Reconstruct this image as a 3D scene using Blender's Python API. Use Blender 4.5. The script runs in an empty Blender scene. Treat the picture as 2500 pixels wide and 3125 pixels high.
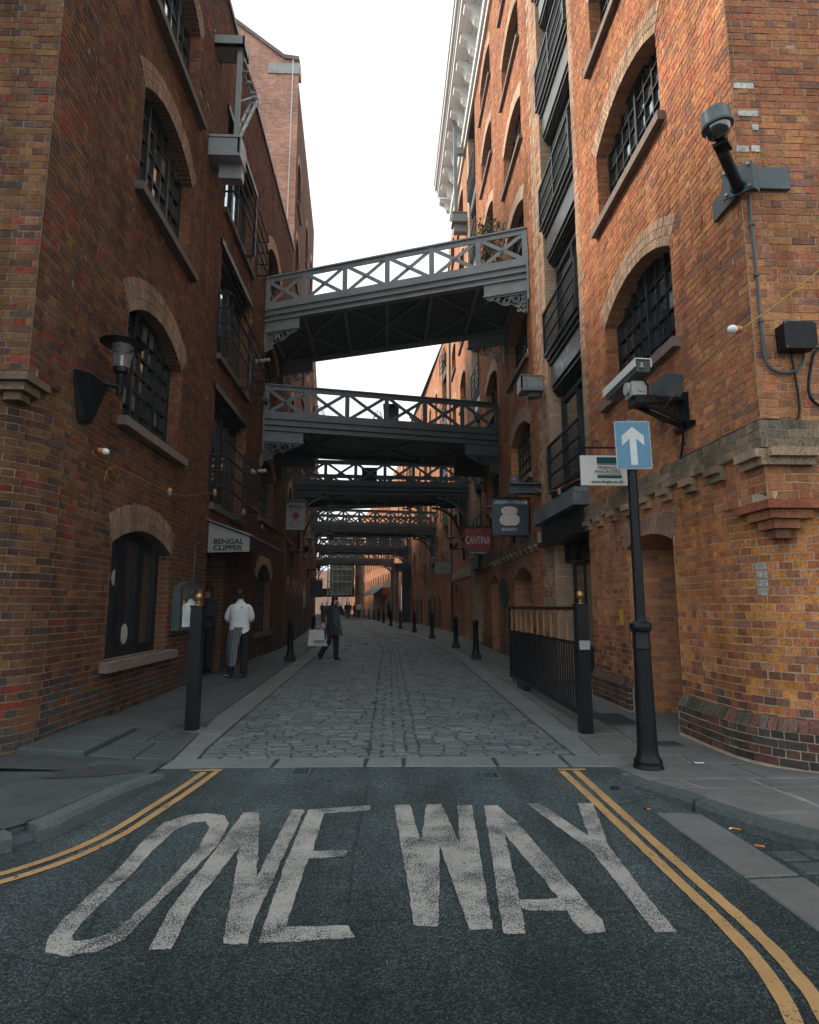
import bpy, math, random
import numpy as np
from mathutils import Vector, Matrix
rnd = random.Random(7)
C = bpy.context.scene.collection
sc = bpy.context.scene
R_ = math.radians
PI = math.pi
# ---------------------------------------------------------------- camera
EYE = 1.40
cam = bpy.data.cameras.new('camera')
camo = bpy.data.objects.new('camera', cam)
C.objects.link(camo)
cam.sensor_fit = 'HORIZONTAL'; cam.sensor_width = 24.0; cam.lens = 18.087
cam.clip_start = 0.05; cam.clip_end = 2000
ROT = np.array([[0.9993755, -0.00523277, -0.03494588], [-0.0353353, -0.15121985, -0.98786842], [-0.00011523, 0.9884863, -0.15131032]])
m = Matrix([list(ROT[0]) + [0], list(ROT[1]) + [0], list(ROT[2]) + [EYE], [0, 0, 0, 1]])
camo.matrix_world = m
sc.camera = camo
# ---------------------------------------------------------------- sky, sun, exposure
SUN_EL, SUN_AZ = R_(46), R_(-62)      # azimuth measured from +Y towards +X (veiled sun on the left, beyond the left roofs)
w = bpy.data.worlds.new("World"); sc.world = w; w.use_nodes = True
nt = w.node_tree; nt.nodes.clear()
wo = nt.nodes.new('ShaderNodeOutputWorld'); bg = nt.nodes.new('ShaderNodeBackground')
sky = nt.nodes.new('ShaderNodeTexSky'); sky.sky_type = 'NISHITA'; sky.sun_disc = False
sky.sun_elevation = SUN_EL; sky.sun_rotation = SUN_AZ; sky.air_density = 1.0; sky.dust_density = 2.0
tc = nt.nodes.new('ShaderNodeTexCoord'); nz = nt.nodes.new('ShaderNodeTexNoise'); nz.inputs['Scale'].default_value = 1.6; nz.inputs['Detail'].default_value = 5
rp = nt.nodes.new('ShaderNodeValToRGB')
rp.color_ramp.elements[0].color = (8.9, 9.9, 10.4, 1); rp.color_ramp.elements[1].color = (10.6, 11.6, 12.0, 1)
mx = nt.nodes.new('ShaderNodeMix'); mx.data_type = 'RGBA'; mx.inputs[0].default_value = 0.93
nt.links.new(tc.outputs['Generated'], nz.inputs['Vector']); nt.links.new(nz.outputs[0], rp.inputs[0])
nt.links.new(sky.outputs[0], mx.inputs[6]); nt.links.new(rp.outputs[0], mx.inputs[7])
nt.links.new(mx.outputs[2], bg.inputs[0]); bg.inputs[1].default_value = 0.105
nt.links.new(bg.outputs[0], wo.inputs[0])
sun = bpy.data.lights.new('sun', 'SUN'); sun.energy = 5.0; sun.angle = R_(11); sun.color = (1.0, 0.90, 0.78)
suno = bpy.data.objects.new('sun', sun); C.objects.link(suno)
sd = Vector((math.sin(SUN_AZ) * math.cos(SUN_EL), math.cos(SUN_AZ) * math.cos(SUN_EL), math.sin(SUN_EL)))
suno.rotation_euler = sd.to_track_quat('Z', 'Y').to_euler(); suno.location = (0, 0, 60)
sc.view_settings.view_transform = 'Standard'; sc.view_settings.look = 'None'
sc.view_settings.exposure = 0.45; sc.view_settings.gamma = 1.0; sc.view_settings.use_curve_mapping = False
sc.cycles.max_bounces = 6; sc.cycles.diffuse_bounces = 4; sc.cycles.glossy_bounces = 3; sc.cycles.transmission_bounces = 4
sc.cycles.use_denoising = True

# ---------------------------------------------------------------- helpers
def tag(o, label=None, cat=None, group=None, kind=None):
    if label: o['label'] = label
    if cat: o['category'] = cat
    if group: o['group'] = group
    if kind: o['kind'] = kind
    return o

def empty(name, loc=(0, 0, 0), rz=0.0, label=None, cat=None, group=None):
    o = bpy.data.objects.new(name, None); C.objects.link(o); o.empty_display_size = 0.2
    o.location = loc; o.rotation_euler = (0, 0, rz)
    return tag(o, label, cat, group)

class MB:
    """collects faces, builds ONE mesh object"""
    def __init__(s): s.v = []; s.f = []; s.c = []; s.uv = None; s.col = None; s.mi = []
    def add(s, vs, fs, col=None, mi=0):
        n = len(s.v); s.v += [tuple(p) for p in vs]; s.f += [tuple(i + n for i in f) for f in fs]; s.mi += [mi] * len(fs)
        s.c += [col or (1, 1, 1)] * len(vs)
        return s
    def box(s, c, d, rot=None, col=None, mi=0, taper=1.0):
        x, y, z = d[0] / 2, d[1] / 2, d[2] / 2; t = taper
        P = [(-x, -y, -z), (x, -y, -z), (x, y, -z), (-x, y, -z), (-x * t, -y * t, z), (x * t, -y * t, z), (x * t, y * t, z), (-x * t, y * t, z)]
        if rot is not None: P = [rot @ Vector(p) for p in P]
        P = [(p[0] + c[0], p[1] + c[1], p[2] + c[2]) for p in P]
        return s.add(P, [(0, 3, 2, 1), (4, 5, 6, 7), (0, 1, 5, 4), (1, 2, 6, 5), (2, 3, 7, 6), (3, 0, 4, 7)], col, mi)
    def bx(s, x0, x1, y0, y1, z0, z1, col=None, mi=0):
        return s.box(((x0 + x1) / 2, (y0 + y1) / 2, (z0 + z1) / 2), (abs(x1 - x0), abs(y1 - y0), abs(z1 - z0)), None, col, mi)
    def bar(s, a, b, wd, h=None, up=(0, 0, 1), col=None, mi=0):
        a = Vector(a); b = Vector(b); h = h or wd; d = b - a; L = d.length
        if L < 1e-6: return s
        d.normalize(); u = Vector(up); x = d.cross(u)
        if x.length < 1e-3: x = d.cross(Vector((1, 0, 0)))
        x.normalize(); u = x.cross(d)
        P = []
        for e in (a, b):
            for i, j in ((-1, -1), (1, -1), (1, 1), (-1, 1)): P.append(e + x * (i * wd / 2) + u * (j * h / 2))
        return s.add(P, [(0, 1, 2, 3), (7, 6, 5, 4), (0, 4, 5, 1), (1, 5, 6, 2), (2, 6, 7, 3), (3, 7, 4, 0)], col, mi)
    def tube(s, pts, r, n=8, col=None, cap=True, mi=0):
        pts = [Vector(p) for p in pts]; rs = r if isinstance(r, (list, tuple)) else [r] * len(pts)
        V = []; F = []; prev = None
        for i, p in enumerate(pts):
            d = (pts[min(i + 1, len(pts) - 1)] - pts[max(i - 1, 0)])
            if d.length < 1e-9: d = Vector((0, 0, 1))
            d.normalize()
            if prev is None:
                x = d.orthogonal().normalized()
            else:
                x = prev - d * prev.dot(d)
                x = x.normalized() if x.length > 1e-6 else d.orthogonal().normalized()
            prev = x; y = d.cross(x)
            for k in range(n):
                a = 2 * PI * k / n; V.append(p + (x * math.cos(a) + y * math.sin(a)) * rs[i])
        for i in range(len(pts) - 1):
            for k in range(n): F.append((i * n + k, i * n + (k + 1) % n, (i + 1) * n + (k + 1) % n, (i + 1) * n + k))
        if cap: F.append(tuple(range(n - 1, -1, -1))); F.append(tuple((len(pts) - 1) * n + k for k in range(n)))
        return s.add(V, F, col, mi)
    def lathe(s, c, prof, n=20, axis=None, col=None, mi=0):
        q = Vector((0, 0, 1)).rotation_difference(Vector(axis)).to_matrix() if axis is not None else None
        V = []; F = []
        for r, z in prof:
            for k in range(n):
                a = 2 * PI * k / n; p = Vector((r * math.cos(a), r * math.sin(a), z))
                if q: p = q @ p
                V.append((p[0] + c[0], p[1] + c[1], p[2] + c[2]))
        for i in range(len(prof) - 1):
            for k in range(n): F.append((i * n + k, i * n + (k + 1) % n, (i + 1) * n + (k + 1) % n, (i + 1) * n + k))
        F.append(tuple(range(n - 1, -1, -1))); F.append(tuple((len(prof) - 1) * n + k for k in range(n)))
        return s.add(V, F, col, mi)
    def prism(s, poly, fr, d0, d1, col=None, mi=0):
        """poly: (u,v) list; fr: function (u,v,d)->xyz; extruded from depth d0 to d1"""
        n = len(poly); V = [fr(u, v, d0) for u, v in poly] + [fr(u, v, d1) for u, v in poly]
        F = [tuple(range(n)), tuple(range(2 * n - 1, n - 1, -1))] + [(i, i + n, (i + 1) % n + n, (i + 1) % n) for i in range(n)]
        return s.add(V, F, col, mi)
    def build(s, name, mat, parent=None, smooth=False, world=True, **tg):
        me = bpy.data.meshes.new(name); me.from_pydata(s.v, [], s.f); 
        mats = mat if isinstance(mat, (list, tuple)) else [mat]
        for mm in mats: me.materials.append(mm)
        if len(mats) > 1: me.polygons.foreach_set('material_index', s.mi)
        if any(c != (1, 1, 1) for c in s.c):
            ca = me.color_attributes.new('Col', 'FLOAT_COLOR', 'POINT')
            ca.data.foreach_set('color', np.array([(c[0], c[1], c[2], 1) for c in s.c], dtype=np.float32).ravel())
        if s.uv:
            ul = me.uv_layers.new(name='UVMap'); idx = np.zeros(len(me.loops), dtype=np.int32); me.loops.foreach_get('vertex_index', idx)
            ul.data.foreach_set('uv', np.array(s.uv, dtype=np.float32)[idx].ravel())
        if smooth:
            me.polygons.foreach_set('use_smooth', [True] * len(me.polygons))
            me.set_sharp_from_angle(angle=R_(35))
        me.update()
        o = bpy.data.objects.new(name, me); C.objects.link(o)
        if parent is not None:
            o.parent = parent
            if world:
                off = root_off(parent)
                if off.length > 1e-9:
                    me.transform(Matrix.Translation(-off))
        return tag(o, **tg)

def root_off(p):
    v = Vector((0, 0, 0))
    while p is not None:
        v += p.location; p = p.parent
    return v

def copy_tree(o, parent=None):
    c = o.copy(); C.objects.link(c)
    if parent is not None: c.parent = parent
    for ch in list(o.children): copy_tree(ch, c)
    return c

# ---------------------------------------------------------------- materials
MATS = {}
def newmat(name):
    mt = bpy.data.materials.new(name); mt.use_nodes = True; n = mt.node_tree; b = n.nodes['Principled BSDF']
    MATS[name] = mt
    return mt, n, b
def N(n, t, **kw):
    x = n.nodes.new(t)
    for k, v in kw.items():
        if k in x.inputs: x.inputs[k].default_value = v
        else: setattr(x, k, v)
    return x
def ramp(n, stops, interp='LINEAR'):
    r = n.nodes.new('ShaderNodeValToRGB'); e = r.color_ramp; e.interpolation = interp
    while len(e.elements) < len(stops): e.elements.new(0.5)
    for el, (p, c) in zip(e.elements, stops): el.position = p; el.color = (c[0], c[1], c[2], 1) if not isinstance(c, (int, float)) else (c, c, c, 1)
    return r
def mixc(n, f, a, b, mode='MIX'):
    x = n.nodes.new('ShaderNodeMix'); x.data_type = 'RGBA'; x.blend_type = mode
    for sock, v in ((x.inputs[0], f), (x.inputs[6], a), (x.inputs[7], b)):
        if hasattr(v, 'links') or hasattr(v, 'is_linked'): n.links.new(v, sock)
        elif isinstance(v, (int, float)): sock.default_value = v if sock.type == 'VALUE' else (v, v, v, 1)
        else: sock.default_value = (v[0], v[1], v[2], 1)
    return x.outputs[2]
def noise(n, scale, detail=4, rough=0.55, vec=None, dim=None):
    x = N(n, 'ShaderNodeTexNoise', Scale=scale, Detail=detail, Roughness=rough)
    if vec is not None: n.links.new(vec, x.inputs['Vector'])
    return x.outputs[0]
def pos(n):
    return n.nodes.new('ShaderNodeNewGeometry').outputs['Position']
def bump(n, b, h, strength, dist=0.01):
    x = N(n, 'ShaderNodeBump', Strength=strength, Distance=dist); n.links.new(h, x.inputs['Height']); n.links.new(x.outputs[0], b.inputs['Normal'])
    return x
def mathn(n, op, a, b=None):
    x = n.nodes.new('ShaderNodeMath'); x.operation = op
    for i, v in enumerate((a, b)):
        if v is None: continue
        if isinstance(v, (int, float)): x.inputs[i].default_value = v
        else: n.links.new(v, x.inputs[i])
    return x.outputs[0]

def simple(name, col, rough=0.6, metal=0.0, var=0.25, scale=6.0, bstr=0.0, bscale=60, spec=None, wear=None):
    mt, n, b = newmat(name); p = pos(n)
    f = noise(n, scale, 6, 0.6, p)
    r = ramp(n, [(0.25, tuple(c * (1 - var) for c in col)), (0.75, tuple(min(1, c * (1 + var)) for c in col))]); n.links.new(f, r.inputs[0])
    out = r.outputs[0]
    if var > .08:
        r2 = ramp(n, [(0.3, 1 - var * .8), (0.7, 1 + var * .5)]); n.links.new(noise(n, scale * 9, 5, 0.7, p), r2.inputs[0]); out = mixc(n, 1.0, out, r2.outputs[0], 'MULTIPLY')
        r3 = ramp(n, [(0.35, 1 - var * .7), (0.65, 1 + var * .3)]); n.links.new(noise(n, 1.1, 5, 0.6, p), r3.inputs[0]); out = mixc(n, 1.0, out, r3.outputs[0], 'MULTIPLY')
    if wear:
        wf = ramp(n, [(0.62, 0), (0.72, 1)]); n.links.new(noise(n, 23, 8, 0.7, p), wf.inputs[0]); out = mixc(n, wf.outputs[0], out, wear)
    n.links.new(out, b.inputs['Base Color']); b.inputs['Roughness'].default_value = rough; b.inputs['Metallic'].default_value = metal
    rr = ramp(n, [(0.3, max(0, rough - 0.12)), (0.7, min(1, rough + 0.12))]); n.links.new(noise(n, scale * 3, 4, 0.6, p), rr.inputs[0]); n.links.new(rr.outputs[0], b.inputs['Roughness'])
    if spec is not None: b.inputs['Specular IOR Level'].default_value = spec
    if bstr: bump(n, b, noise(n, bscale, 5, 0.6, p), bstr, 0.01)
    return mt

def brickmat():
    """fired clay on real brick pieces: the colour of each brick is an attribute, grain and pits come from noise"""
    mt, n, b = newmat('fired_brick'); p = pos(n)
    a = N(n, 'ShaderNodeAttribute', attribute_name='Col').outputs['Color']
    f1 = ramp(n, [(0.25, 0.55), (0.6, 1.12), (0.85, 1.35)]); n.links.new(noise(n, 38, 6, 0.65, p), f1.inputs[0])
    c = mixc(n, 1.0, a, f1.outputs[0], 'MULTIPLY')
    pit = ramp(n, [(0.36, 0.25), (0.44, 1.0)]); n.links.new(noise(n, 95, 3, 0.5, p), pit.inputs[0])
    c = mixc(n, 0.75, c, pit.outputs[0], 'MULTIPLY')
    big = ramp(n, [(0.35, 0.78), (0.65, 1.12)]); n.links.new(noise(n, 1.3, 4, 0.6, p), big.inputs[0])
    c = mixc(n, 1.0, c, big.outputs[0], 'MULTIPLY')
    mp = N(n, 'ShaderNodeMapping'); mp.inputs['Scale'].default_value = (2.2, 2.2, .22); n.links.new(p, mp.inputs['Vector'])
    sk = ramp(n, [(0.36, .62), (0.52, 1.0), (.7, 1.1)]); n.links.new(noise(n, 1.6, 6, 0.65, mp.outputs[0]), sk.inputs[0]); c = mixc(n, 0.8, c, sk.outputs[0], 'MULTIPLY')
    n.links.new(c, b.inputs['Base Color']); b.inputs['Roughness'].default_value = 0.9; b.inputs['Specular IOR Level'].default_value = .12
    h = mathn(n, 'ADD', noise(n, 55, 6, 0.7, p), mathn(n, 'MULTIPLY', pit.outputs[0], 0.6))
    bump(n, b, h, 0.9, 0.006)
    return mt
def mortarmat(name, col):
    mt, n, b = newmat(name); p = pos(n)
    r = ramp(n, [(0.3, tuple(c * 0.72 for c in col)), (0.7, tuple(c * 1.12 for c in col))]); n.links.new(noise(n, 9, 8, 0.7, p), r.inputs[0])
    n.links.new(r.outputs[0], b.inputs['Base Color']); b.inputs['Roughness'].default_value = 0.95; b.inputs['Specular IOR Level'].default_value = .1
    bump(n, b, noise(n, 120, 5, 0.6, p), 0.6, 0.004)
    return mt
def brickwall(name, pal, mortar, w_=0.225, h_=0.075, squash=0.5):
    """far or inner brickwork, course pattern from the brick texture on metric UVs"""
    mt, n, b = newmat(name)
    uv = n.nodes.new('ShaderNodeUVMap').outputs[0]; p = pos(n)
    bt = N(n, 'ShaderNodeTexBrick', Scale=1.0); bt.inputs['Brick Width'].default_value = w_; bt.inputs['Row Height'].default_value = h_
    bt.inputs['Mortar Size'].default_value = 0.006; bt.inputs['Mortar Smooth'].default_value = 0.3; bt.squash = squash; bt.squash_frequency = 2; bt.offset = 0.5
    bt.inputs['Color1'].default_value = (0, 0, 0, 1); bt.inputs['Color2'].default_value = (1, 1, 1, 1); bt.inputs['Bias'].default_value = 0
    bt.inputs['Mortar'].default_value = (0.5, 0.5, 0.5, 1)
    wv = mixc(n, 0.012, uv, N(n, 'ShaderNodeTexNoise', Scale=5.0).outputs[1], 'ADD'); n.links.new(wv, bt.inputs['Vector'])
    k = len(pal); r = ramp(n, [(i / k, c) for i, c in enumerate(pal)], 'CONSTANT'); n.links.new(bt.outputs[0], r.inputs[0])
    f1 = ramp(n, [(0.25, 0.6), (0.75, 1.3)]); n.links.new(noise(n, 30, 6, 0.65, p), f1.inputs[0])
    c = mixc(n, 1.0, r.outputs[0], f1.outputs[0], 'MULTIPLY')
    big = ramp(n, [(0.35, 0.72), (0.65, 1.15)]); n.links.new(noise(n, 0.7, 5, 0.6, p), big.inputs[0])
    c = mixc(n, 1.0, c, big.outputs[0], 'MULTIPLY')
    c = mixc(n, bt.outputs[1], c, mortar)
    n.links.new(c, b.inputs['Base Color']); b.inputs['Roughness'].default_value = 0.92; b.inputs['Specular IOR Level'].default_value = .12
    inv = mathn(n, 'SUBTRACT', 1.0, bt.outputs[1]); h = mathn(n, 'ADD', inv, mathn(n, 'MULTIPLY', noise(n, 50, 5, 0.6, p), 0.4))
    bump(n, b, h, 0.9, 0.008)
    return mt

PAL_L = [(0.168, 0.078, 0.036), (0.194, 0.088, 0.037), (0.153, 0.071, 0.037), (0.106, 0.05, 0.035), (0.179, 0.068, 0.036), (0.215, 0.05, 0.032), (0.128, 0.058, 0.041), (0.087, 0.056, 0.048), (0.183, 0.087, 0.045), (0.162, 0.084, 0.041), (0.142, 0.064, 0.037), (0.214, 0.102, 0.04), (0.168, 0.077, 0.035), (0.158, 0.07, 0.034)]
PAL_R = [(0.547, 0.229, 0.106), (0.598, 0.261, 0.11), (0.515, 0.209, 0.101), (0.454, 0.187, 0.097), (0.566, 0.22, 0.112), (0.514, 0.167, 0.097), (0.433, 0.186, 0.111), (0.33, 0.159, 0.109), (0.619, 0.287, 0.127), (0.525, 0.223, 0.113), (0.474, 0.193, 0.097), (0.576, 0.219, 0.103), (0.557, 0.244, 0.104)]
PAL_R2 = [(0.541, 0.218, 0.064), (0.596, 0.25, 0.068), (0.497, 0.191, 0.066), (0.442, 0.158, 0.07), (0.563, 0.212, 0.064), (0.442, 0.147, 0.074), (0.386, 0.165, 0.091), (0.607, 0.255, 0.079), (0.519, 0.201, 0.082)]
PAL_BUFF = [(.57, .385, .255), (.61, .42, .28), (.51, .34, .23), (.57, .36, .235), (.49, .335, .245)]
PAL_PINK = [(.46, .26, .18), (.50, .29, .20), (.43, .24, .17), (.47, .30, .21)]
M = dict(
    brick=brickmat(),
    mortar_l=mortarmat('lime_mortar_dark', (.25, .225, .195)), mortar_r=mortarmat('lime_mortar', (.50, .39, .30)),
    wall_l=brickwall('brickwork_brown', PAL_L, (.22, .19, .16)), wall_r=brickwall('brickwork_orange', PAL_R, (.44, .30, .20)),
    wall_p=brickwall('brickwork_pink', [(.62, .29, .20), (.66, .34, .23), (.56, .26, .19), (.68, .38, .27), (.50, .24, .19), (.62, .30, .19)], (.55, .45, .38)),
    buff=brickwall('buff_brickwork', PAL_BUFF, (.30, .25, .19), squash=1.0), 
    voussoir_w=brickwall('buff_arch_brick', PAL_BUFF, (.30, .25, .19), w_=0.08, h_=0.115, squash=1.0),
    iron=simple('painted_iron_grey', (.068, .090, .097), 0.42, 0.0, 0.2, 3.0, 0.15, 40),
    iron_l=simple('iron_light_grey_and_glare', (.27, .30, .305), 0.45, 0.0, 0.15, 3.0, 0.1, 40),
    black=simple('gloss_black_paint', (.007, .009, .011), 0.36, 0.0, 0.3, 5.0, 0.05, 30, spec=.22, wear=(.02, .023, .026)),
    frame=simple('dark_window_frame', (.010, .014, .016), 0.42, 0.0, 0.2, 5.0, spec=.3),
    blue_frame=simple('dark_blue_steel', (.012, .026, .036), 0.4, 0.0, 0.2, 5.0, spec=.3),
    steel=simple('spandrel_steel', (.075, .080, .082), 0.35, 0.0, 0.15, 2.0),
    lead=simple('lead_flashing', (.17, .19, .20), 0.5, 0.1, 0.35, 6.0, 0.5, 12),
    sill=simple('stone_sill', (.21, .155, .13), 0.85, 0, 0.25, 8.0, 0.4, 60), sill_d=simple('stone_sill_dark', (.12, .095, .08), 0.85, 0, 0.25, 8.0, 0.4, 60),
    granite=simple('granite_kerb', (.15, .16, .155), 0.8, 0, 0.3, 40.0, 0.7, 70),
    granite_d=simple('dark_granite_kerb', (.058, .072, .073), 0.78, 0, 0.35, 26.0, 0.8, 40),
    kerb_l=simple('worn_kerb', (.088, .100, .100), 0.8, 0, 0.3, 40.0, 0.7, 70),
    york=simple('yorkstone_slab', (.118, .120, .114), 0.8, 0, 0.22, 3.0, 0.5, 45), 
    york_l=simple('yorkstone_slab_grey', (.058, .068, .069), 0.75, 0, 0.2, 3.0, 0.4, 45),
    joint=simple('pale_mortar_joint', (.21, .21, .195), 0.95, 0, 0.25, 10.0, 0.7, 60), joint_d=simple('dark_joint', (.036, .042, .043), 0.95, 0, 0.3, 10.0, 0.7, 60),
    brass=simple('brass', (.45, .26, .10), 0.35, 0.8, 0.25, 12.0), wood=simple('varnished_wood', (.30, .17, .085), 0.5, 0, 0.25, 14.0),
    white=simple('white_paint', (.72, .71, .68), 0.5, 0, 0.06, 3.0), grime_white=simple('weathered_white', (.42, .42, .40), 0.6, 0, 0.35, 18.0),
    stonework=simple('pale_cornice', (.84, .82, .79), 0.7, 0, 0.06, 2.0), bulb=simple('white_bulb', (.8, .8, .78), 0.2, 0, 0.02, 3.0), orange=simple('orange_plastic', (.55, .17, .03), 0.4, 0, 0.15, 8.0),
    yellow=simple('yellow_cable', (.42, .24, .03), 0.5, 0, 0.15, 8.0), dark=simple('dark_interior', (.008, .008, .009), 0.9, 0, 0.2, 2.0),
    cloth_w=simple('white_cotton', (.62, .66, .68), 0.9, 0, 0.07, 8.0, 0.3, 18), cloth_k=simple('black_cloth', (.012, .013, .016), 0.9, 0, 0.3, 10.0, 0.3, 30),
    skin=simple('skin', (.42, .23, .15), 0.6, 0, 0.1, 8.0), skin_p=simple('skin_pale', (.55, .36, .28), 0.6, 0, 0.1, 8.0), hair=simple('black_hair', (.016, .014, .013), 0.55, 0, 0.3, 30.0, 0.4, 60),
    coat=simple('dark_green_coat', (.022, .028, .028), 0.9, 0, 0.25, 10.0, 0.3, 30), fleece=simple('navy_jacket', (.03, .035, .045), 0.9, 0, 0.25, 10.0, 0.3, 30),
    bag=simple('white_paper_bag', (.5, .5, .5), 0.6, 0, 0.05, 3.0), leaf=simple('leaf_green', (.09, .15, .04), 0.6, 0, 0.4, 20.0),
    red=simple('red_sign', (.22, .018, .018), 0.45, 0, 0.12, 4.0), navy=simple('slate_blue_sign', (.035, .065, .090), 0.45, 0, 0.12, 4.0),
    signblue=simple('sign_blue', (.085, .22, .33), 0.5, 0, 0.12, 9.0), teal=simple('sign_teal', (.0, .075, .085), 0.5, 0, 0.1, 4.0), signtext=simple('sign_lettering_grey', (.10, .11, .115), 0.6),
    fabric_white=simple('awning_panel_white', (.26, .245, .24), 0.7, 0, 0.07, 3.0), tan=simple('bread_cream', (.62, .52, .47), 0.8, 0, 0.16, 12.0), letter_w=simple('lettering_white', (.62, .64, .63), 0.6), letter_k=simple('lettering_black', (.012, .012, .013), 0.6),
    orange_sign=simple('orange_sign_panel', (.38, .10, .025), 0.5), tealplaque=simple('teal_plaque', (.015, .055, .065), 0.5, 0, .3, 12., .5, 14), zinc=simple('galvanised', (.35, .36, .36), 0.4, 0.6),
)
def glassmat():
    mt, n, b = newmat('window_glass'); b.inputs['Base Color'].default_value = (.016, .022, .025, 1); b.inputs['Coat Weight'].default_value = 1.0; b.inputs['Coat Roughness'].default_value = .03; b.inputs['Coat IOR'].default_value = 1.7; b.inputs['Roughness'].default_value = 0.04
    b.inputs['Specular IOR Level'].default_value = 0.9
    p = pos(n); bump(n, b, noise(n, 1.8, 2, 0.5, p), 0.12, 0.05)
    return mt
M['glass'] = glassmat()
M['glass_pale'] = simple('pane_pale_reflection', (.16, .17, .165), 0.12, 0, 0.15, 2.0, spec=.9)  # paler panes for varied reflections, which are put into the colour
def clearglass():
    mt, n, b = newmat('clear_glass'); b.inputs['Base Color'].default_value = (.9, .95, .95, 1); b.inputs['Roughness'].default_value = 0.03
    b.inputs['Transmission Weight'].default_value = 0.92; b.inputs['IOR'].default_value = 1.2
    return mt
M['clear'] = clearglass()

def asphalt():
    mt, n, b = newmat('asphalt'); p = pos(n)
    v = N(n, 'ShaderNodeTexVoronoi', Scale=150.0); n.links.new(p, v.inputs['Vector'])
    g = ramp(n, [(0.0, (.011, .0155, .0168)), (0.5, (.023, .0325, .0345)), (0.80, (.044, .058, .061)), (0.97, (.085, .10, .102))]); 
    sep = n.nodes.new('ShaderNodeSeparateColor'); n.links.new(v.outputs['Color'], sep.inputs[0]); n.links.new(sep.outputs[0], g.inputs[0])
    big = ramp(n, [(0.3, 0.62), (0.7, 1.3)]); n.links.new(noise(n, 0.9, 6, 0.62, p), big.inputs[0])
    c = mixc(n, 1.0, g.outputs[0], big.outputs[0], 'MULTIPLY')
    st = ramp(n, [(0.60, 0), (0.70, 1)]); n.links.new(noise(n, 2.3, 5, 0.6, p), st.inputs[0])
    c = mixc(n, mathn(n, 'MULTIPLY', st.outputs[0], 0.5), c, (.012, .017, .022))
    vc = N(n, 'ShaderNodeTexVoronoi', Scale=.55, feature='DISTANCE_TO_EDGE'); n.links.new(mixc(n, 0.35, p, N(n, 'ShaderNodeTexNoise', Scale=2.2, Detail=6.0).outputs[1], 'ADD'), vc.inputs['Vector']); cr = ramp(n, [(0.0, 0), (0.006, 1)]); n.links.new(vc.outputs['Distance'], cr.inputs[0]); c = mixc(n, cr.outputs[0], mixc(n, .55, c, (.008, .01, .011)), c)
    m2 = N(n, 'ShaderNodeMapping'); m2.inputs['Scale'].default_value = (2.6, .35, 1); n.links.new(p, m2.inputs['Vector']); ty = ramp(n, [(0.38, .72), (0.6, 1.12)]); n.links.new(noise(n, 1.0, 3, 0.5, m2.outputs[0]), ty.inputs[0]); c = mixc(n, .9, c, ty.outputs[0], 'MULTIPLY')
    # paler towards the crossing, darker towards the near end, by the road's own position
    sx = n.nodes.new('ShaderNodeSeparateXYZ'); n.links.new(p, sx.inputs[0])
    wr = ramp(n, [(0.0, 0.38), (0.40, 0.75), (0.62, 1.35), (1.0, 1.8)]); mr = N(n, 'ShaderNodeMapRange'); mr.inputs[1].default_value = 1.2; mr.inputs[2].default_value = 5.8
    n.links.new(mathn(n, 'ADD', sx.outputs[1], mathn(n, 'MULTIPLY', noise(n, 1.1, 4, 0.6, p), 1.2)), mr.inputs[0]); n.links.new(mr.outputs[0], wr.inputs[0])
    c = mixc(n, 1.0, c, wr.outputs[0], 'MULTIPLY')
    n.links.new(c, b.inputs['Base Color']); b.inputs['Roughness'].default_value = 0.8; b.inputs['Specular IOR Level'].default_value = .2
    h = mathn(n, 'ADD', v.outputs['Distance'], mathn(n, 'MULTIPLY', noise(n, 240, 3, 0.6, p), 0.5)); bump(n, b, h, 1.0, 0.004)
    return mt
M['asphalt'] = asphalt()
def roadpaint(name, col, lo, hi, sc_=75):
    """thermoplastic paint worn through to the stones"""
    mt, n, b = newmat(name); p = pos(n)
    base = ramp(n, [(0.3, tuple(c * .72 for c in col)), (0.7, col)]); n.links.new(noise(n, 4, 6, 0.6, p), base.inputs[0])
    w1 = noise(n, sc_, 4, 0.7, p); w2 = noise(n, 3.1, 5, 0.65, p)
    s = mathn(n, 'ADD', mathn(n, 'MULTIPLY', w1, 1.0), mathn(n, 'MULTIPLY', w2, 0.6))
    fr = ramp(n, [(lo, 1), (hi, 0)]); n.links.new(mathn(n, 'MULTIPLY', s, 0.65), fr.inputs[0])
    c = mixc(n, fr.outputs[0], base.outputs[0], (.026, .034, .036))
    n.links.new(c, b.inputs['Base Color']); b.inputs['Roughness'].default_value = 0.75
    bump(n, b, noise(n, 130, 4, 0.6, p), 0.8, 0.004)
    return mt
M['paint_w'] = roadpaint('white_road_paint', (.36, .34, .315), 0.485, 0.515, 130)
M['paint_y'] = roadpaint('yellow_road_paint', (.42, .245, .095), 0.415, 0.44)
def cobblemat():
    mt, n, b = newmat('granite_sett'); p = pos(n)
    a = N(n, 'ShaderNodeAttribute', attribute_name='Col').outputs['Color']
    f1 = ramp(n, [(0.25, 0.6), (0.75, 1.3)]); n.links.new(noise(n, 45, 6, 0.65, p), f1.inputs[0])
    c = mixc(n, 1.0, a, f1.outputs[0], 'MULTIPLY')
    n.links.new(c, b.inputs['Base Color']); b.inputs['Roughness'].default_value = 0.62
    bump(n, b, noise(n, 60, 6, 0.65, p), 0.5, 0.006)
    return mt
M['sett'] = cobblemat()
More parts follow.
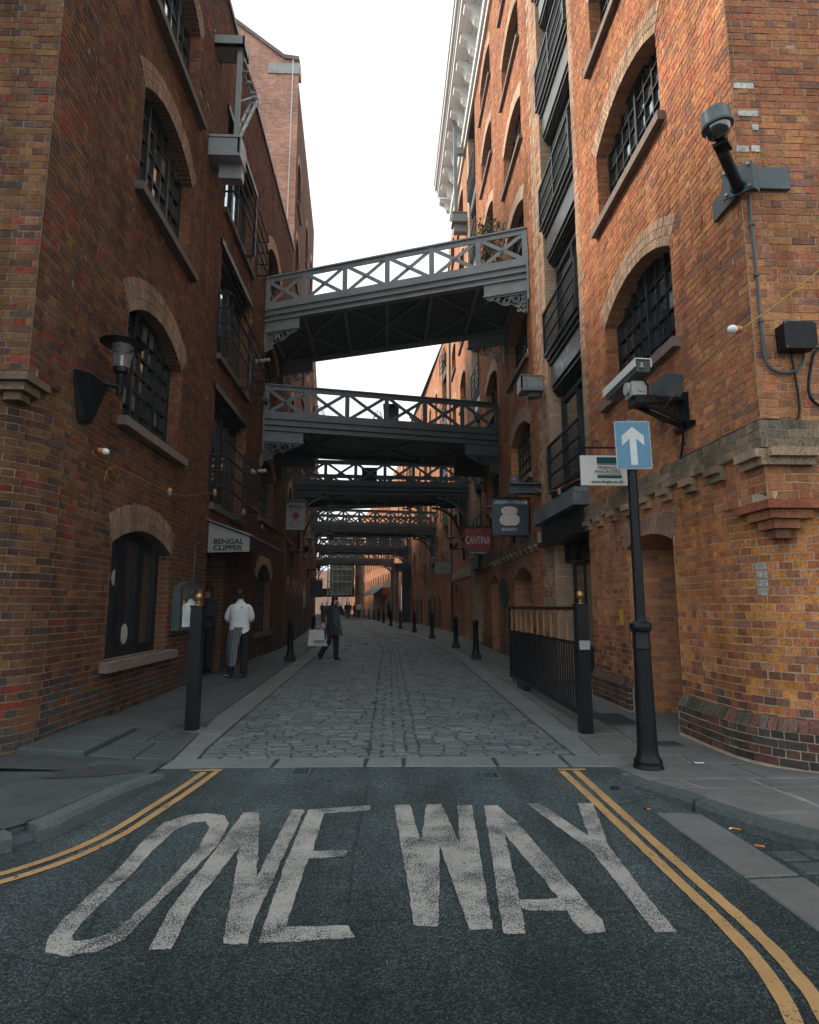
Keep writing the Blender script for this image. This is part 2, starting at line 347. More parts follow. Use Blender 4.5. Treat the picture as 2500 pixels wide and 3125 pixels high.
def patchmat():
    mt, n, b = newmat('old_footway_asphalt'); p = pos(n)
    r = ramp(n, [(0.3, (.030, .042, .044)), (0.7, (.058, .076, .079))]); n.links.new(noise(n, 2.5, 8, 0.65, p), r.inputs[0])
    f = ramp(n, [(0.3, .7), (0.75, 1.25)]); n.links.new(noise(n, 150, 3, 0.6, p), f.inputs[0])
    c = mixc(n, 1.0, r.outputs[0], f.outputs[0], 'MULTIPLY'); v = N(n, 'ShaderNodeTexVoronoi', Scale=1.3, feature='DISTANCE_TO_EDGE'); 
    wv = mixc(n, 0.25, p, N(n, 'ShaderNodeTexNoise', Scale=3.0).outputs[1], 'ADD'); n.links.new(wv, v.inputs['Vector'])
    cr = ramp(n, [(0.0, 0), (0.012, 1)]); n.links.new(v.outputs['Distance'], cr.inputs[0])
    c = mixc(n, cr.outputs[0], mixc(n, 0.8, c, (.008, .010, .011)), c)
    n.links.new(c, b.inputs['Base Color']); b.inputs['Roughness'].default_value = 0.85; bump(n, b, noise(n, 110, 4, 0.6, p), 0.8, 0.006)
    return mt
M['patch'] = patchmat()

def g(y): return 0.0065 * min(max(y - 8.0, 0.0), 20.0)
def interp(y, tab):
    if y <= tab[0][0]: return tab[0][1]
    for (a, b), (c, d) in zip(tab, tab[1:]):
        if y <= c: return b + (d - b) * (y - a) / (c - a)
    (a, b), (c, d) = tab[-2:]
    return d + (d - b) / (c - a) * (y - c)
CR = [(5.6, 1.79), (16, 1.84), (20, 1.78), (25.5, 1.45), (31, 0.95), (36.1, 0.38), (41.4, -0.12), (48.5, -0.65), (54.8, -1.2), (60.6, -1.75), (90, -5.8), (130, -14)]   # right edge of the setts
CL = [(5.6, -1.72), (6.5, -1.80), (8.2, -1.84), (16, -1.92), (21, -2.0), (31, -2.62), (41, -3.4), (50, -4.3), (60, -5.2), (90, -9.2), (130, -18)]
WL = [(20.4, -3.4), (29.6, -3.9), (51.6, -5.95), (62, -7.2), (90, -11.5), (130, -21)]     # left wall line past the first building
WR = [(5, 3.3), (31.5, 3.3), (42.5, 2.65), (56.5, 1.27), (75, -0.9), (90, -3.0), (130, -10)]
def pz(x, y):
    z = g(y)
    if x < -2.2 and y > 5.4: z += 0.08 * min(1, (-2.2 - x) / 1.0) * min(1, max(0, (20 - y) / 6))
    return z
CAMP = np.array([0, 0, EYE])
def project(P):
    P = np.atleast_2d(np.array(P, float)); c = (P - CAMP) @ ROT
    d = -c[:, 2]; d = np.where(np.abs(d) < 1e-6, 1e-6, d)
    return c[:, 0] / d * 1300 / 862.5, c[:, 1] / d * 1300 / 1078, d
# ---------------------------------------------------------------- brick walls
class Path:
    """a line in plan with a distance u along it; side=+1 puts the normal 90 degrees counter-clockwise of the tangent"""
    def __init__(s, pts, side, u0=0.0):
        s.p = np.array(pts, float); d = np.diff(s.p, axis=0); L = np.hypot(d[:, 0], d[:, 1]); s.u = np.concatenate([[0], np.cumsum(L)]) + u0
        t = d / L[:, None]; vt = np.vstack([t[:1], (t[:-1] + t[1:]) / 2, t[-1:]]); s.t = vt / np.hypot(vt[:, 0], vt[:, 1])[:, None]; s.side = side
        s.st = t
    def at(s, u):
        x = np.interp(u, s.u, s.p[:, 0]); y = np.interp(u, s.u, s.p[:, 1])
        i = int(min(max(np.searchsorted(s.u, u, 'right') - 1, 0), len(s.st) - 1)); tx, ty = s.st[i]
        if len(s.st) > 4: tx = np.interp(u, s.u, s.t[:, 0]); ty = np.interp(u, s.u, s.t[:, 1]); k = math.hypot(tx, ty); tx /= k; ty /= k
        return x, y, tx, ty, -ty * s.side, tx * s.side
    def fr(s, u, z, d):
        x, y, tx, ty, nx, ny = s.at(u)
        return (x + nx * d, y + ny * d, z)

def top_of(o, u):
    if o.get('rise', 0) <= 0: return o['zs']
    h = (o['u1'] - o['u0']) / 2; c = (o['u0'] + o['u1']) / 2; R = (h * h + o['rise'] ** 2) / (2 * o['rise'])
    return o['zs'] + o['rise'] - R + math.sqrt(max(R * R - (u - c) ** 2, 0))
def excl(o, z):
    """interval of u that bricks must leave free at height z"""
    h = (o['u1'] - o['u0']) / 2; c = (o['u0'] + o['u1']) / 2
    if z < o['z0'] - o.get('sillh', 0): return None
    if z < o['z0'] and o.get('sillh'): return (o['u0'] - o.get('sillw', 0), o['u1'] + o.get('sillw', 0))
    if z < o['zs']: return (c - h, c + h)
    if o.get('flat'):
        if z > o['flat']: return None
        k = (z - o['zs']) / (o['flat'] - o['zs']); w = h + 0.02 + (0.18) * k; return (c - w, c + w)
    if o.get('rise', 0) <= 0: return None
    R = (h * h + o['rise'] ** 2) / (2 * o['rise']); cz = o['zs'] + o['rise'] - R; Ro = R + o['t'] - 0.02
    dz = z - cz
    if dz >= Ro: return None
    w = min(math.sqrt(Ro * Ro - dz * dz), dz * h / (R - o['rise']) if R - o['rise'] > 0.02 else 1e9)
    return (c - w, c + w)

def sc1(c, lo, hi):
    q = rnd.uniform(lo, hi); return tuple(x * q for x in c)
class Building:
    def __init__(s, name, loc, label, cat='building', group=None):
        s.root = empty(name, loc, 0, label, cat, group); s.p = {}; s.sheet = {}
    def piece(s, kind, V, F, col, mat='brick'):
        s.p.setdefault((kind, mat), []).append((np.array(V, float), F, col))
    def flush(s, limit=300):
        off = np.array(root_off(s.root))
        for (kind, mat), L in s.p.items():
            cen = np.array([p[0].mean(axis=0) for p in L]); px, py, d = project(cen)
            vis = (np.abs(px) < 1.0) & (np.abs(py) < 1.0) & (d > 0)
            key = np.where(vis, np.linalg.norm(cen - CAMP, axis=1), 1e6)
            order = np.argsort(key); n1 = min(limit, len(L), max(int(vis.sum()), 1) if len(L) > limit else len(L))
            for i in order[:n1]:
                V, F, col = L[i]; c = cen[i]
                me = bpy.data.meshes.new(kind); me.from_pydata([tuple(v - c) for v in V], [], F); me.materials.append(M[mat])
                ca = me.color_attributes.new('Col', 'FLOAT_COLOR', 'POINT'); ca.data.foreach_set('color', np.tile(np.array([*col, 1], np.float32), len(V)))
                o = bpy.data.objects.new(kind, me); C.objects.link(o); o.parent = s.root; o.location = tuple(c - off)
            if n1 < len(L):
                rest = [L[i] for i in order[n1:]]; vs = []; fs = []; cs = []; k = 0
                for V, F, col in rest:
                    vs.append(V - off); fs += [tuple(a + k for a in f) for f in F]; cs.append(np.tile(np.array([*col, 1], np.float32), (len(V), 1))); k += len(V)
                me = bpy.data.meshes.new(kind + '_field'); me.from_pydata(np.vstack(vs).tolist(), [], fs); me.materials.append(M[mat])
                ca = me.color_attributes.new('Col', 'FLOAT_COLOR', 'POINT'); ca.data.foreach_set('color', np.vstack(cs).ravel())
                o = bpy.data.objects.new({'brick': 'brickwork', 'voussoir': 'arch_brickwork', 'band_brick': 'band_brickwork'}.get(kind, kind + '_rows'), me); C.objects.link(o); o.parent = s.root; o['kind'] = 'stuff'
        for (name, mat, uid), (V, F, UV) in s.sheet.items():
            mb = MB(); mb.v = V; mb.f = F; mb.c = [(1, 1, 1)] * len(V); mb.uv = UV; mb.mi = [0] * len(F)
            mb.build(name, M[mat], s.root)
    # -- surfaces with metric UVs
    def quad(s, name, mat, P, UV, uid=0):
        V, F, U = s.sheet.setdefault((name, mat, uid), ([], [], [])); n = len(V); V += [tuple(p) for p in P]; U += [tuple(u) for u in UV]; F.append(tuple(range(n, n + len(P))))
    def wall(s, path, u0, u1, z0, z1, ops, mat, off=0.0, name='wall', uid=0):
        br = {u0, u1}
        for o in ops:
            n = 12 if o.get('rise', 0) > 0 else 1
            for i in range(n + 1): 
                u = o['u0'] + (o['u1'] - o['u0']) * i / n
                if u0 <= u <= u1: br.add(u)
        for u in path.u:
            if u0 < u < u1: br.add(float(u))
        br = sorted(br)
        for a, b in zip(br, br[1:]):
            if b - a < 1e-5: continue
            mid = (a + b) / 2; L = sorted([o for o in ops if o['u0'] - 1e-6 < mid < o['u1'] + 1e-6], key=lambda o: o['z0']); ca = cb = z0
            for o in L + [None]:
                ta, tb = (o['z0'], o['z0']) if o else (z1, z1)
                if ta > ca + 1e-4 or tb > cb + 1e-4:
                    s.quad(name, mat, [path.fr(a, ca, off), path.fr(b, cb, off), path.fr(b, tb, off), path.fr(a, ta, off)], [(a, ca), (b, cb), (b, tb), (a, ta)], uid)
                if o: ca, cb = min(top_of(o, a), z1), min(top_of(o, b), z1)
    def reveal(s, path, o, depth, mat, name='reveal', floor=True, off=0.0, jambs=True):
        uid = len(s.sheet) + 1
        u0, u1, z0 = o['u0'], o['u1'], o['z0']; fr = path.fr
        if jambs:
            for u, t in ((u0, top_of(o, u0)), (u1, top_of(o, u1))):
                s.quad(name, mat, [fr(u, z0, off), fr(u, z0, -depth), fr(u, t, -depth), fr(u, t, off)], [(0, z0), (depth, z0), (depth, t), (0, t)], uid)
        n = 14 if o.get('rise', 0) > 0 else 1; L = 0
        for i in range(n):
            a = u0 + (u1 - u0) * i / n; b = u0 + (u1 - u0) * (i + 1) / n; ta, tb = top_of(o, a), top_of(o, b); dl = math.hypot(b - a, tb - ta)
            s.quad(name, mat, [fr(a, ta, off), fr(a, ta, -depth), fr(b, tb, -depth), fr(b, tb, off)], [(0, L), (depth, L), (depth, L + dl), (0, L + dl)], uid); L += dl
        if floor: s.quad(name, mat, [fr(u0, z0, off), fr(u1, z0, off), fr(u1, z0, -depth), fr(u0, z0, -depth)], [(u0, 0), (u1, 0), (u1, depth), (u0, depth)], uid)
    def brick1(s, path, u, z, ln, h, col, off=0.0, kind='brick', mat='brick', depth=0.05, slope=0.0, rot=True, proud=None):
        x, y, tx, ty, nx, ny = path.at(u); pr = off + (rnd.gauss(0, 0.0016) if proud is None else proud)
        j = lambda a: rnd.uniform(-a, a); hl = ln / 2; V = []
        tw = rnd.gauss(0, 0.0015)
        for d, jj in ((-depth, 0.0), (0.0, 1.0)):
            for a, zz in ((-hl, z), (hl, z), (hl, z + h), (-hl, z + h)):
                dd = (pr + (tw if a > 0 else -tw) + (j(.0012)) - (slope if zz > z + h / 2 else 0)) if jj else off + d
                aa = a + j(.0035) * jj; z2 = zz + j(.0026) * jj
                V.append((x + tx * aa + nx * dd, y + ty * aa + ny * dd, z2))
        s.piece(kind, V, [(4, 5, 6, 7), (0, 4, 7, 3), (1, 2, 6, 5), (3, 7, 6, 2), (0, 1, 5, 4)], col, mat)
    def lay(s, path, u0, u1, z0, z1, ops, colf, off=0.0, ch=0.075, joint=0.0105, headers=None, kind='brick', ph=0.0, start=0):
        nc = int(round((z1 - z0) / ch))
        for c in range(nc):
            z = z0 + c * ch; zm = z + ch / 2; iv = [(u0, u1)]
            for o in ops:
                e = excl(o, zm)
                if e:
                    nv = []
                    for a, b in iv:
                        if e[1] <= a or e[0] >= b: nv.append((a, b)); continue
                        if e[0] > a: nv.append((a, e[0]))
                        if e[1] < b: nv.append((e[1], b))
                    iv = nv
            hd = ((c + start) % 2 == 1)
            pitch = 0.1125 if (hd or headers) else 0.225
            sh = (0.05625 if hd else 0) + ph
            for a, b in iv:
                k = math.floor((a - sh) / pitch); 
                while True:
                    p = pitch
                    ua = sh + k * pitch; ub = ua + p; k += 1
                    if ua >= b: break
                    la, lb = max(ua, a), min(ub, b)
                    if lb - la < 0.035: continue
                    gap_a = joint / 2 if la > a + 1e-6 else 0.001; gap_b = joint / 2 if lb < b - 1e-6 else 0.001
                    um = (la + gap_a + lb - gap_b) / 2; ln = lb - la - gap_a - gap_b
                    s.brick1(path, um, z + joint / 2, ln, ch - joint, colf(um, zm), off, kind)
    def arch(s, path, o, off=0.004, rings=3, pal=PAL_BUFF, mat='brick', real=True, col=None):
        h = (o['u1'] - o['u0']) / 2; c = (o['u0'] + o['u1']) / 2; R = (h * h + o['rise'] ** 2) / (2 * o['rise']); cz = o['zs'] + o['rise'] - R
        al = math.asin(min(1, h / R)) if o['rise'] <= h else PI - math.asin(h / R); t = o['t']; fr = path.fr
        if not real:
            n = 16; L = 0; uid = len(s.sheet) + 1
            for i in range(n):
                a0 = -al + 2 * al * i / n; a1 = -al + 2 * al * (i + 1) / n; dl = R * (a1 - a0)
                P = [fr(c + r * math.sin(a), cz + r * math.cos(a), off) for r, a in ((R, a0), (R, a1), (R + t, a1), (R + t, a0))]
                s.quad('arch_ring', 'voussoir_w', P, [(L, 0), (L + dl, 0), (L + dl, t), (L, t)], uid); L += dl
            return
        for k in range(rings):
            r0 = R + t * k / rings + 0.004; r1 = R + t * (k + 1) / rings - 0.008; n = int(round(2 * al * (r0 + r1) / 2 / 0.076))
            for i in range(n):
                a0 = -al + 2 * al * (i + 0.08) / n; a1 = -al + 2 * al * (i + 0.92) / n; pr = off + rnd.uniform(-.002, .003)
                P = [(c + r * math.sin(a), cz + r * math.cos(a)) for r, a in ((r0, a0), (r0, a1), (r1, a1), (r1, a0))]
                V = [fr(u, z, -0.10 if k == 0 else -0.03) for u, z in P] + [fr(u, z, pr) for u, z in P]
                b = rnd.choice(pal); q = rnd.uniform(.8, 1.12)
                s.piece('voussoir', V, [(4, 5, 6, 7), (0, 4, 7, 3), (1, 2, 6, 5), (3, 7, 6, 2), (0, 1, 5, 4)], tuple(x * q for x in b), mat)
        # mortar bed behind the voussoirs
        n = 20; uid = len(s.sheet) + 1
        for i in range(n):
            a0 = -al + 2 * al * i / n; a1 = -al + 2 * al * (i + 1) / n
            P = [fr(c + r * math.sin(a), cz + r * math.cos(a), -0.004) for r, a in ((R, a0), (R, a1), (R + t, a1), (R + t, a0))]
            s.quad('arch_mortar', 'mortar_l' if s.root.location.x < 0 else 'mortar_r', P, [(0, 0)] * 4, uid)
    def sill(s, path, u0, u1, z0, z1, proj, mat, depth=0.3):
        mb = MB(); mb.prism([(u0, z0), (u1, z0), (u1, z1), (u0, z1)], path.fr, -depth, proj); return mb.build('sill', M[mat], s.root)

def window(parent, fr, u0, u1, z0, z1, depth, cols, rows, mat='frame', bar=0.022, edge=0.06, mull=(), split=True, glass='glass', th=0.05, name='window'):
    mb = MB(); d0, d1 = -depth - th, -depth
    rect = lambda a, b, c, d, e0=d0, e1=d1: mb.prism([(a, c), (b, c), (b, d), (a, d)], fr, e0, e1)
    rect(u0, u1, z0, z0 + edge); rect(u0, u1, z1 - edge, z1); rect(u0, u0 + edge, z0 + edge, z1 - edge); rect(u1 - edge, u1, z0 + edge, z1 - edge)
    iu0, iu1, iz0, iz1 = u0 + edge, u1 - edge, z0 + edge, z1 - edge
    for i in range(1, cols):
        u = iu0 + (iu1 - iu0) * i / cols; w_ = bar * (2.4 if i in mull else 1); rect(u - w_ / 2, u + w_ / 2, iz0, iz1, d0 + .01, d1 - .008 + (0.02 if i in mull else 0))
    for j in range(1, rows):
        z = iz0 + (iz1 - iz0) * j / rows; rect(iu0, iu1, z - bar / 2, z + bar / 2, d0 + .012, d1 - .011)
    fo = mb.build(name, M[mat], parent)
    def pane(a, b, c, d):
        t1, t2 = rnd.gauss(0, .0016), rnd.gauss(0, .0016); dd = d0 + .018; p = MB(); p.add([fr(a, c, dd + t1), fr(b, c, dd - t1), fr(b, d, dd - t1 + t2), fr(a, d, dd + t1 + t2)], [(0, 1, 2, 3)]); p.build('pane', M['glass_pale' if split and cols > 2 and rnd.random() < .10 else glass], fo)
    if split:
        for i in range(cols):
            for j in range(rows):
                pane(iu0 + (iu1 - iu0) * i / cols, iu0 + (iu1 - iu0) * (i + 1) / cols, iz0 + (iz1 - iz0) * j / rows, iz0 + (iz1 - iz0) * (j + 1) / rows)
    else: pane(iu0, iu1, iz0, iz1)
    return fo

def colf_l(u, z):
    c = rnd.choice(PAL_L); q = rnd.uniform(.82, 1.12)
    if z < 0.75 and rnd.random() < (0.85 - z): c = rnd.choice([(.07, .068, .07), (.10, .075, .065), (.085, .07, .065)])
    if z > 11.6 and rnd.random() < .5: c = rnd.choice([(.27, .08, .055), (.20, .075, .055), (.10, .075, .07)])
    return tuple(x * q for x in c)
def colf_r(u, z, P=None):
    c = rnd.choice(P or PAL_R); q = rnd.uniform(.85, 1.12)
    if z < 0.62 and rnd.random() < (1.0 - z * 1.2): c = rnd.choice([(.10, .09, .085), (.16, .10, .085), (.20, .095, .075)])
    elif z < 1.0 and rnd.random() < .3: c = (.29, .12, .07)
    return tuple(x * q for x in c)
def colf_buff(u, z):
    c = rnd.choice(PAL_BUFF); q = rnd.uniform(.7, 1.0); return tuple(x * q for x in c)

# ================================================================= RIGHT WAREHOUSE (near, 5.17 m to 31.5 m)
XR, YC = 3.30, 5.17
RB = Building('brick_warehouse', (XR, YC, 0), 'tall orange brick warehouse on the right with rounded corner, arched windows and white cornice', 'warehouse')
street = Path([(XR, 4), (XR, 31.5)], +1, 4.0)                 # u equals Y
def arcpath(xs, yc, R, sgn, off=0.0):
    cx, cy = xs + sgn * R, yc + R; r = R + off; pts = [(cx + sgn * 2.0, cy - r)]
    pts += [(cx - sgn * r * math.sin(a), cy - r * math.cos(a)) for a in np.linspace(0, PI / 2, 25)]
    return Path(pts + [(xs - sgn * off, cy + 0.001 + 0)], +1 if sgn > 0 else -1)
floors = [4.43 + 2.88 * k for k in range(6)]
def colwin(u0, u1, sillw=0.1, zs_h=1.17, rise=.33, t=.34, fl=floors):
    return [dict(u0=u0, u1=u1, z0=f, zs=f + zs_h, rise=rise, t=t, sillh=.0, sillw=sillw) for f in fl]
opA = colwin(6.6, 8.8, fl=floors[:4]); entry = dict(u0=7.0, u1=8.4, z0=0, zs=2.17, rise=.13, flat=2.55, t=.3)
opB = colwin(13.8, 16.05); opC = colwin(17.9, 20.0); g1 = dict(u0=14.05, u1=16.05, z0=.3, zs=2.05, rise=.3, t=.34); g2 = dict(u0=18.35, u1=19.65, z0=0, zs=2.1, rise=.26, t=.32)
BK = -0.0055
# mortar sheets
RB.wall(street, YC + .9, 9.95, 0, 21, opA + [entry], 'mortar_r', BK)
RB.wall(street, YC, YC + .9, 2.325, 21, [], 'mortar_r', BK)
RB.wall(street, 12.1, 21.4, 0, 21, opB + opC + [g1, g2], 'mortar_r', BK)
frontR = Path([(XR + 3.2, YC), (XR, YC)], +1, -3.2)           # u = -(X-XR)
RB.wall(frontR, -3.2, 0, 2.325, 21, [], 'mortar_r', BK)
lowR = arcpath(XR, YC, 0.9, +1, BK); RB.wall(lowR, 0, lowR.u[-1], 0, 2.35, [], 'mortar_r', 0)
# bricks
RB.lay(street, YC + .9, 9.95, 0, 2.775, [entry], lambda u, z: colf_r(u, z, PAL_R2 if u < 7 and rnd.random() < .7 else None))
RB.lay(street, YC + .9, 9.72, 3.0, 13.95, opA, colf_r)
RB.lay(street, YC + .006, YC + .9, 2.325, 2.775, [], colf_r); RB.lay(street, YC + .006, YC + .9, 3.0, 9.0, [], colf_r)
RB.lay(frontR, -1.3, -.006, 2.325, 2.775, [], colf_r, start=1); RB.lay(frontR, -1.3, -.006, 3.0, 9.0, [], colf_r, start=1)
lowRp = arcpath(XR, YC, 0.9, +1, 0); RB.lay(lowRp, 1.2, lowRp.u[-1], 0, 2.325, [], lambda u, z: colf_r(u, z, PAL_R2 if rnd.random() < .8 else None), headers=True)
def quoin(bld, path, u0, u1, z0, z1, flip=False, red=PAL_R, w_=None):
    nc = int(round((z1 - z0) / .075))
    for c in range(nc):
        z = z0 + c * .075; ext = .12 if (c // 3) % 2 else 0
        a, b = (u0, u1 + ext) if not flip else (u0 - ext, u1)
        n = max(1, int(round((b - a) / .2))); 
        for i in range(n):
            la = a + (b - a) * i / n; lb = a + (b - a) * (i + 1) / n
            cc = rnd.choice(PAL_BUFF); 
            if (c // 3) % 2 and i % 2 == (1 if not flip else 0) and rnd.random() < .75: cc = rnd.choice(red)
            bld.brick1(path, (la + lb) / 2, z + .005, lb - la - .01, .065, sc1(cc, .88, 1.08), .0)
quoin(RB, street, 9.72, 9.95, 3.0, 13.95, True)
quoin(RB, street, 12.1, 12.86, 0, 21.0, False)
RB.lay(street, 12.98, 21.4, 3.0, 21.0, opB + opC, colf_r)
RB.lay(street, 12.98, 21.4, 0, 2.775, [g1, g2], colf_r)
# jamb bricks of the near window column, real bricks on the lit side
for o in opA[:3]:
    jp = Path([(XR, o['u1']), (XR + .34, o['u1'])], -1, 0)     # faces -Y
    RB.lay(jp, 0.0, .33, o['z0'], o['zs'] + .02, [], lambda u, z: tuple(x * .9 for x in colf_r(u, z + 2)), off=0.006)
for o in opA + opB + opC: RB.reveal(street, o, .34, 'wall_r', floor=False)
for o, dp in ((entry, 1.5), (g1, .6), (g2, .5)): RB.reveal(street, o, dp, 'wall_r', floor=False)
RB.quad('back_wall', 'wall_r', [street.fr(7.0, 0, -1.45), street.fr(8.4, 0, -1.45), street.fr(8.4, 2.4, -1.45), street.fr(7.0, 2.4, -1.45)], [(0, 0), (1.4, 0), (1.4, 2.4), (0, 2.4)])
for o in opA: RB.arch(street, o)
for o in opB[:6] + opC[:6]: RB.arch(street, o, real=False, off=.006)
for o in (g1, g2): RB.arch(street, o, off=.006, pal=PAL_PINK)
# gauged flat-topped arch over the entry
cu, half = 7.7, .7
for i in range(26):
    for lay_ in range(3):
        k0, k1 = (i + .05) / 26, (i + .95) / 26
        def edge(k, f):
            ub = 7.0 + 1.4 * k; zb = top_of(entry, ub); ut = 6.8 + 1.78 * k; zt = 2.55; return (ub + (ut - ub) * f, zb + (zt - zb) * f)
        sft = .12 * (i % 2); f0 = max(0, lay_ / 3 + (sft if lay_ else 0)) + .01; f1 = min(1, (lay_ + 1) / 3 + (sft if lay_ < 2 else 0)) - .01
        P = [edge(k0, f0), edge(k1, f0), edge(k1, f1), edge(k0, f1)]; pr = .012 + rnd.uniform(-.001, .001)
        V = [street.fr(u, z, -.03) for u, z in P] + [street.fr(u, z, pr) for u, z in P]; c_ = rnd.choice(PAL_PINK)
        RB.piece('voussoir', V, [(4, 5, 6, 7), (0, 4, 7, 3), (1, 2, 6, 5), (3, 7, 6, 2), (0, 1, 5, 4)], sc1(c_, .8, 1.05))
# windows
for k, o in enumerate(opA): window(RB.root, street.fr, o['u0'], o['u1'], o['z0'], o['zs'] + o['rise'] + .03, .19, 8, 5, mat='frame', mull=(4,), split=k < 3, th=.06)
for L in (opB, opC):
    for o in L: window(RB.root, street.fr, o['u0'], o['u1'], o['z0'], o['zs'] + o['rise'] + .03, .19, 6, 5, split=False)
window(RB.root, street.fr, g1['u0'], g1['u1'], .3, 2.4, .55, 4, 3, split=False)
mb = MB(); mb.prism([(18.35, 0), (19.65, 0), (19.65, 2.4), (18.35, 2.4)], street.fr, -.5, -.45); mb.build('door', M['frame'], RB.root)
for o in opA: RB.sill(street, o['u0'] - .1, o['u1'] + .15, o['z0'] - .12, o['z0'], .09, 'sill')
for o in opB + opC: RB.sill(street, o['u0'] - .1, o['u1'] + .12, o['z0'] - .11, o['z0'], .09, 'sill')
# string course and its blocks
def band(bld, path, u0, u1, z0, rows, off, pal, name='band_brick'):
    for r in range(rows):
        pitch = .225 if r % 2 else .112; u = u0 - rnd.random() * .1
        while u < u1:
            a, b = max(u, u0), min(u + pitch, u1); u += pitch
            if b - a < .03: continue
            bld.brick1(path, (a + b) / 2, z0 + r * .0835 + .003, b - a - .007, .077, sc1(rnd.choice(pal), .62, .95), off, kind=name, depth=.12)
GREYBUFF = [(.36, .27, .18), (.40, .30, .20), (.31, .24, .175), (.25, .21, .165), (.38, .26, .18)]
street2 = Path([(XR, YC - .06), (XR, 31.5)], +1, YC - .06); front2 = Path([(XR + 3.2, YC), (XR - .06, YC)], +1, -3.2)
band(RB, street2, YC - .06, 10.05, 2.77, 3, .06, GREYBUFF); band(RB, front2, -1.5, .06, 2.77, 3, .06, GREYBUFF); band(RB, street2, 13.2, 21.4, 2.77, 3, .06, GREYBUFF)
for p_, a, b in ((street2, YC - .05, 10.05), (front2, -1.5, .05), (street2, 13.2, 21.4)):
    mbb = MB(); mbb.prism([(a, 2.772), (b, 2.772), (b, 3.015), (a, 3.015)], p_.fr, -.02, .054); mbb.build('band_core', M['mortar_r'], RB.root)
def block(path, a, b, z1=2.765, off=.11):
    V = []; 
    for (h0, h1, o1) in ((.075, .0, off), (.145, .075, off * .55)):
        P = [path.fr(u, z1 - h, d) for h in (h0, h1) for u in (a, b) for d in (-.02, o1)]
        RB.piece('corbel_block', P, [(0, 1, 3, 2), (4, 6, 7, 5), (0, 4, 5, 1), (2, 3, 7, 6), (1, 5, 7, 3), (0, 2, 6, 4)], sc1(rnd.choice(PAL_BUFF), .6, .8))
for a, b in ((5.12, 5.46), (5.78, 6.03), (6.35, 6.58), (6.92, 7.15), (7.5, 7.71), (8.07, 8.28), (8.64, 8.85), (9.22, 9.43), (9.78, 9.98)): block(street, a, b)
block(frontR, -.42, .05)
for k in range(15): block(street, 13.35 + k * .54, 13.35 + k * .54 + .2)
# corner steps where the rounded foot grows into the square corner
for k, (e, din) in enumerate(((.13, .18), (.24, .12), (.38, .06), (.55, 0.0))):
    z = 2.0 + k * .083; q = rnd.choice(PAL_R); q = tuple(x * .85 for x in q); x0, y0 = XR + din * .75, YC + din * .75
    V = [(x0, y0, z), (x0 + e, y0, z), (x0 + .5, y0 + .5, z), (x0, y0 + e, z)]; V += [(x, y, z + .078) for x, y, _ in V]
    RB.piece('corbel_brick', V, [(0, 3, 2, 1), (4, 5, 6, 7), (0, 1, 5, 4), (1, 2, 6, 5), (2, 3, 7, 6), (3, 0, 4, 7)], q)
# plinth with sloping brick-on-edge top
lowR7 = arcpath(XR, YC, 0.9, +1, .07)
def plinth(bld, path, u0, u1, colr, top):
    bld.wall(path, u0, u1, 0, .33, [], 'mortar_r', BK, name='plinth_mortar', uid=len(bld.sheet) + 1); bld.lay(path, u0, u1, 0.03, .33, [], colr)
    u = u0
    while u < u1 - .03:
        b = min(u + .083, u1); bld.brick1(path, (u + b) / 2, .333, b - u - .008, .10, sc1(rnd.choice(top), .7, 1.1), .004, kind='plinth_brick', slope=.07, depth=.07); u = b
dk = lambda u, z: sc1(rnd.choice([(.11, .085, .07), (.15, .09, .07), (.18, .09, .07), (.09, .078, .07)]), .7, 1.2)
street7 = Path([(XR - .07, YC + .9), (XR - .07, 31.5)], +1, YC + .9)
plinth(RB, lowR7, 1.1, lowR7.u[-1], dk, [(.15, .135, .095), (.22, .13, .095), (.25, .12, .09), (.20, .12, .10), (.16, .13, .11)]); plinth(RB, street7, YC + .9, 6.98, dk, [(.13, .125, .09), (.16, .14, .10)]); plinth(RB, street7, 8.4, 9.93, dk, [(.22, .12, .10), (.18, .10, .09)])
for y in (6.99, 8.41, 9.94): mb = MB(); mb.add([(XR - .07, y, 0), (XR + .1, y, 0), (XR + .1, y, .43), (XR, y, .43), (XR - .07, y, .33)], [(0, 1, 2, 3, 4)]); mb.build('plinth_end', M['mortar_r'], RB.root)
# white painted bricks on the corner and beside the entry
for u, z, ln in ((-.12, 6.35, .2), (-.14, 6.05, .2), (-.20, 5.9, .06), (-.06, 5.67, .11), (-.18, 5.67, .08)):
    RB.brick1(frontR, u, z + .005, ln, .062, (.72, .70, .66), .006)
for z in (1.95, 1.875, 1.8, 1.725): RB.brick1(lowRp, 2.9, z - .22, .10, .063, (.42, .40, .37), .006)
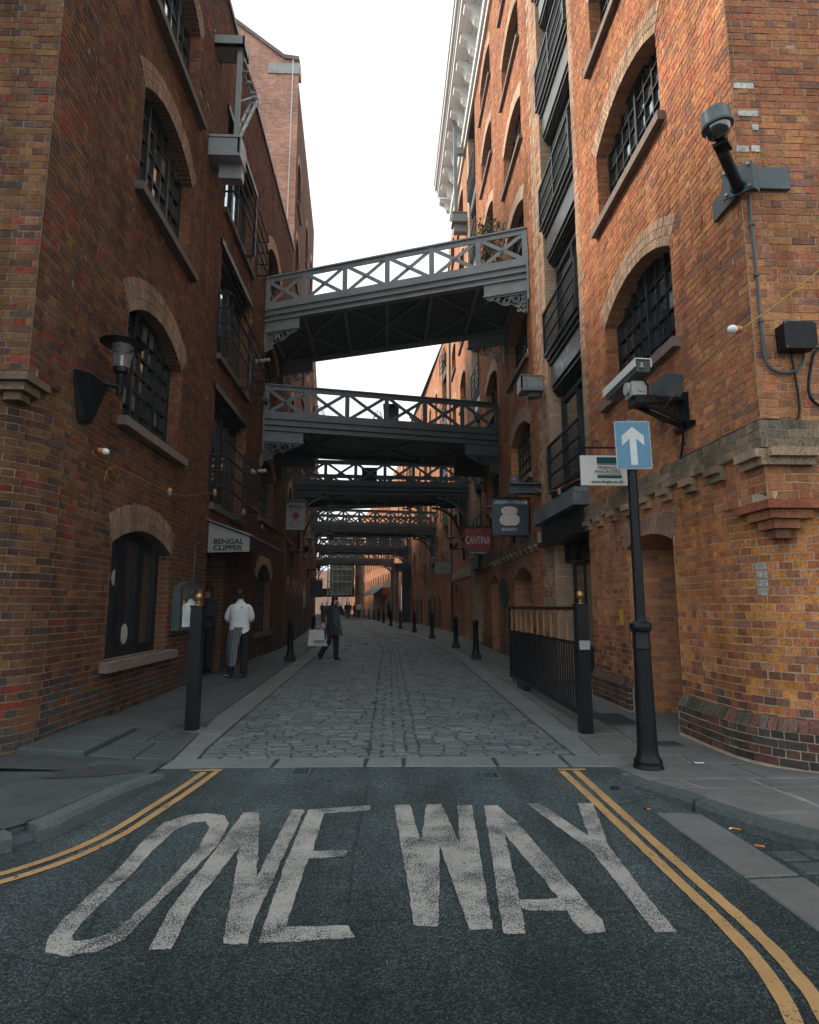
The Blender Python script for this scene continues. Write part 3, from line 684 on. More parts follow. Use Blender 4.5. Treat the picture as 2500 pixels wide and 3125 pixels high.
# the tall glazed loading bays
def bay(bld, path, u0, u1, nf, near):
    fr = path.fr; H = 21.0
    for u in (u0, u1): bld.quad('bay_side', 'buff' if u == u1 else 'wall_r', [fr(u, 0, 0), fr(u, 0, -.9), fr(u, H, -.9), fr(u, H, 0)], [(0, 0), (.9, 0), (.9, H), (0, H)], len(bld.sheet) + 1)
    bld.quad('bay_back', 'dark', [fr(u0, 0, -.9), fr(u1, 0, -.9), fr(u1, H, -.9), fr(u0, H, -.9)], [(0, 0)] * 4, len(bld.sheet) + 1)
    for k in range(nf):
        zt = 4.61 + 2.88 * k                                     # top of this storey's railing
        # railing: top rail, mid rails, posts, fine mesh panel
        mb = MB(); a, b = u0 + .01, u1 + .10
        for z, t_ in ((zt, .045), (zt - .32, .03), (zt - .62, .03), (zt - .93, .045)): mb.bar(fr(a, z, .035), fr(b, z, .035), t_)
        for i in range(3): u = a + .03 + (b - a - .06) * i / 2; mb.bar(fr(u, zt - .95, .035), fr(u, zt, .035), .045)
        for u in (a + .03, b - .03):
            for z in (zt, zt - .9): mb.bar(fr(u, z, .035), fr(u, z, -.1), .035)
        r_ = mb.build('railing', M['blue_frame'], bld.root)
        if near:
            for i in range(2):
                m2 = MB(); ua = a + .06 + (b - a - .06) * i / 2; ub = ua + (b - a) / 2 - .06
                for j in range(30): u = ua + (ub - ua) * j / 29; m2.bar(fr(u, zt - .9, .03), fr(u, zt - .03, .03), .004)
                for j in range(12): z = zt - .9 + .87 * j / 11; m2.bar(fr(ua, z, .03), fr(ub, z, .03), .004)
                tag(m2.build('mesh_panel', M['blue_frame'], r_), kind=None)
        # floor beam, spandrel panel and window above it
        mb = MB(); mb.prism([(u0, zt - 1.06), (u1, zt - 1.06), (u1, zt - .97), (u0, zt - .97)], fr, -.6, .02); mb.prism([(u0, zt - 1.16), (u1, zt - 1.16), (u1, zt - 1.06), (u0, zt - 1.06)], fr, -.6, -.02); mb.build('floor_beam', M['frame'], bld.root)
        if k > 0:
            mb = MB(); mb.prism([(u0, zt - 1.62), (u1, zt - 1.62), (u1, zt - 1.17), (u0, zt - 1.17)], fr, -.5, -.06); mb.build('spandrel_panel', M['steel'], bld.root)
            mb = MB()
            for q in range(3): mb.prism([(u0, zt - 1.72 - .05 * q), (u1, zt - 1.72 - .05 * q), (u1, zt - 1.67 - .05 * q), (u0, zt - 1.67 - .05 * q)], fr, -.5, -.09 - .04 * q)
            mb.build('head_moulding', M['frame'], bld.root)
        window(bld.root, fr, u0 + .02, u1 - .02, zt - .96, zt + .98, .24, 2, 1, mat='frame', bar=.12, edge=.10, split=near, th=.07)
bay(RB, street, 9.95, 12.1, 6, True)
bay(RB, street, 21.4, 23.3, 6, False)
# bay foot: lead ledge, fascia, louvres and shop door
mb = MB(); mb.prism([(9.9, 3.26), (12.7, 3.26), (12.7, 3.36), (9.9, 3.36)], street.fr, -.3, .24); mb.prism([(9.9, 3.06), (12.75, 3.06), (12.75, 3.27), (9.9, 3.27)], street.fr, -.3, .26); mb.build('lead_ledge', M['lead'], RB.root)
mb = MB(); mb.prism([(9.96, 2.66), (12.6, 2.66), (12.6, 3.05), (9.96, 3.05)], street.fr, -.3, .12); mb.prism([(9.96, 2.60), (12.7, 2.60), (12.7, 2.655), (9.96, 2.655)], street.fr, -.3, .2); mb.build('fascia', M['frame'], RB.root)
lv = MB()
for i in range(7):
    z = 2.28 + i * .045; lv.prism([(10.0, z), (12.05, z), (12.05, z + .012), (10.0, z + .012)], street.fr, -.28, -.22)
for u in (10.0, 10.68, 11.36, 12.05): lv.prism([(u - .03, 2.25), (u + .03, 2.25), (u + .03, 2.6), (u - .03, 2.6)], street.fr, -.3, -.2)
lv.build('louvre', M['frame'], RB.root)
window(RB.root, street.fr, 10.0, 10.75, .0, 2.24, .34, 1, 1, edge=.09, split=True, name='shop_door')
window(RB.root, street.fr, 10.78, 12.05, .62, 2.24, .34, 2, 1, edge=.07, split=True)
mb = MB(); mb.prism([(10.78, 0), (12.05, 0), (12.05, .62), (10.78, .62)], street.fr, -.4, -.3); mb.build('stall_riser', M['blue_frame'], RB.root)
mb = MB(); mb.prism([(21.4, 2.75), (23.4, 2.75), (23.4, 3.2), (21.4, 3.2)], street.fr, -.3, .15); mb.build('fascia', M['blue_frame'], RB.root)
window(RB.root, street.fr, 21.42, 23.28, .5, 2.6, .3, 3, 1, edge=.07, split=False)
mb = MB(); mb.prism([(21.4, 0), (23.3, 0), (23.3, .5), (21.4, .5)], street.fr, -.35, -.25); mb.build('stall_riser', M['blue_frame'], RB.root)
# farther part of the same front
opD = colwin(25.2, 27.2); opE = colwin(28.9, 30.6); g3 = dict(u0=25.0, u1=25.9, z0=0, zs=2.0, rise=.3, t=.3); g4 = dict(u0=27.2, u1=28.1, z0=0, zs=2.0, rise=.3, t=.3); g5 = dict(u0=29.0, u1=30.4, z0=0, zs=2.1, rise=.4, t=.3)
RB.wall(street, 23.3, 24.2, 0, 21, [], 'buff', 0.0, name='pilaster')
RB.wall(street, 24.2, 31.5, 0, 21, opD + opE + [g3, g4, g5], 'wall_r', 0.0, name='far_wall')
for o in opD + opE + [g3, g4, g5]:
    RB.reveal(street, o, .35, 'wall_r', floor=False, off=0.0); RB.arch(street, o, real=False, off=.012)
    window(RB.root, street.fr, o['u0'], o['u1'], o['z0'], o['zs'] + o['rise'] + .03, .19, 4 if o['z0'] else 2, 5 if o['z0'] else 1, split=False)
    if o['z0']: RB.sill(street, o['u0'] - .1, o['u1'] + .1, o['z0'] - .11, o['z0'], .09, 'sill')
mb = MB(); mb.prism([(24.2, 2.77), (31.5, 2.77), (31.5, 3.02), (24.2, 3.02)], street.fr, 0, .06)
for k in range(13): mb.prism([(24.4 + k * .55, 2.62), (24.6 + k * .55, 2.62), (24.6 + k * .55, 2.76), (24.4 + k * .55, 2.76)], street.fr, 0, .09)
mb.build('string_course', M['mortar_r'], RB.root)
# white cornice with scrolled brackets
cz0 = 20.95
mb = MB()
for z0_, z1_, d in ((0, .28, .10), (.28, .5, .2), (.5, 1.5, .12), (1.5, 1.62, .25), (1.62, 1.85, .78), (1.85, 2.0, .84), (2.0, 2.25, .94), (2.25, 2.35, 1.0)):
    mb.prism([(12.2, cz0 + z0_), (29.4, cz0 + z0_), (29.4, cz0 + z1_), (12.2, cz0 + z1_)], street.fr, -.5, d)
mb.build('cornice', M['stonework'], RB.root)
for k in range(15):
    u = 12.9 + k * 1.18; mb = MB(); prof = [(0.0, .12), (.52, .12), (.58, .2), (.56, .30), (.48, .37), (.34, .41), (.26, .54), (.2, .72), (.1, .8), (0, .8)]
    for a_, b_ in ((u, u + .34),):
        P = [street.fr(a_, cz0 + 1.74 - h, .12 + d) for d, h in prof] + [street.fr(b_, cz0 + 1.74 - h, .12 + d) for d, h in prof]; n_ = len(prof)
        mb.add(P, [tuple(range(n_)), tuple(range(2 * n_ - 1, n_ - 1, -1))] + [(i, i + n_, (i + 1) % n_ + n_, (i + 1) % n_) for i in range(n_)])
    mb.build('scroll_bracket', M['stonework'], RB.root)
# closing faces behind the front so that the block has depth
mb = MB(); mb.add([(XR + .9, YC + .3, 0), (14, YC + .3, 0), (14, 31.5, 0), (XR + .9, 31.5, 0), (XR + .9, YC + .3, 21.2), (14, YC + .3, 21.2), (14, 31.5, 21.2), (XR + .9, 31.5, 21.2)], [(0, 3, 7, 4), (4, 5, 6, 7), (1, 2, 6, 5)])
mb.add([(XR, YC, 20.95), (14, YC, 20.95), (14, 31.5, 20.95), (XR, 31.5, 20.95)], [(0, 1, 2, 3)]); mb.build('roof', M['dark'], RB.root)
RB.wall(Path([(XR, 31.5), (14, 31.5)], +1, 0), 0, 10.7, 12, 21, [], 'wall_r', 0, name='end_wall')
RB.wall(Path([(14, YC), (XR + 3.2, YC)], +1, 0), 0, 7.5, 0, 21, [], 'wall_r', 0, name='front_wall')
mb = MB(); mb.prism([(8.64, 1.14), (8.74, 1.14), (8.74, 1.36), (8.64, 1.36)], street.fr, 0, .05); mb.prism([(8.66, 1.24), (8.72, 1.24), (8.72, 1.26), (8.66, 1.26)], street.fr, .05, .056, mi=1)
tag(mb.build('call_point', [M['yellow'], M['black']]), 'small orange and black call plate on the brick pier left of the entry arch', 'wall plate')
RB.flush()

# ================================================================= LEFT WAREHOUSE (5.67 m to 20.4 m)
XL, YL = -3.40, 5.67
LB = Building('brick_warehouse', (XL, YL, 0), 'dark brown brick warehouse on the left with iron-framed arched windows and a restaurant doorway', 'warehouse')
sl = Path([(XL, 4), (XL, 20.4)], -1, 4.0); fl_ = Path([(XL - 3.2, YL), (XL, YL)], -1, -3.2)
W0 = dict(u0=7.72, u1=9.80, z0=.74, zs=2.19, rise=.24, t=.37); W1 = dict(u0=7.72, u1=9.80, z0=3.78, zs=5.21, rise=.36, t=.42)
W2 = dict(u0=7.72, u1=9.80, z0=7.03, zs=8.55, rise=.36, t=.36); W3 = dict(u0=7.72, u1=9.80, z0=9.96, zs=11.5, rise=.36, t=.36)
Ws = [W0, W1, W2, W3]; Ms = [dict(u0=16.2, u1=18.2, z0=a, zs=b, rise=.45, t=.34) for a, b in ((.72, 2.1), (3.75, 5.0), (7.0, 8.3), (10.1, 11.3))]
bays = [dict(u0=11.75, u1=13.0, z0=0, zs=2.5)] + [dict(u0=11.75, u1=14.3, z0=a, zs=b) for a, b in ((3.36, 5.62), (6.36, 8.66), (9.52, 11.7))]
allL = Ws + Ms + bays
LB.wall(sl, YL + .75, 20.4, 0, 13.9, allL, 'mortar_l', BK); LB.wall(sl, YL, YL + .75, 3.6, 13.9, [], 'mortar_l', BK); LB.wall(fl_, -3.2, 0, 3.6, 13.9, [], 'mortar_l', BK)
lowL = arcpath(XL, YL, .75, -1, BK); LB.wall(lowL, 0, lowL.u[-1], 0, 3.75, [], 'mortar_l', 0); lowLp = arcpath(XL, YL, .75, -1, 0)
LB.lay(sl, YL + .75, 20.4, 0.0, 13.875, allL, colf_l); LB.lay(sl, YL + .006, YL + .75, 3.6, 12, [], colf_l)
LB.lay(fl_, -1.6, -.006, 3.6, 9.6, [], lambda u, z: tuple(x * 1.15 for x in colf_l(u, z)), start=1)
LB.lay(lowLp, 1.3, lowLp.u[-1], 0.0, 3.6, [], colf_l, headers=None)
for k, (e, din) in enumerate(((.16, .14), (.28, .07), (.42, .0))):
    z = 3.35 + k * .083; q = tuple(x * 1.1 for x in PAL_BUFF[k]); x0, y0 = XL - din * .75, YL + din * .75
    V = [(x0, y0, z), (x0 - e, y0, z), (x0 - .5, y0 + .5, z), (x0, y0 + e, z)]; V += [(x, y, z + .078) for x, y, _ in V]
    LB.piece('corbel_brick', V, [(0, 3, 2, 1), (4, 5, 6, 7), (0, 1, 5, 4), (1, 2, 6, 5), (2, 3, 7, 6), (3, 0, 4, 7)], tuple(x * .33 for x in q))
for o in Ws[1:]:
    jp = Path([(XL - .34, o['u1']), (XL, o['u1'])], -1, 0); LB.lay(jp, 0.01, .34, o['z0'], o['zs'] + .02, [], lambda u, z: tuple(x * 1.0 for x in rnd.choice([(.27, .10, .06), (.24, .13, .07), (.20, .08, .055)])), off=.006)
for o in Ws + Ms: LB.reveal(sl, o, .36, 'wall_l', floor=False)
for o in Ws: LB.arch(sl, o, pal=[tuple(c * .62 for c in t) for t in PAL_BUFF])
for o in Ms: LB.arch(sl, o, real=False, off=.008)
for o, (cc, rr) in zip(Ws, ((3, 1), (7, 6), (7, 5), (7, 5))):
    window(LB.root, sl.fr, o['u0'], o['u1'], o['z0'], o['zs'] + o['rise'] + .02, .18, cc, rr, mull=(2, 5) if cc > 3 else (1, 2), bar=.03 if cc > 3 else .08, th=.06, edge=.07 if cc > 3 else .14, split=True)
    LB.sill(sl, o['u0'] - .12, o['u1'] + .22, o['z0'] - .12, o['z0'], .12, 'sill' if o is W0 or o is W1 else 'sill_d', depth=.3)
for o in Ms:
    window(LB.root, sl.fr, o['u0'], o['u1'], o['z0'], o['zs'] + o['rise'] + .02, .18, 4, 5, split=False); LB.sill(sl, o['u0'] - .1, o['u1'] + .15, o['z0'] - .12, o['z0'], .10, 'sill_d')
for o in bays[1:]:
    LB.reveal(sl, o, .35, 'wall_l', floor=False)
    mb = MB(); mb.prism([(o['u0'] - .15, o['zs'] - .02), (o['u1'] + .15, o['zs'] - .02), (o['u1'] + .15, o['zs'] + .1), (o['u0'] - .15, o['zs'] + .1)], sl.fr, -.36, .05); mb.prism([(o['u0'] + .02, o['zs'] - .16), (o['u1'] - .02, o['zs'] - .16), (o['u1'] - .02, o['zs'] - .022), (o['u0'] + .02, o['zs'] - .022)], sl.fr, -.36, -.1); mb.build('lintel', M['frame'], LB.root)
    window(LB.root, sl.fr, o['u0'], o['u1'], o['z0'], o['zs'] - .16, .2, 4, 1, bar=.06, edge=.08, mull=(2,), split=True, th=.06)
    LB.sill(sl, o['u0'] - .05, o['u1'] + .1, o['z0'] - .12, o['z0'], .08, 'sill_d')
    quoin(LB, sl, o['u1'], o['u1'] + .22, o['z0'], o['zs'], red=PAL_L)
    # juliet railing of bent tubes
    mb = MB(); a, b = 11.62, 14.88; zb = o['z0'] + .28
    for i in range(4):
        z = zb + i * .31; mb.tube([sl.fr(a, z, 0), sl.fr(a, z, .24), sl.fr(a + .05, z, .29), sl.fr(b - .05, z, .29), sl.fr(b, z, .24), sl.fr(b, z, .0)], .021, 8)
    for u in (a, b): mb.bar(sl.fr(u, zb - .12, .03), sl.fr(u, zb + 1.05, .03), .03)
    mb.bar(sl.fr(13.3, zb - .42, .27), sl.fr(13.3, zb + .95, .27), .07, .05, up=(0, 1, 0)); mb.bar(sl.fr(13.3, zb - .42, .27), sl.fr(13.3, zb - .42, 0), .05)
    mb.build('railing', M['blue_frame'], LB.root)
LB.reveal(sl, bays[0], 1.6, 'wall_l', floor=False)
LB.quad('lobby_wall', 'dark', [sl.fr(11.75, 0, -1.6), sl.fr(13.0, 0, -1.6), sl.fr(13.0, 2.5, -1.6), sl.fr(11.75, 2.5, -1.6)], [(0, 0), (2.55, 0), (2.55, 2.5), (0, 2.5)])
mb = MB(); mb.prism([(11.85, .0), (12.85, .0), (12.85, 2.2), (11.85, 2.2)], sl.fr, -1.58, -1.5); mb.build('door', M['frame'], LB.root)
mb = MB(); mb.bx(XL - .6, XL + .05, YL, 20.4, 13.88, 13.98); mb.build('coping', M['lead'], LB.root)
mb = MB(); mb.add([(XL - .01, 20.4, 13.9), (-12, 20.4, 13.9), (-12, YL, 13.9), (XL - .01, YL, 13.9)], [(0, 1, 2, 3)]); mb.build('roof', M['dark'], LB.root)
LB.wall(Path([(-12, YL), (XL - 3.2, YL)], -1, 0), 0, 5.4, 0, 13.9, [], 'wall_l', 0, name='front_wall')
# stickers on the ground floor window
for u, z, r, mt_ in ((8.35, 1.78, .085, 'grime_white'), (8.05, 1.05, .11, 'grime_white'), (8.78, 1.03, .11, 'grime_white')):
    mb = MB(); mb.prism([(u + r * math.cos(a), z + r * 1.25 * math.sin(a)) for a in np.linspace(0, 2 * PI, 20, endpoint=False)], sl.fr, -.222, -.217); mb.build('window_sticker', M[mt_], LB.root)
LB.flush()
# ================================================================= buildings farther down the street
def far_front(bld, path, H, mat, cols, fls, wu=.55, wh=1.5, rise=.4, z0f=0.0, split=False, ring=True, sillm='sill', bays_=()):
    """cols: centres of window columns (distance u); fls: sill heights"""
    ops = []
    for c in cols:
        for k, f in enumerate(fls): ops.append(dict(u0=c - wu, u1=c + wu, z0=f, zs=f + wh, rise=rise, t=.26))
    u0, u1 = float(path.u[0]), float(path.u[-1])
    bo = [dict(u0=a, u1=b, z0=2.9, zs=H - 1.0) for a, b in bays_]
    bld.wall(path, u0, u1, z0f, H, ops + bo, mat, 0.0)
    for o in ops:
        bld.reveal(path, o, .22, mat, floor=False)
        if ring: bld.arch(path, o, real=False, off=.01)
        if o['z0'] > .5: bld.sill(path, o['u0'] - .1, o['u1'] + .1, o['z0'] - .12, o['z0'], .07, sillm, .2)
        window(bld.root, path.fr, o['u0'], o['u1'], o['z0'], o['zs'] + o['rise'] + .01, .2, 2, 3, split=False, bar=.04)
    for (a, b), o in zip(bays_, bo):
        bld.reveal(path, o, .3, 'buff', floor=False)
        mb = MB(); z = o['z0']; mb.prism([(a, z), (b, z), (b, o['zs']), (a, o['zs'])], path.fr, -.32, -.3); bl = mb.build('bay_glazing', M['glass'], bld.root)
        while z < o['zs']:
            mb = MB(); mb.prism([(a, z), (b, z), (b, z + .45), (a, z + .45)], path.fr, -.29, -.02)
            for q in (0, .35, .7, 1.0): mb.bar(path.fr(a - .1, z + .4 + q, .12), path.fr(b + .1, z + .4 + q, .12), .04)
            for u in (a - .1, (a + b) / 2, b + .1): mb.bar(path.fr(u, z + .35, .12), path.fr(u, z + 1.42, .12), .04)
            z += 2.87; mb.build('bay_railing', M['blue_frame'], bld.root)

# gabled building on the left behind the first one
p2 = Path([(-3.4, 20.42), (-3.9, 29.6)], -1, 0)
B2 = Building('gabled_brick_building', (-3.4, 20.42, 0), 'tall pinkish brick building with a sloping stone-coped gable rising behind the left warehouse', 'building')
far_front(B2, p2, 20.6, 'wall_l', [1.3, 5.2, 7.9], [3.7, 7.0, 10.1, 13.2, 16.3], .6, 1.4, .5)
for u in (1.2, 3.2, 4.6, 6.4, 8.2):
    mb = MB(); o = dict(u0=u - .55, u1=u + .55, z0=.15, zs=1.8, rise=.4, t=.26); mb.prism([(u - .55, .1)] + [(x, top_of(o, x)) for x in np.linspace(u - .55, u + .55, 9)] + [(u + .55, .1)], p2.fr, -.02, .015); mb.build('door', M['frame'], B2.root); B2.arch(p2, o, real=False, off=.03)
gp = Path([(-12, 20.41), (-3.4, 20.41)], -1, -12.0)      # u = X on the gable face
prof = [(-12, 26.0), (-9, 25.6), (-6.0, 23.25), (-3.95, 21.62), (-3.4, 21.55)]
for (a, za), (b, zb) in zip(prof, prof[1:]): 
    ua, ub = a, b
    B2.quad('gable_wall', 'wall_p', [(a, 20.41, 12), (b, 20.41, 12), (b, 20.41, zb), (a, 20.41, za)], [(a, 12), (b, 12), (b, zb), (a, za)])
    mb = MB(); mb.add([(a, 20.33, za), (b, 20.33, zb), (b, 20.33, zb + .16), (a, 20.33, za + .16), (a, 20.9, za), (b, 20.9, zb), (b, 20.9, zb + .16), (a, 20.9, za + .16)], [(0, 1, 2, 3), (7, 6, 5, 4), (3, 2, 6, 7), (0, 4, 5, 1), (1, 5, 6, 2)]); mb.build('coping_stone', M['sill'], B2.root)
mb = MB(); mb.bx(-4.55, -3.36, 20.36, 20.8, 21.0, 21.42); mb.build('kneeler_stone', M['grime_white'], B2.root)
mb = MB(); mb.tube([(-3.62, 20.36, 21.7), (-3.64, 20.36, 17), (-3.66, 20.36, 12.5)], .022, 6); mb.build('lightning_conductor', M['white'], B2.root)
B2.quad('roof', 'dark', [(-3.4, 20.5, 20.6), (-3.9, 29.6, 20.6), (-12, 29.6, 26), (-12, 20.5, 26)], [(0, 0)] * 4)
B2.wall(Path([(-12, 29.6), (-3.9, 29.6)], +1, 0), 0, 8.1, 0, 20.6, [], 'wall_l', 0, name='back_wall')
B2.flush()
def lp(y): return (interp(y, WL), y)
def rp(y): return (interp(y, WR), y)
B3 = Building('brick_warehouse', (*lp(29.7), 0), 'lower brown brick warehouse further down the left side past the gable', 'warehouse')
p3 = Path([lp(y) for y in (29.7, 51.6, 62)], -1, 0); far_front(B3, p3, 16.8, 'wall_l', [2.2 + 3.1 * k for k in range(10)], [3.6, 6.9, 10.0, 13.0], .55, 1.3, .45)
for k in range(20):
    u = 1.2 + 1.58 * k
    if u > 31: break
    mb = MB(); o = dict(u0=u - .45, u1=u + .45, z0=.15, zs=1.75, rise=.4, t=.26); mb.prism([(u - .45, .1)] + [(x, top_of(o, x)) for x in np.linspace(u - .45, u + .45, 7)] + [(u + .45, .1)], p3.fr, -.02, .015); mb.build('door', M['frame'], B3.root)
B3.quad('roof', 'dark', [(*lp(29.7), 16.8), (*lp(62), 16.8), (-20, 62, 16.8), (-20, 29.7, 16.8)], [(0, 0)] * 4); B3.quad('end_wall', 'wall_l', [(*lp(29.7), 0), (-14, 29.7, 0), (-14, 29.7, 16.8), (*lp(29.7), 16.8)], [(0, 0), (10, 0), (10, 16.8), (0, 16.8)]); B3.flush()
B4 = Building('brick_warehouse', (*lp(62.1), 0), 'distant dark brick warehouse closing the left side of the street', 'warehouse')
p4 = Path([lp(y) for y in (62.1, 90, 110)], -1, 0); far_front(B4, p4, 14.0, 'wall_l', [3 + 5 * k for k in range(9)], [3.6, 6.9, 10.0], .55, 1.3, .45); B4.flush()
# right side
B5 = Building('brick_warehouse', (*rp(31.6), 0), 'orange brick warehouse on the right beyond the corniced one, with two glazed bays', 'warehouse')
p5 = Path([(3.3, 31.6), rp(42.5), rp(56.5)], +1, 0)
far_front(B5, p5, 16.6, 'wall_r', [5.4, 8.4, 13.6, 16.6, 21.2, 23.6], [3.9, 6.9, 9.9, 12.9], .5, 1.25, .45, bays_=((1.2, 2.9), (10.2, 11.8), (18.4, 19.8)))
for k, u in enumerate((4.5, 6.6, 8.5, 9.5, 13.2, 15.0, 17.2, 21.0, 22.8)):
    mb = MB(); o = dict(u0=u - .45, u1=u + .45, z0=.1, zs=1.75, rise=.4, t=.26); mb.prism([(u - .45, .1)] + [(x, top_of(o, x)) for x in np.linspace(u - .45, u + .45, 7)] + [(u + .45, .1)], p5.fr, -.02, .015); mb.build('door', M['frame'], B5.root); B5.arch(p5, o, real=False, off=.03)
B5.quad('roof', 'dark', [(3.3, 31.6, 16.6), (*rp(56.5), 16.6), (14, 56.5, 16.6), (14, 31.6, 16.6)], [(0, 0)] * 4); B5.flush()
B6 = Building('brick_warehouse', (*rp(56.6), 0), 'distant sunlit orange brick warehouse where the street bends left', 'warehouse')
p6 = Path([rp(y) for y in (56.6, 75, 90, 110)], +1, 0); far_front(B6, p6, 15.0, 'wall_r', [2 + 2.6 * k for k in range(20)], [3.4, 6.3, 9.2, 12.0], .5, 1.3, .4)
for k in range(12):
    u = 2.5 + 3.4 * k; mb = MB(); o = dict(u0=u - .6, u1=u + .6, z0=.1, zs=1.7, rise=.5, t=.26); mb.prism([(u - .6, .1)] + [(x, top_of(o, x)) for x in np.linspace(u - .6, u + .6, 7)] + [(u + .6, .1)], p6.fr, -.02, .015); mb.build('door', M['frame'], B6.root)
B6.flush()
# dark blue steel shopfront bay standing proud of the far right front
t = empty('steel_entrance', (1.6, 50, 0), 0, 'dark blue steel entrance with two tall columns on the far right side', 'entrance')
mb = MB(); mb.bx(.55, 2.4, 50.5, 52.5, 4.3, 4.9); mb.build('canopy', M['blue_frame'], t)
for x, y in ((.75, 50.6), (.35, 52.3)): mb = MB(); mb.tube([(x, y, 0.13), (x, y, 4.3)], .12, 12); mb.build('column', M['lead'], t)
mb = MB(); mb.bx(1.2, 2.3, 50.7, 52.4, .13, 4.3); mb.build('glazing', M['blue_frame'], t)
# scaffolded building at the bend
t = empty('scaffolded_building', (-7.8, 96, 0), 0, 'building wrapped in green netting and scaffolding at the bend of the street', 'building')
mb = MB(); mb.bx(-9.0, -5.6, 97, 104, 3.2, 14.5); mb.build('wall', simple('netting_green', (.16, .30, .20), .8, 0, .7, .8), t)
mb = MB()
for i in range(6): mb.tube([(-9.2 + i * .74, 96.5, 0), (-9.2 + i * .74, 96.5, 15)], .05, 5); mb.tube([(-9.2 + i * .74, 95.6, 3), (-9.2 + i * .74, 95.6, 15)], .05, 5)
for j in range(7): mb.bx(-9.3, -5.4, 95.5, 96.6, 3.2 + 1.9 * j, 3.34 + 1.9 * j); mb.bx(-9.3, -5.4, 95.5, 95.55, 4.2 + 1.9 * j, 4.28 + 1.9 * j); mb.bar((-9.2 + (j % 3) * 1.2, 95.5, 3.3 + 1.9 * j), (-8 + (j % 3) * 1.2, 95.5, 5.2 + 1.9 * j), .06)
mb.build('scaffolding', M['zinc'], t)
mb = MB(); mb.bx(-13, -5.2, 98, 99, 2.9, 4.2); mb.build('footbridge_hoarding', M['dark'], t)
t = Building('brick_building', (-12, 132, 0), 'pale pink building closing the far end of the street', 'building'); t.wall(Path([(-24, 132), (-6, 132)], -1, 0), 0, 18, 0, 9, [], 'wall_p', 0)
t.flush()

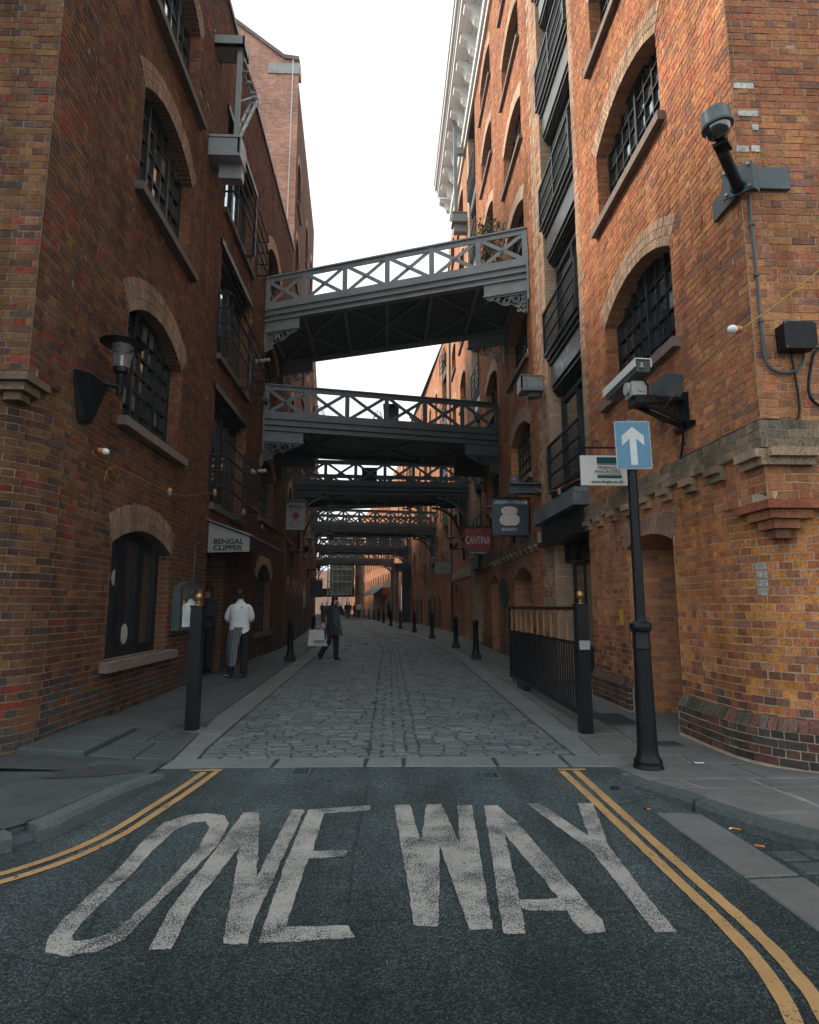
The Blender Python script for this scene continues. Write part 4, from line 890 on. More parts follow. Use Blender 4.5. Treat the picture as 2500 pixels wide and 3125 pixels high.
# ================================================================= bridges
def bridge(L, Rr_, width, ztL, ztR, nb, label, bracket='scroll', full=True, mat='iron'):
    """L, Rr_: plan points of the near fascia on the two walls; zt: height of the top rail"""
    L = Vector((L[0], L[1], ztL)); Rr_ = Vector((Rr_[0], Rr_[1], ztR)); ax = (Rr_ - L); ln = ax.length; ax.normalize(); back = Vector((-ax.y, ax.x, 0)).normalized()
    t = empty('footbridge', (L + Rr_) / 2 + Vector((0, width / 2, 0)) - Vector((0, 0, 1.2)), 0, label, 'footbridge', 'iron footbridges spanning the street')
    P = lambda s, z, d: L + ax * s + Vector((0, d, z))
    mt = M[mat]; RB_, GT, GB = -.94, -.96, -1.33
    for side, d0 in (('near', 0.0), ('far', width)):
        sg = -1 if side == 'near' else 1
        mb = MB(); mb.bar(P(0, -.02, d0), P(ln, -.02, d0), .13, .04); mb.bar(P(0, -.095, d0), P(ln, -.095, d0), .035, .13); mb.build('top_rail', mt, t)
        mb = MB(); mb.bar(P(0, RB_ + .08, d0), P(ln, RB_ + .08, d0), .035, .18); mb.build('bottom_rail', mt, t)
        for i in range(nb + 1):
            s_ = ln * i / nb; s_ = min(max(s_, .06), ln - .06)
            mb = MB(); mb.bar(P(s_, RB_, d0 + sg * .012), P(s_, -.03, d0 + sg * .012), .125, .035, up=back); 
            if full:
                for z in (RB_ + .05, -.10):
                    for q in (-.025, .025): mb.lathe(P(s_ + q, z, d0 + sg * .03), [(.009, 0), (.006, .008)], 6, axis=(back * sg))
            mb.build('post', mt, t)
        for i in range(nb):
            a, b = ln * i / nb + .05, ln * (i + 1) / nb - .05
            for (s1, z1, s2, z2) in ((a, RB_ + .1, b, -.12), (a, -.12, b, RB_ + .1)):
                mb = MB(); mb.bar(P(s1, z1, d0 + (.008 if z1 < z2 else -.010)), P(s2, z2, d0 + (.008 if z1 < z2 else -.010)), .014, .095); mb.build('diagonal', mt, t)
            if full:
                c = P((a + b) / 2, (RB_ - .02) / 2, d0 + sg * .012); mb = MB(); mb.lathe(c, [(.062, 0), (.062, .012), (.045, .02), (.03, .02), (.022, .034), (.008, .04)], 14, axis=back * sg)
                for q in range(6): a_ = q * PI / 3; mb.lathe(c + (ax * math.cos(a_) + Vector((0, 0, math.sin(a_)))) * .052, [(.014, 0), (.014, .022), (.004, .03)], 7, axis=back * sg)
                mb.build('rosette', mt, t, smooth=True)
        mb = MB(); mb.bar(P(0, GT - .02, d0), P(ln, GT - .02, d0), .17, .04); mb.bar(P(0, (GT + GB) / 2, d0), P(ln, (GT + GB) / 2, d0), .04, GT - GB); mb.bar(P(0, GT - .2, d0 + sg * .05), P(ln, GT - .2, d0 + sg * .05), .10, .03); mb.bar(P(0, GB + .02, d0), P(ln, GB + .02, d0), .17, .04)
        if full:
            for i in range(nb + 1):
                for z in (GT - .1, GB + .1):
                    for q in (-.05, .05): mb.lathe(P(min(max(ln * i / nb + q, .1), ln - .1), z, d0 + sg * .02), [(.011, 0), (.007, .01)], 6, axis=back * sg)
        mb.build('girder', mt, t)
        # end haunch plates and brackets
        for e, (s0, dr) in enumerate(((0.02, 1), (ln - .02, -1))):
            if bracket == 'scroll':
                mb = MB(); V = [P(s0, GB, d0 - .03), P(s0 + dr * 1.05, GB, d0 - .03), P(s0 + dr * 1.05, GB - .28, d0 - .03), P(s0, GB - .28, d0 - .03)]; V += [v + Vector((0, .06, 0)) for v in V]
                mb.add(V, [(0, 1, 2, 3), (7, 6, 5, 4), (3, 2, 6, 7), (1, 5, 6, 2), (0, 3, 7, 4)]); mb.bar(P(s0, GB - .30, d0), P(s0 + dr * 1.07, GB - .30, d0), .12, .025); mb.build('haunch_plate', mt, t)
                mb = MB(); zt_ = GB - .32; r_ = .013
                Q = lambda s, z: P(s0 + dr * s, zt_ - z, d0)
                mb.bar(Q(.02, 0), Q(.02, .52), .03); mb.bar(Q(0, .015), Q(1.0, .015), .03)
                mb.tube([Q(.98, .03), Q(.90, .09), Q(.82, .05)], r_, 6); mb.tube([Q(.9, .05), Q(.72, .14), Q(.6, .24), Q(.5, .27), Q(.38, .24), Q(.28, .33), Q(.18, .38), Q(.14, .48), Q(.05, .52)], r_, 6)
                def spiral(cx, cz, R0, turns=1.6, ph=0):
                    pts = [Q(cx + (R0 * (1 - .62 * k / 22)) * math.cos(ph + turns * 2 * PI * k / 22), cz + (R0 * (1 - .62 * k / 22)) * math.sin(ph + turns * 2 * PI * k / 22)) for k in range(23)]; mb.tube(pts, r_, 5)
                for cx, cz, R0 in ((.50, .14, .105), (.27, .13, .10), (.10, .09, .055), (.10, .21, .055), (.10, .33, .05), (.09, .44, .045), (.21, .42, .05), (.70, .075, .045), (.21, .28, .06), (.39, .08, .045), (.84, .06, .03)): spiral(cx, cz, R0)
                mb.build('scroll_bracket', mt, t)
            else:
                mb = MB(); V = [P(s0, GB, d0 - .03), P(s0 + dr * 1.0, GB, d0 - .03), P(s0 + dr * 1.0, GB - .12, d0 - .03), P(s0, GB - .12, d0 - .03)]; V += [v + Vector((0, .06, 0)) for v in V]; mb.add(V, [(0, 1, 2, 3), (7, 6, 5, 4), (3, 2, 6, 7)])
                arc = [P(s0 + dr * (1.35 - 1.33 * math.cos(a)), GB - .1 - 1.45 + 1.45 * math.sin(a), d0) for a in np.linspace(0, PI / 2, 12)]
                for p_, q_ in zip(arc, arc[1:]): mb.bar(p_, q_, .06, .09)
                mb.bar(P(s0 + dr * .03, GB, d0), P(s0 + dr * .03, GB - 1.5, d0), .08); 
                ring = [P(s0 + dr * (.27 + .15 * math.cos(a)), GB - .34 + .15 * math.sin(a), d0) for a in np.linspace(0, 2 * PI, 15)]; mb.tube(ring, .022, 6)
                mb.tube([P(s0 + dr * .05, GB - .75, d0), P(s0 + dr * .35, GB - .45, d0), P(s0 + dr * .75, GB - .1, d0)], .02, 6)
                mb.build('arched_bracket', mt, t)
            mb = MB(); mb.box(P(s0 - dr * .03, GB + .1, d0), (.05, .3, 1.35), Matrix.Rotation(math.atan2(ax.y, ax.x), 3, 'Z')); mb.build('wall_plate', mt, t)
    # deck planks and the soffit bracing
    n = int(width / .17)
    for i in range(n): mb = MB(); d_ = .1 + (width - .2) * (i + .5) / n; mb.bar(P(.05, GT - .08, d_), P(ln - .05, GT - .08, d_), (width - .2) / n - .014, .045); mb.build('deck_board', M['frame'], t)
    mb = MB(); V = [P(.02, GB + .125, .04), P(ln - .02, GB + .125, .04), P(ln - .02, GB + .125, width - .04), P(.02, GB + .125, width - .04)]; mb.add(V + [v + Vector((0, 0, .02)) for v in V], [(0, 3, 2, 1), (4, 5, 6, 7)]); mb.build('soffit_sheet', M['iron'], t)
    for i in range(nb + 1):
        s_ = min(max(ln * i / nb, .08), ln - .08); mb = MB(); mb.bar(P(s_, GB + .06, .05), P(s_, GB + .06, width - .05), .07, .10); mb.build('cross_beam', mt, t)
    for i in range(0, nb, 2):
        a, b = ln * i / nb, ln * min(i + 2, nb) / nb
        for q1, q2 in ((.08, width - .08), (width - .08, .08)): mb = MB(); mb.bar(P(a, GB + .09, q1), P(b, GB + .09, q2), .05, .03); mb.build('wind_brace', mt, t)
    return t, P
b1, P1 = bridge((XL, 16.1), (XR, 13.55), 3.0, 10.42, 10.42, 6, 'topmost and nearest iron footbridge, slanting up to the right above the others', mat='iron_l')  # same paint as the other bridges, sky glare put into the lighter grey
b2, P2 = bridge((XL, 16.45), (XR, 17.8), 2.9, 7.48, 7.45, 6, 'second iron footbridge, level, just under the topmost one')
b3, P3 = bridge((interp(23.1, WL), 23.1), (XR, 24.9), 2.6, 6.95, 7.22, 6, 'third iron footbridge from the viewer, below the second', 'arch')
def wl(y): return (interp(y, WL), y)
def wr(y): return (interp(y, WR), y)
b4, P4 = bridge(wl(36.2), wr(37.4), 2.4, 7.15, 7.15, 8, 'fourth iron footbridge with close double lattice', 'arch', full=False)
b5, P5 = bridge(wl(50.5), wr(52.0), 2.4, 7.2, 7.2, 7, 'fifth iron footbridge, with pale panels behind its lattice', 'arch', full=False)
b6, P6 = bridge(wl(60.5), wr(62.0), 2.4, 6.9, 6.9, 6, 'sixth and farthest iron footbridge, mostly hidden by the fifth', 'arch', full=False)
mb = MB()
for k in range(3): a = 4.1 + k * 1.05; V = [P5(a, -.9, .2), P5(a + 1.0, -.9, .2), P5(a + 1.0, -.1, .2), P5(a, -.1, .2)]; mb.add(V, [(0, 1, 2, 3)])
mb.build('infill_panel', M['lead'], b5)
b7, P7 = bridge(wl(43.5), (interp(44.5, WR), 44.5), 2.6, 9.9, 10.4, 7, 'high footbridge seen over the fourth one, with arched end brackets', 'arch', full=False)
# garden furniture and plants on the bridges
def bistro(loc, rz, label, s=1.0):
    t = empty('garden_chair', loc, rz, label, 'chair', 'chairs on the footbridges'); mb = MB()
    for k in range(7):
        a = PI * k / 6; mb.tube([(.2 * math.cos(a), .16, .45), (.22 * math.cos(a), .18, .45 + .38 * math.sin(a))], .008, 5)
    mb.tube([(.22 * math.cos(PI * k / 14), .18, .45 + .40 * math.sin(PI * k / 14)) for k in range(15)], .012, 6)
    for k in range(3): mb.tube([(.18 * math.cos(PI * q / 10), .18, .5 + (.1 + .1 * k) * math.sin(PI * q / 10)) for q in range(11)], .006, 5)
    mb.build('backrest', M['black'], t, world=False)
    mb = MB(); mb.lathe((0, 0, .43), [(.2, 0), (.21, .015), (.2, .03)], 16); mb.build('seat', M['black'], t, world=False)
    for x, y in ((.15, .15), (-.15, .15), (.15, -.15), (-.15, -.15)): mb = MB(); mb.tube([(x, y, .43), (x * 1.35, y * 1.35, 0)], .011, 6); mb.build('leg', M['black'], t, world=False)
def onb(P, s, d): v = P(s, -1.015, d); return (v.x, v.y, v.z)
bistro(onb(P2, 1.45, .9), .6, 'round-backed metal chair at the left end of the second footbridge')
bistro(onb(P2, 3.0, 1.0), -.8, 'round-backed metal chair near the middle of the second footbridge')
def lounger(loc, rz, label):
    t = empty('slatted_lounger', loc, rz, label, 'lounger'); 
    for k in range(9): mb = MB(); a = k / 8; mb.bar((-.3, a * .55, .35 + a * .42), (.3, a * .55, .35 + a * .42), .05, .02); mb.build('slat', M['black'], t, world=False)
    mb = MB(); mb.bar((-.3, 0, .32), (-.3, .6, .78), .03); mb.bar((.3, 0, .32), (.3, .6, .78), .03); mb.bar((-.3, .3, 0), (-.3, .3, .55), .03); mb.bar((.3, .3, 0), (.3, .3, .55), .03); mb.build('frame', M['black'], t, world=False)
lounger(onb(P1, 3.35, 2.0), 1.2, 'slatted folding chair back seen through the lattice of the topmost bridge')
lounger(onb(P1, 4.5, 2.0), 1.0, 'slatted folding chair at the right half of the topmost bridge')
lounger(onb(P2, 4.7, .8), 1.45, 'low slatted lounger at the right half of the second footbridge')
def potplant(loc, h, r, label, n=260, tall=False):
    t = empty('potted_plant', loc, 0, label, 'plant'); mb = MB(); mb.lathe((0, 0, 0), [(.14, 0), (.19, .3), (.2, .32), (.17, .32)], 14); mb.build('pot', M['black'], t, world=False)
    mb = MB()
    for k in range(5): a = rnd.random() * 6.3; mb.tube([(0, 0, .3), (r * .25 * math.cos(a), r * .25 * math.sin(a), h * .6), (r * .5 * math.cos(a), r * .5 * math.sin(a), h)], .012, 5)
    mb.build('stem', M['wood'], t, world=False)
    mb = MB()
    for k in range(n):
        a = rnd.random() * 2 * PI; q = rnd.random() ** .5 * r; z = h * (.35 + .7 * rnd.random()) if not tall else h * (.3 + .75 * rnd.random()); c = Vector((q * math.cos(a), q * math.sin(a), z)); d1 = Vector([rnd.gauss(0, 1) for _ in range(3)]).normalized() * .07; d2 = d1.orthogonal().normalized() * .02
        mb.add([c - d1, c + d2, c + d1, c - d2], [(0, 1, 2, 3)])
    tag(mb.build('foliage', M['leaf'], t, world=False))
potplant(onb(P1, 6.35, .55), 1.6, .40, 'tall leafy potted bamboo at the right end of the topmost bridge', 1100, True)
potplant(onb(P1, 2.75, 2.2), .7, .28, 'small bushy potted plant mid way along the topmost bridge')
potplant(onb(P3, 5.7, .5), .5, .22, 'low trailing potted plant at the right end of the third footbridge', 160)
t = empty('planter_box', onb(P2, 3.55, .6), 0, 'tall dark planter box in the middle of the second footbridge', 'planter'); mb = MB(); mb.box((0, 0, .42), (.42, .36, .84), taper=1.1); mb.build('box', M['black'], t, world=False); mb = MB(); mb.box((0, 0, .85), (.48, .42, .04)); mb.build('rim', M['black'], t, world=False)
t = empty('planter_box', onb(P3, 2.9, .5), 0, 'square dark planter box left of centre on the third footbridge', 'planter'); mb = MB(); mb.box((0, 0, .4), (.6, .36, .8)); mb.build('box', M['black'], t, world=False); mb = MB(); mb.box((0, 0, .82), (.66, .42, .04)); mb.build('rim', M['black'], t, world=False)

# ================================================================= ground
def sheet_fn(x0f, x1f, ys, zf, nx=6):
    mb = MB(); V = []; F = []
    for y in ys:
        for i in range(nx + 1): x = x0f(y) + (x1f(y) - x0f(y)) * i / nx; V.append((x, y, zf(x, y)))
    for j in range(len(ys) - 1):
        for i in range(nx): a = j * (nx + 1) + i; F.append((a, a + 1, a + nx + 2, a + nx + 1))
    return mb.add(V, F)
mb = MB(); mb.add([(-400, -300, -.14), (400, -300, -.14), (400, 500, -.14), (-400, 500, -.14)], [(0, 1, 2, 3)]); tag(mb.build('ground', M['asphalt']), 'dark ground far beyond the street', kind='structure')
ysr = [-14, -6, 0] + list(np.arange(1, 5.71, .2)) + [5.74]
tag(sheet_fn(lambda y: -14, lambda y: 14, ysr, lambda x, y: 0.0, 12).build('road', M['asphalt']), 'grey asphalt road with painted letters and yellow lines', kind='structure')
ysb = list(np.arange(5.6, 30, 1.0)) + list(np.arange(30, 131, 3))
tag(sheet_fn(lambda y: interp(y, WL) - .6 if y > 20.4 else -5, lambda y: interp(y, WR) + .6 if y > 31 else 5, ysb, lambda x, y: pz(x, y) - .018, 14).build('footway_bed', M['joint_d']), 'bedding under the paving of the lane', kind='structure')
LANE = empty('cobbled_lane', (0, 6, 0)); tag(LANE, 'cobbled lane of worn grey granite setts running away from the road', kind='structure')
lane = Building.__new__(Building); lane.root = LANE; lane.p = {}; lane.sheet = {}
SC = [(.052, .063, .066), (.062, .073, .075), (.047, .057, .061), (.070, .080, .080), (.058, .066, .066), (.045, .053, .059)]
def sett(x0, x1, y0, y1, z0):
    g_ = .0055; x0 += g_; x1 -= g_; y0 += g_; y1 -= g_; j = lambda a: rnd.uniform(-a, a); h = rnd.gauss(0, .0020); tx, ty = rnd.gauss(0, .0018), rnd.gauss(0, .0028)
    cor = [(x0 + j(.005), y0 + j(.004)), (x1 + j(.005), y0 + j(.004)), (x1 + j(.005), y1 + j(.004)), (x0 + j(.005), y1 + j(.004))]; cx, cy = (x0 + x1) / 2, (y0 + y1) / 2
    V = [(a, b, z0 - .05) for a, b in cor] + [(a, b, z0 - .011 + h + (tx if a > cx else -tx) + (ty if b > cy else -ty)) for a, b in cor]
    ins = min(.016, (x1 - x0) * .2); V += [(a + (ins if a < cx else -ins), b + (ins * .8 if b < cy else -ins * .8), z0 + .001 + h + (tx if a > cx else -tx) + (ty if b > cy else -ty) + j(.0012)) for a, b in cor]
    V.append((cx + j(.01), cy, z0 + .004 + h))
    F = [(0, 1, 5, 4), (1, 2, 6, 5), (2, 3, 7, 6), (3, 0, 4, 7), (4, 5, 9, 8), (5, 6, 10, 9), (6, 7, 11, 10), (7, 4, 8, 11), (8, 9, 12), (9, 10, 12), (10, 11, 12), (11, 8, 12)]
    c = rnd.choice(SC); q = rnd.uniform(1.4, 1.9); lane.piece('cobble', V, F, tuple(a * q for a in c), 'sett')
y = 6.10; row = 0
while y < 58:
    h = rnd.uniform(.104, .116) if y < 30 else .26
    xl, xr = interp(y, CL), interp(y, CR); sh = interp(y, [(6, 0), (21, 0.03), (31, -.75), (41, -1.8), (60, -3.6)])
    x = xl + .01 + rnd.uniform(-.12, 0)
    while x < xr - .05:
        wd = rnd.uniform(.17, .27) if y < 30 else .5; xa = max(x, xl + .01)
        for a, b in ((-.17 + sh, .31 + sh),):
            if x < a < x + wd: wd = a - x
        if -.175 + sh <= x < .30 + sh:
            k = int((x + .17 - sh + .01) / .12); x = -.17 + sh + .12 * k + rnd.gauss(0, .012); wd = .12 + rnd.gauss(0, .012); xa = x
        xb = min(x + wd, xr - .01)
        if xb - xa > .07: sett(xa, xb, y, y + h, g(y))
        x += wd
    y += h; row += 1
lane.flush()
# granite edging stones beside the setts and the crossing strip
def stone(bld, quadp, z, mat='granite', kind='edging_stone', th=.12, zc=None):
    cx = sum(p[0] for p in quadp) / 4; cy = sum(p[1] for p in quadp) / 4; ins = .006
    zz = [zc(p[0], p[1]) if zc else z for p in quadp]; dz = rnd.gauss(0, .0015)
    Q = [(p[0] + (cx - p[0]) * ins * 1.2 / max(.05, abs(cx - p[0])), p[1] + (cy - p[1]) * ins * 1.2 / max(.05, abs(cy - p[1]))) for p in quadp]
    q2 = [(p[0] + math.copysign(.008, cx - p[0]), p[1] + math.copysign(.008, cy - p[1])) for p in Q]
    V = [(a, b, k - th) for (a, b), k in zip(Q, zz)] + [(a, b, k - .007 + dz) for (a, b), k in zip(Q, zz)] + [(a, b, k + dz) for (a, b), k in zip(q2, zz)]
    F = [(0, 1, 5, 4), (1, 2, 6, 5), (2, 3, 7, 6), (3, 0, 4, 7), (4, 5, 9, 8), (5, 6, 10, 9), (6, 7, 11, 10), (7, 4, 8, 11), (8, 9, 10, 11)]
    bld.piece(kind, V, F, (1, 1, 1), mat)
PV = empty('footways', (0, 8, 0)); tag(PV, 'stone paved footways with granite edging on both sides of the lane', kind='structure')
pv = Building.__new__(Building); pv.root = PV; pv.p = {}; pv.sheet = {}
ELo = [(6.1, -1.98), (6.6, -2.03), (8.4, -2.2), (14, -2.3), (20, -2.38), (31, -2.95), (60, -5.6)]
ERo = [(6.1, 2.02), (7, 2.1), (8, 2.16), (17, 2.22), (20, 2.15), (25.5, 1.8), (31, 1.3), (60.6, -1.4)]
for tabi, tabo in ((CL, ELo), (CR, ERo)):
    y = 6.08
    while y < 58:
        ln = rnd.uniform(.9, 1.5) if y > 6.8 else .55; y2 = y + ln; a, b = interp(y, tabi), interp(y, tabo); c, d = interp(y2, tabi), interp(y2, tabo)
        q = [(min(a, b), y), (max(a, b), y), (max(c, d), y2), (min(c, d), y2)]; stone(pv, q, 0, 'granite', zc=lambda x_, y_: g(y_) + .004); y = y2
for a, b in ((-3.3, -2.02), (-2.0, -1.02), (-1.01, -.20), (-.19, .145), (.155, .98), (.99, 1.62), (1.63, 2.15)):
    stone(pv, [(a, 5.73 - max(0, a) * .04), (b, 5.73 - max(0, b) * .04), (b, 6.07), (a + .02, 6.07)], .006, 'granite')
# left footway slabs (large york stones) and right footway slabs
def slabs(x0f, x1f, ya, yb, mat, zf, nx=2, ly=(.7, 1.1), brk=None):
    y = ya
    while y < yb:
        y2 = min(y + rnd.uniform(*ly), yb); n = nx(y) if callable(nx) else nx; cuts = [0] + sorted(max(.12, min(.88, (i + 1) / n + rnd.uniform(-.12, .12))) for i in range(n - 1)) + [1]
        for i in range(n):
            A = [x0f(y) + (x1f(y) - x0f(y)) * cuts[i], x0f(y) + (x1f(y) - x0f(y)) * cuts[i + 1]]; B = [x0f(y2) + (x1f(y2) - x0f(y2)) * cuts[i], x0f(y2) + (x1f(y2) - x0f(y2)) * cuts[i + 1]]
            stone(pv, [(A[0], y), (A[1], y), (B[1], y2), (B[0], y2)], 0, mat, 'paving_slab', .08, zc=zf)
        y = y2
wlx = lambda y: XL if y < 20.4 else interp(y, WL); wrx = lambda y: XR if y < 31.5 else interp(y, WR)
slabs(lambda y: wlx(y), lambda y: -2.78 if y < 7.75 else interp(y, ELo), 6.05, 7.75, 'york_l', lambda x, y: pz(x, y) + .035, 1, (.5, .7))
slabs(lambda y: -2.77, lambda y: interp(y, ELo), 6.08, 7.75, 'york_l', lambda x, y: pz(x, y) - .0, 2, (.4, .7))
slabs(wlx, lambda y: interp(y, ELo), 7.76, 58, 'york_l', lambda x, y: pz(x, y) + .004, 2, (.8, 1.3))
slabs(lambda y: interp(y, ERo), wrx, 6.1, 58, 'york', lambda x, y: g(y) + .004, 2, (.8, 1.3))
stone(pv, [(XR, 7.0), (XR + 1.5, 7.0), (XR + 1.5, 8.4), (XR, 8.4)], .004, 'york', 'paving_slab')
# right front footway: irregular slabs with pale mortar, following the curved kerb
KR = [(5.35, 1.90), (5.0, 1.95), (4.66, 2.05), (4.3, 2.15), (4.0, 2.28), (3.8, 2.42), (3.6, 2.62), (3.3, 3.0), (2.9, 3.7), (2.6, 4.6)]
KR = KR[::-1]; kx = lambda y: interp(y, KR)
zr = lambda x, y: .006 + .065 * min(1, max(0, (5.5 - y) / .9)) if x > 1.7 else .006
mbf = sheet_fn(lambda y: kx(y) + .10, lambda y: 5.6, list(np.arange(2.65, 6.11, .15)), lambda x, y: zr(x, y) - .010, 6); tag(mbf.build('slab_mortar', M['joint'], PV))
rows_ = [(3.0, 3.55), (3.56, 4.18), (4.20, 4.80), (4.82, 5.14), (5.16, 5.70), (5.71, 6.08)]
for (a, b), cs in zip(rows_, ((3.6, 4.4, 5.5), (2.75, 3.4, 4.3, 5.5), (2.45, 2.92, 3.6, 5.5), (2.38, 2.9, 3.7, 5.5), (2.08, 3.08, 3.9, 5.5), (2.16, 2.75, 3.5, 5.5))):
    xa_, xb_ = kx(a) + .14, kx(b) + .14; prev = (max(xa_, 2.0), max(xb_, 2.0))
    for c in cs:
        nx_ = (c + rnd.uniform(-.03, .03), c + rnd.uniform(-.06, .06)); gp_ = .018 if a < 5.1 else .004
        if nx_[0] - prev[0] < .15: continue
        stone(pv, [(prev[0] + gp_, a), (nx_[0] - gp_, a), (nx_[1] - gp_, b), (prev[1] + gp_, b)], 0, 'york', 'paving_slab', .07, zc=lambda x, y: zr(x, y)); prev = nx_
# curved kerb right, dark worn granite, in long stones; granite channel before it
def kerb(tab, w_, h_, cuts, mat, gapy=None, lab='kerb_stone', inner=+1, zin=None):
    for a, b in cuts:
        n = max(2, int(abs(b - a) / .12)); top = MB(); V = []; F = []
        for i in range(n + 1):
            y = a + (b - a) * i / n; x = interp(y, tab); t2 = interp(y + .01, tab) - x; nx_, ny_ = 1 / math.hypot(1, t2 / .01), -(t2 / .01) / math.hypot(1, t2 / .01)
            hh = h_(y); ww = w_; rough = rnd.uniform(-.006, .006)
            for d, z in ((0, -.05), (.004 + rough, hh - .03), (.03, hh), (ww, hh), (ww, -.05)): V.append((x + inner * nx_ * d, y + inner * ny_ * d * 1.0, z))
        for i in range(n):
            for k in range(4): p = i * 5 + k; F.append((p, p + 1, p + 6, p + 5))
        F += [(0, 1, 2, 3, 4), tuple(n * 5 + k for k in (4, 3, 2, 1, 0))]
        top.add(V, F); top.build(lab, M[mat], PV, smooth=False)
kerb(KR, .14, lambda y: .012 + .07 * min(1, max(0, (5.35 - y) / .8)), ((5.34, 4.46), (4.43, 3.70), (3.68, 2.9)), 'granite_d')
KL = [(2.4, -4.2), (3.2, -3.0), (3.5, -2.62), (3.84, -2.20), (3.99, -2.10), (4.12, -2.02), (4.31, -1.985), (4.72, -1.90), (5.33, -1.845), (5.5, -1.84)]
kh = lambda y: .018 + .082 * min(1, max(0, (5.5 - y) / .7))
kerb(KL, .15, kh, ((5.5, 5.34), (5.32, 4.02), (3.90, 3.35), (3.33, 2.6)), 'kerb_l', inner=-1)
kh = lambda y: .018 + .082 * min(1, max(0, (5.5 - y) / .7))
kerb([(a, b - .143) for a, b in KL], .03, lambda y: kh(y) - .001, ((5.5, 2.6),), 'patch', inner=-1)
kerb([(a, b - .03) for a, b in KL], .12, lambda y: kh(y) - .05, ((4.05, 3.86),), 'patch', inner=-1)
kzl = lambda x, y: kh(y)
tag(sheet_fn(lambda y: -5.6, lambda y: interp(y, KL) - .145, list(np.arange(2.4, 6.06, .12)), kzl, 10).build('footway_patch', M['patch'], PV))
mb = MB(); TP = [(-2.5 + .34 * math.cos(a) * (1 + .2 * math.sin(3 * a + 1) + .12 * math.sin(7 * a)), 5.55 + .25 * math.sin(a) * (1 + .25 * math.sin(2 * a) + .1 * math.sin(5 * a))) for a in np.linspace(0, 2 * PI, 40, endpoint=False)]; mb.add([(a, b, kzl(a, b) + .004) for a, b in TP] + [(-2.5, 5.55, kzl(-2.5, 5.55) + .006)], [(i, (i + 1) % 40, 40) for i in range(40)]); mb.build('tar_patch', simple('fresh_tar', (.035, .038, .045), .7, 0, .3, 20, .7, 120), PV)
for q in (((1.838, 4.43), (2.15, 4.40), (2.18, 3.42), (1.866, 3.40)), ((1.868, 3.385), (2.185, 3.40), (2.20, 2.4), (1.885, 2.35)), ((1.888, 2.33), (2.205, 2.38), (2.21, 1.6), (1.89, 1.6))): stone(pv, [q[3], q[2], q[1], q[0]], .006, 'york', 'channel_stone')
for i, (x, y, w_, h_) in enumerate(((2.20, 3.60, .17, .14), (2.38, 3.62, .22, .15), (2.21, 3.43, .22, .15), (2.44, 3.44, .25, .15), (2.22, 3.25, .25, .16), (2.48, 3.24, .25, .17), (2.22, 3.06, .24, .16), (2.48, 3.05, .25, .16))): stone(pv, [(x, y), (x + w_, y), (x + w_, y + h_), (x, y + h_)], .008, 'granite_d', 'channel_sett')
pv.flush()
# ---- painted letters and lines, worn thermoplastic 4 mm above the road
POLY = dict(
 O_out=[(-1.438, 2.938), (-1.456, 3.075), (-1.44, 3.675), (-1.465, 4.016), (-1.453, 4.334), (-1.36, 4.475), (-1.22, 4.524), (-1.097, 4.475), (-1.023, 4.319), (-.995, 3.921), (-1.078, 3.275), (-1.109, 2.897), (-1.178, 2.824), (-1.289, 2.777), (-1.39, 2.82)],
 O_in=[(-1.343, 2.935), (-1.357, 3.05), (-1.338, 3.624), (-1.35, 3.86), (-1.335, 4.195), (-1.27, 4.341), (-1.19, 4.357), (-1.13, 4.25), (-1.095, 3.888), (-1.122, 3.355), (-1.165, 3.02), (-1.195, 2.949), (-1.25, 2.906), (-1.31, 2.90)],
 N=[(-.975, 2.824), (-1.004, 3.167), (-.99, 3.869), (-.977, 4.534), (-.873, 4.531), (-.823, 4.305), (-.673, 3.48), (-.654, 4.583), (-.568, 4.58), (-.59, 2.989), (-.577, 2.849), (-.681, 2.853), (-.86, 3.921), (-.909, 3.201), (-.886, 2.824)],
 E=[(-.535, 2.855), (-.555, 3.718), (-.542, 4.579), (-.115, 4.65), (-.113, 4.543), (-.424, 4.50), (-.427, 3.835), (-.228, 3.842), (-.222, 3.754), (-.435, 3.727), (-.441, 2.983), (-.162, 2.985), (-.135, 2.886), (-.433, 2.859)],
 W=[(.056, 4.654), (.168, 4.658), (.207, 3.946), (.286, 4.658), (.39, 4.667), (.402, 4.51), (.437, 3.908), (.503, 4.629), (.605, 4.625), (.47, 2.94), (.366, 2.932), (.316, 3.912), (.235, 2.969), (.128, 2.973)],
 A_out=[(.694, 4.622), (.787, 4.619), (.855, 4.267), (.936, 3.37), (.973, 2.985), (.956, 2.895), (.862, 2.878), (.838, 3.007), (.843, 3.085), (.634, 3.102), (.604, 2.888), (.507, 2.896)],
 A_in=[(.733, 4.067), (.645, 3.195), (.835, 3.198), (.806, 3.499)],
 Y=[(1.006, 4.645), (1.097, 4.65), (1.245, 4.017), (1.374, 4.649), (1.481, 4.645), (1.313, 3.862), (1.274, 3.273), (1.263, 2.892), (1.167, 2.893), (1.181, 3.383), (1.184, 3.781)])
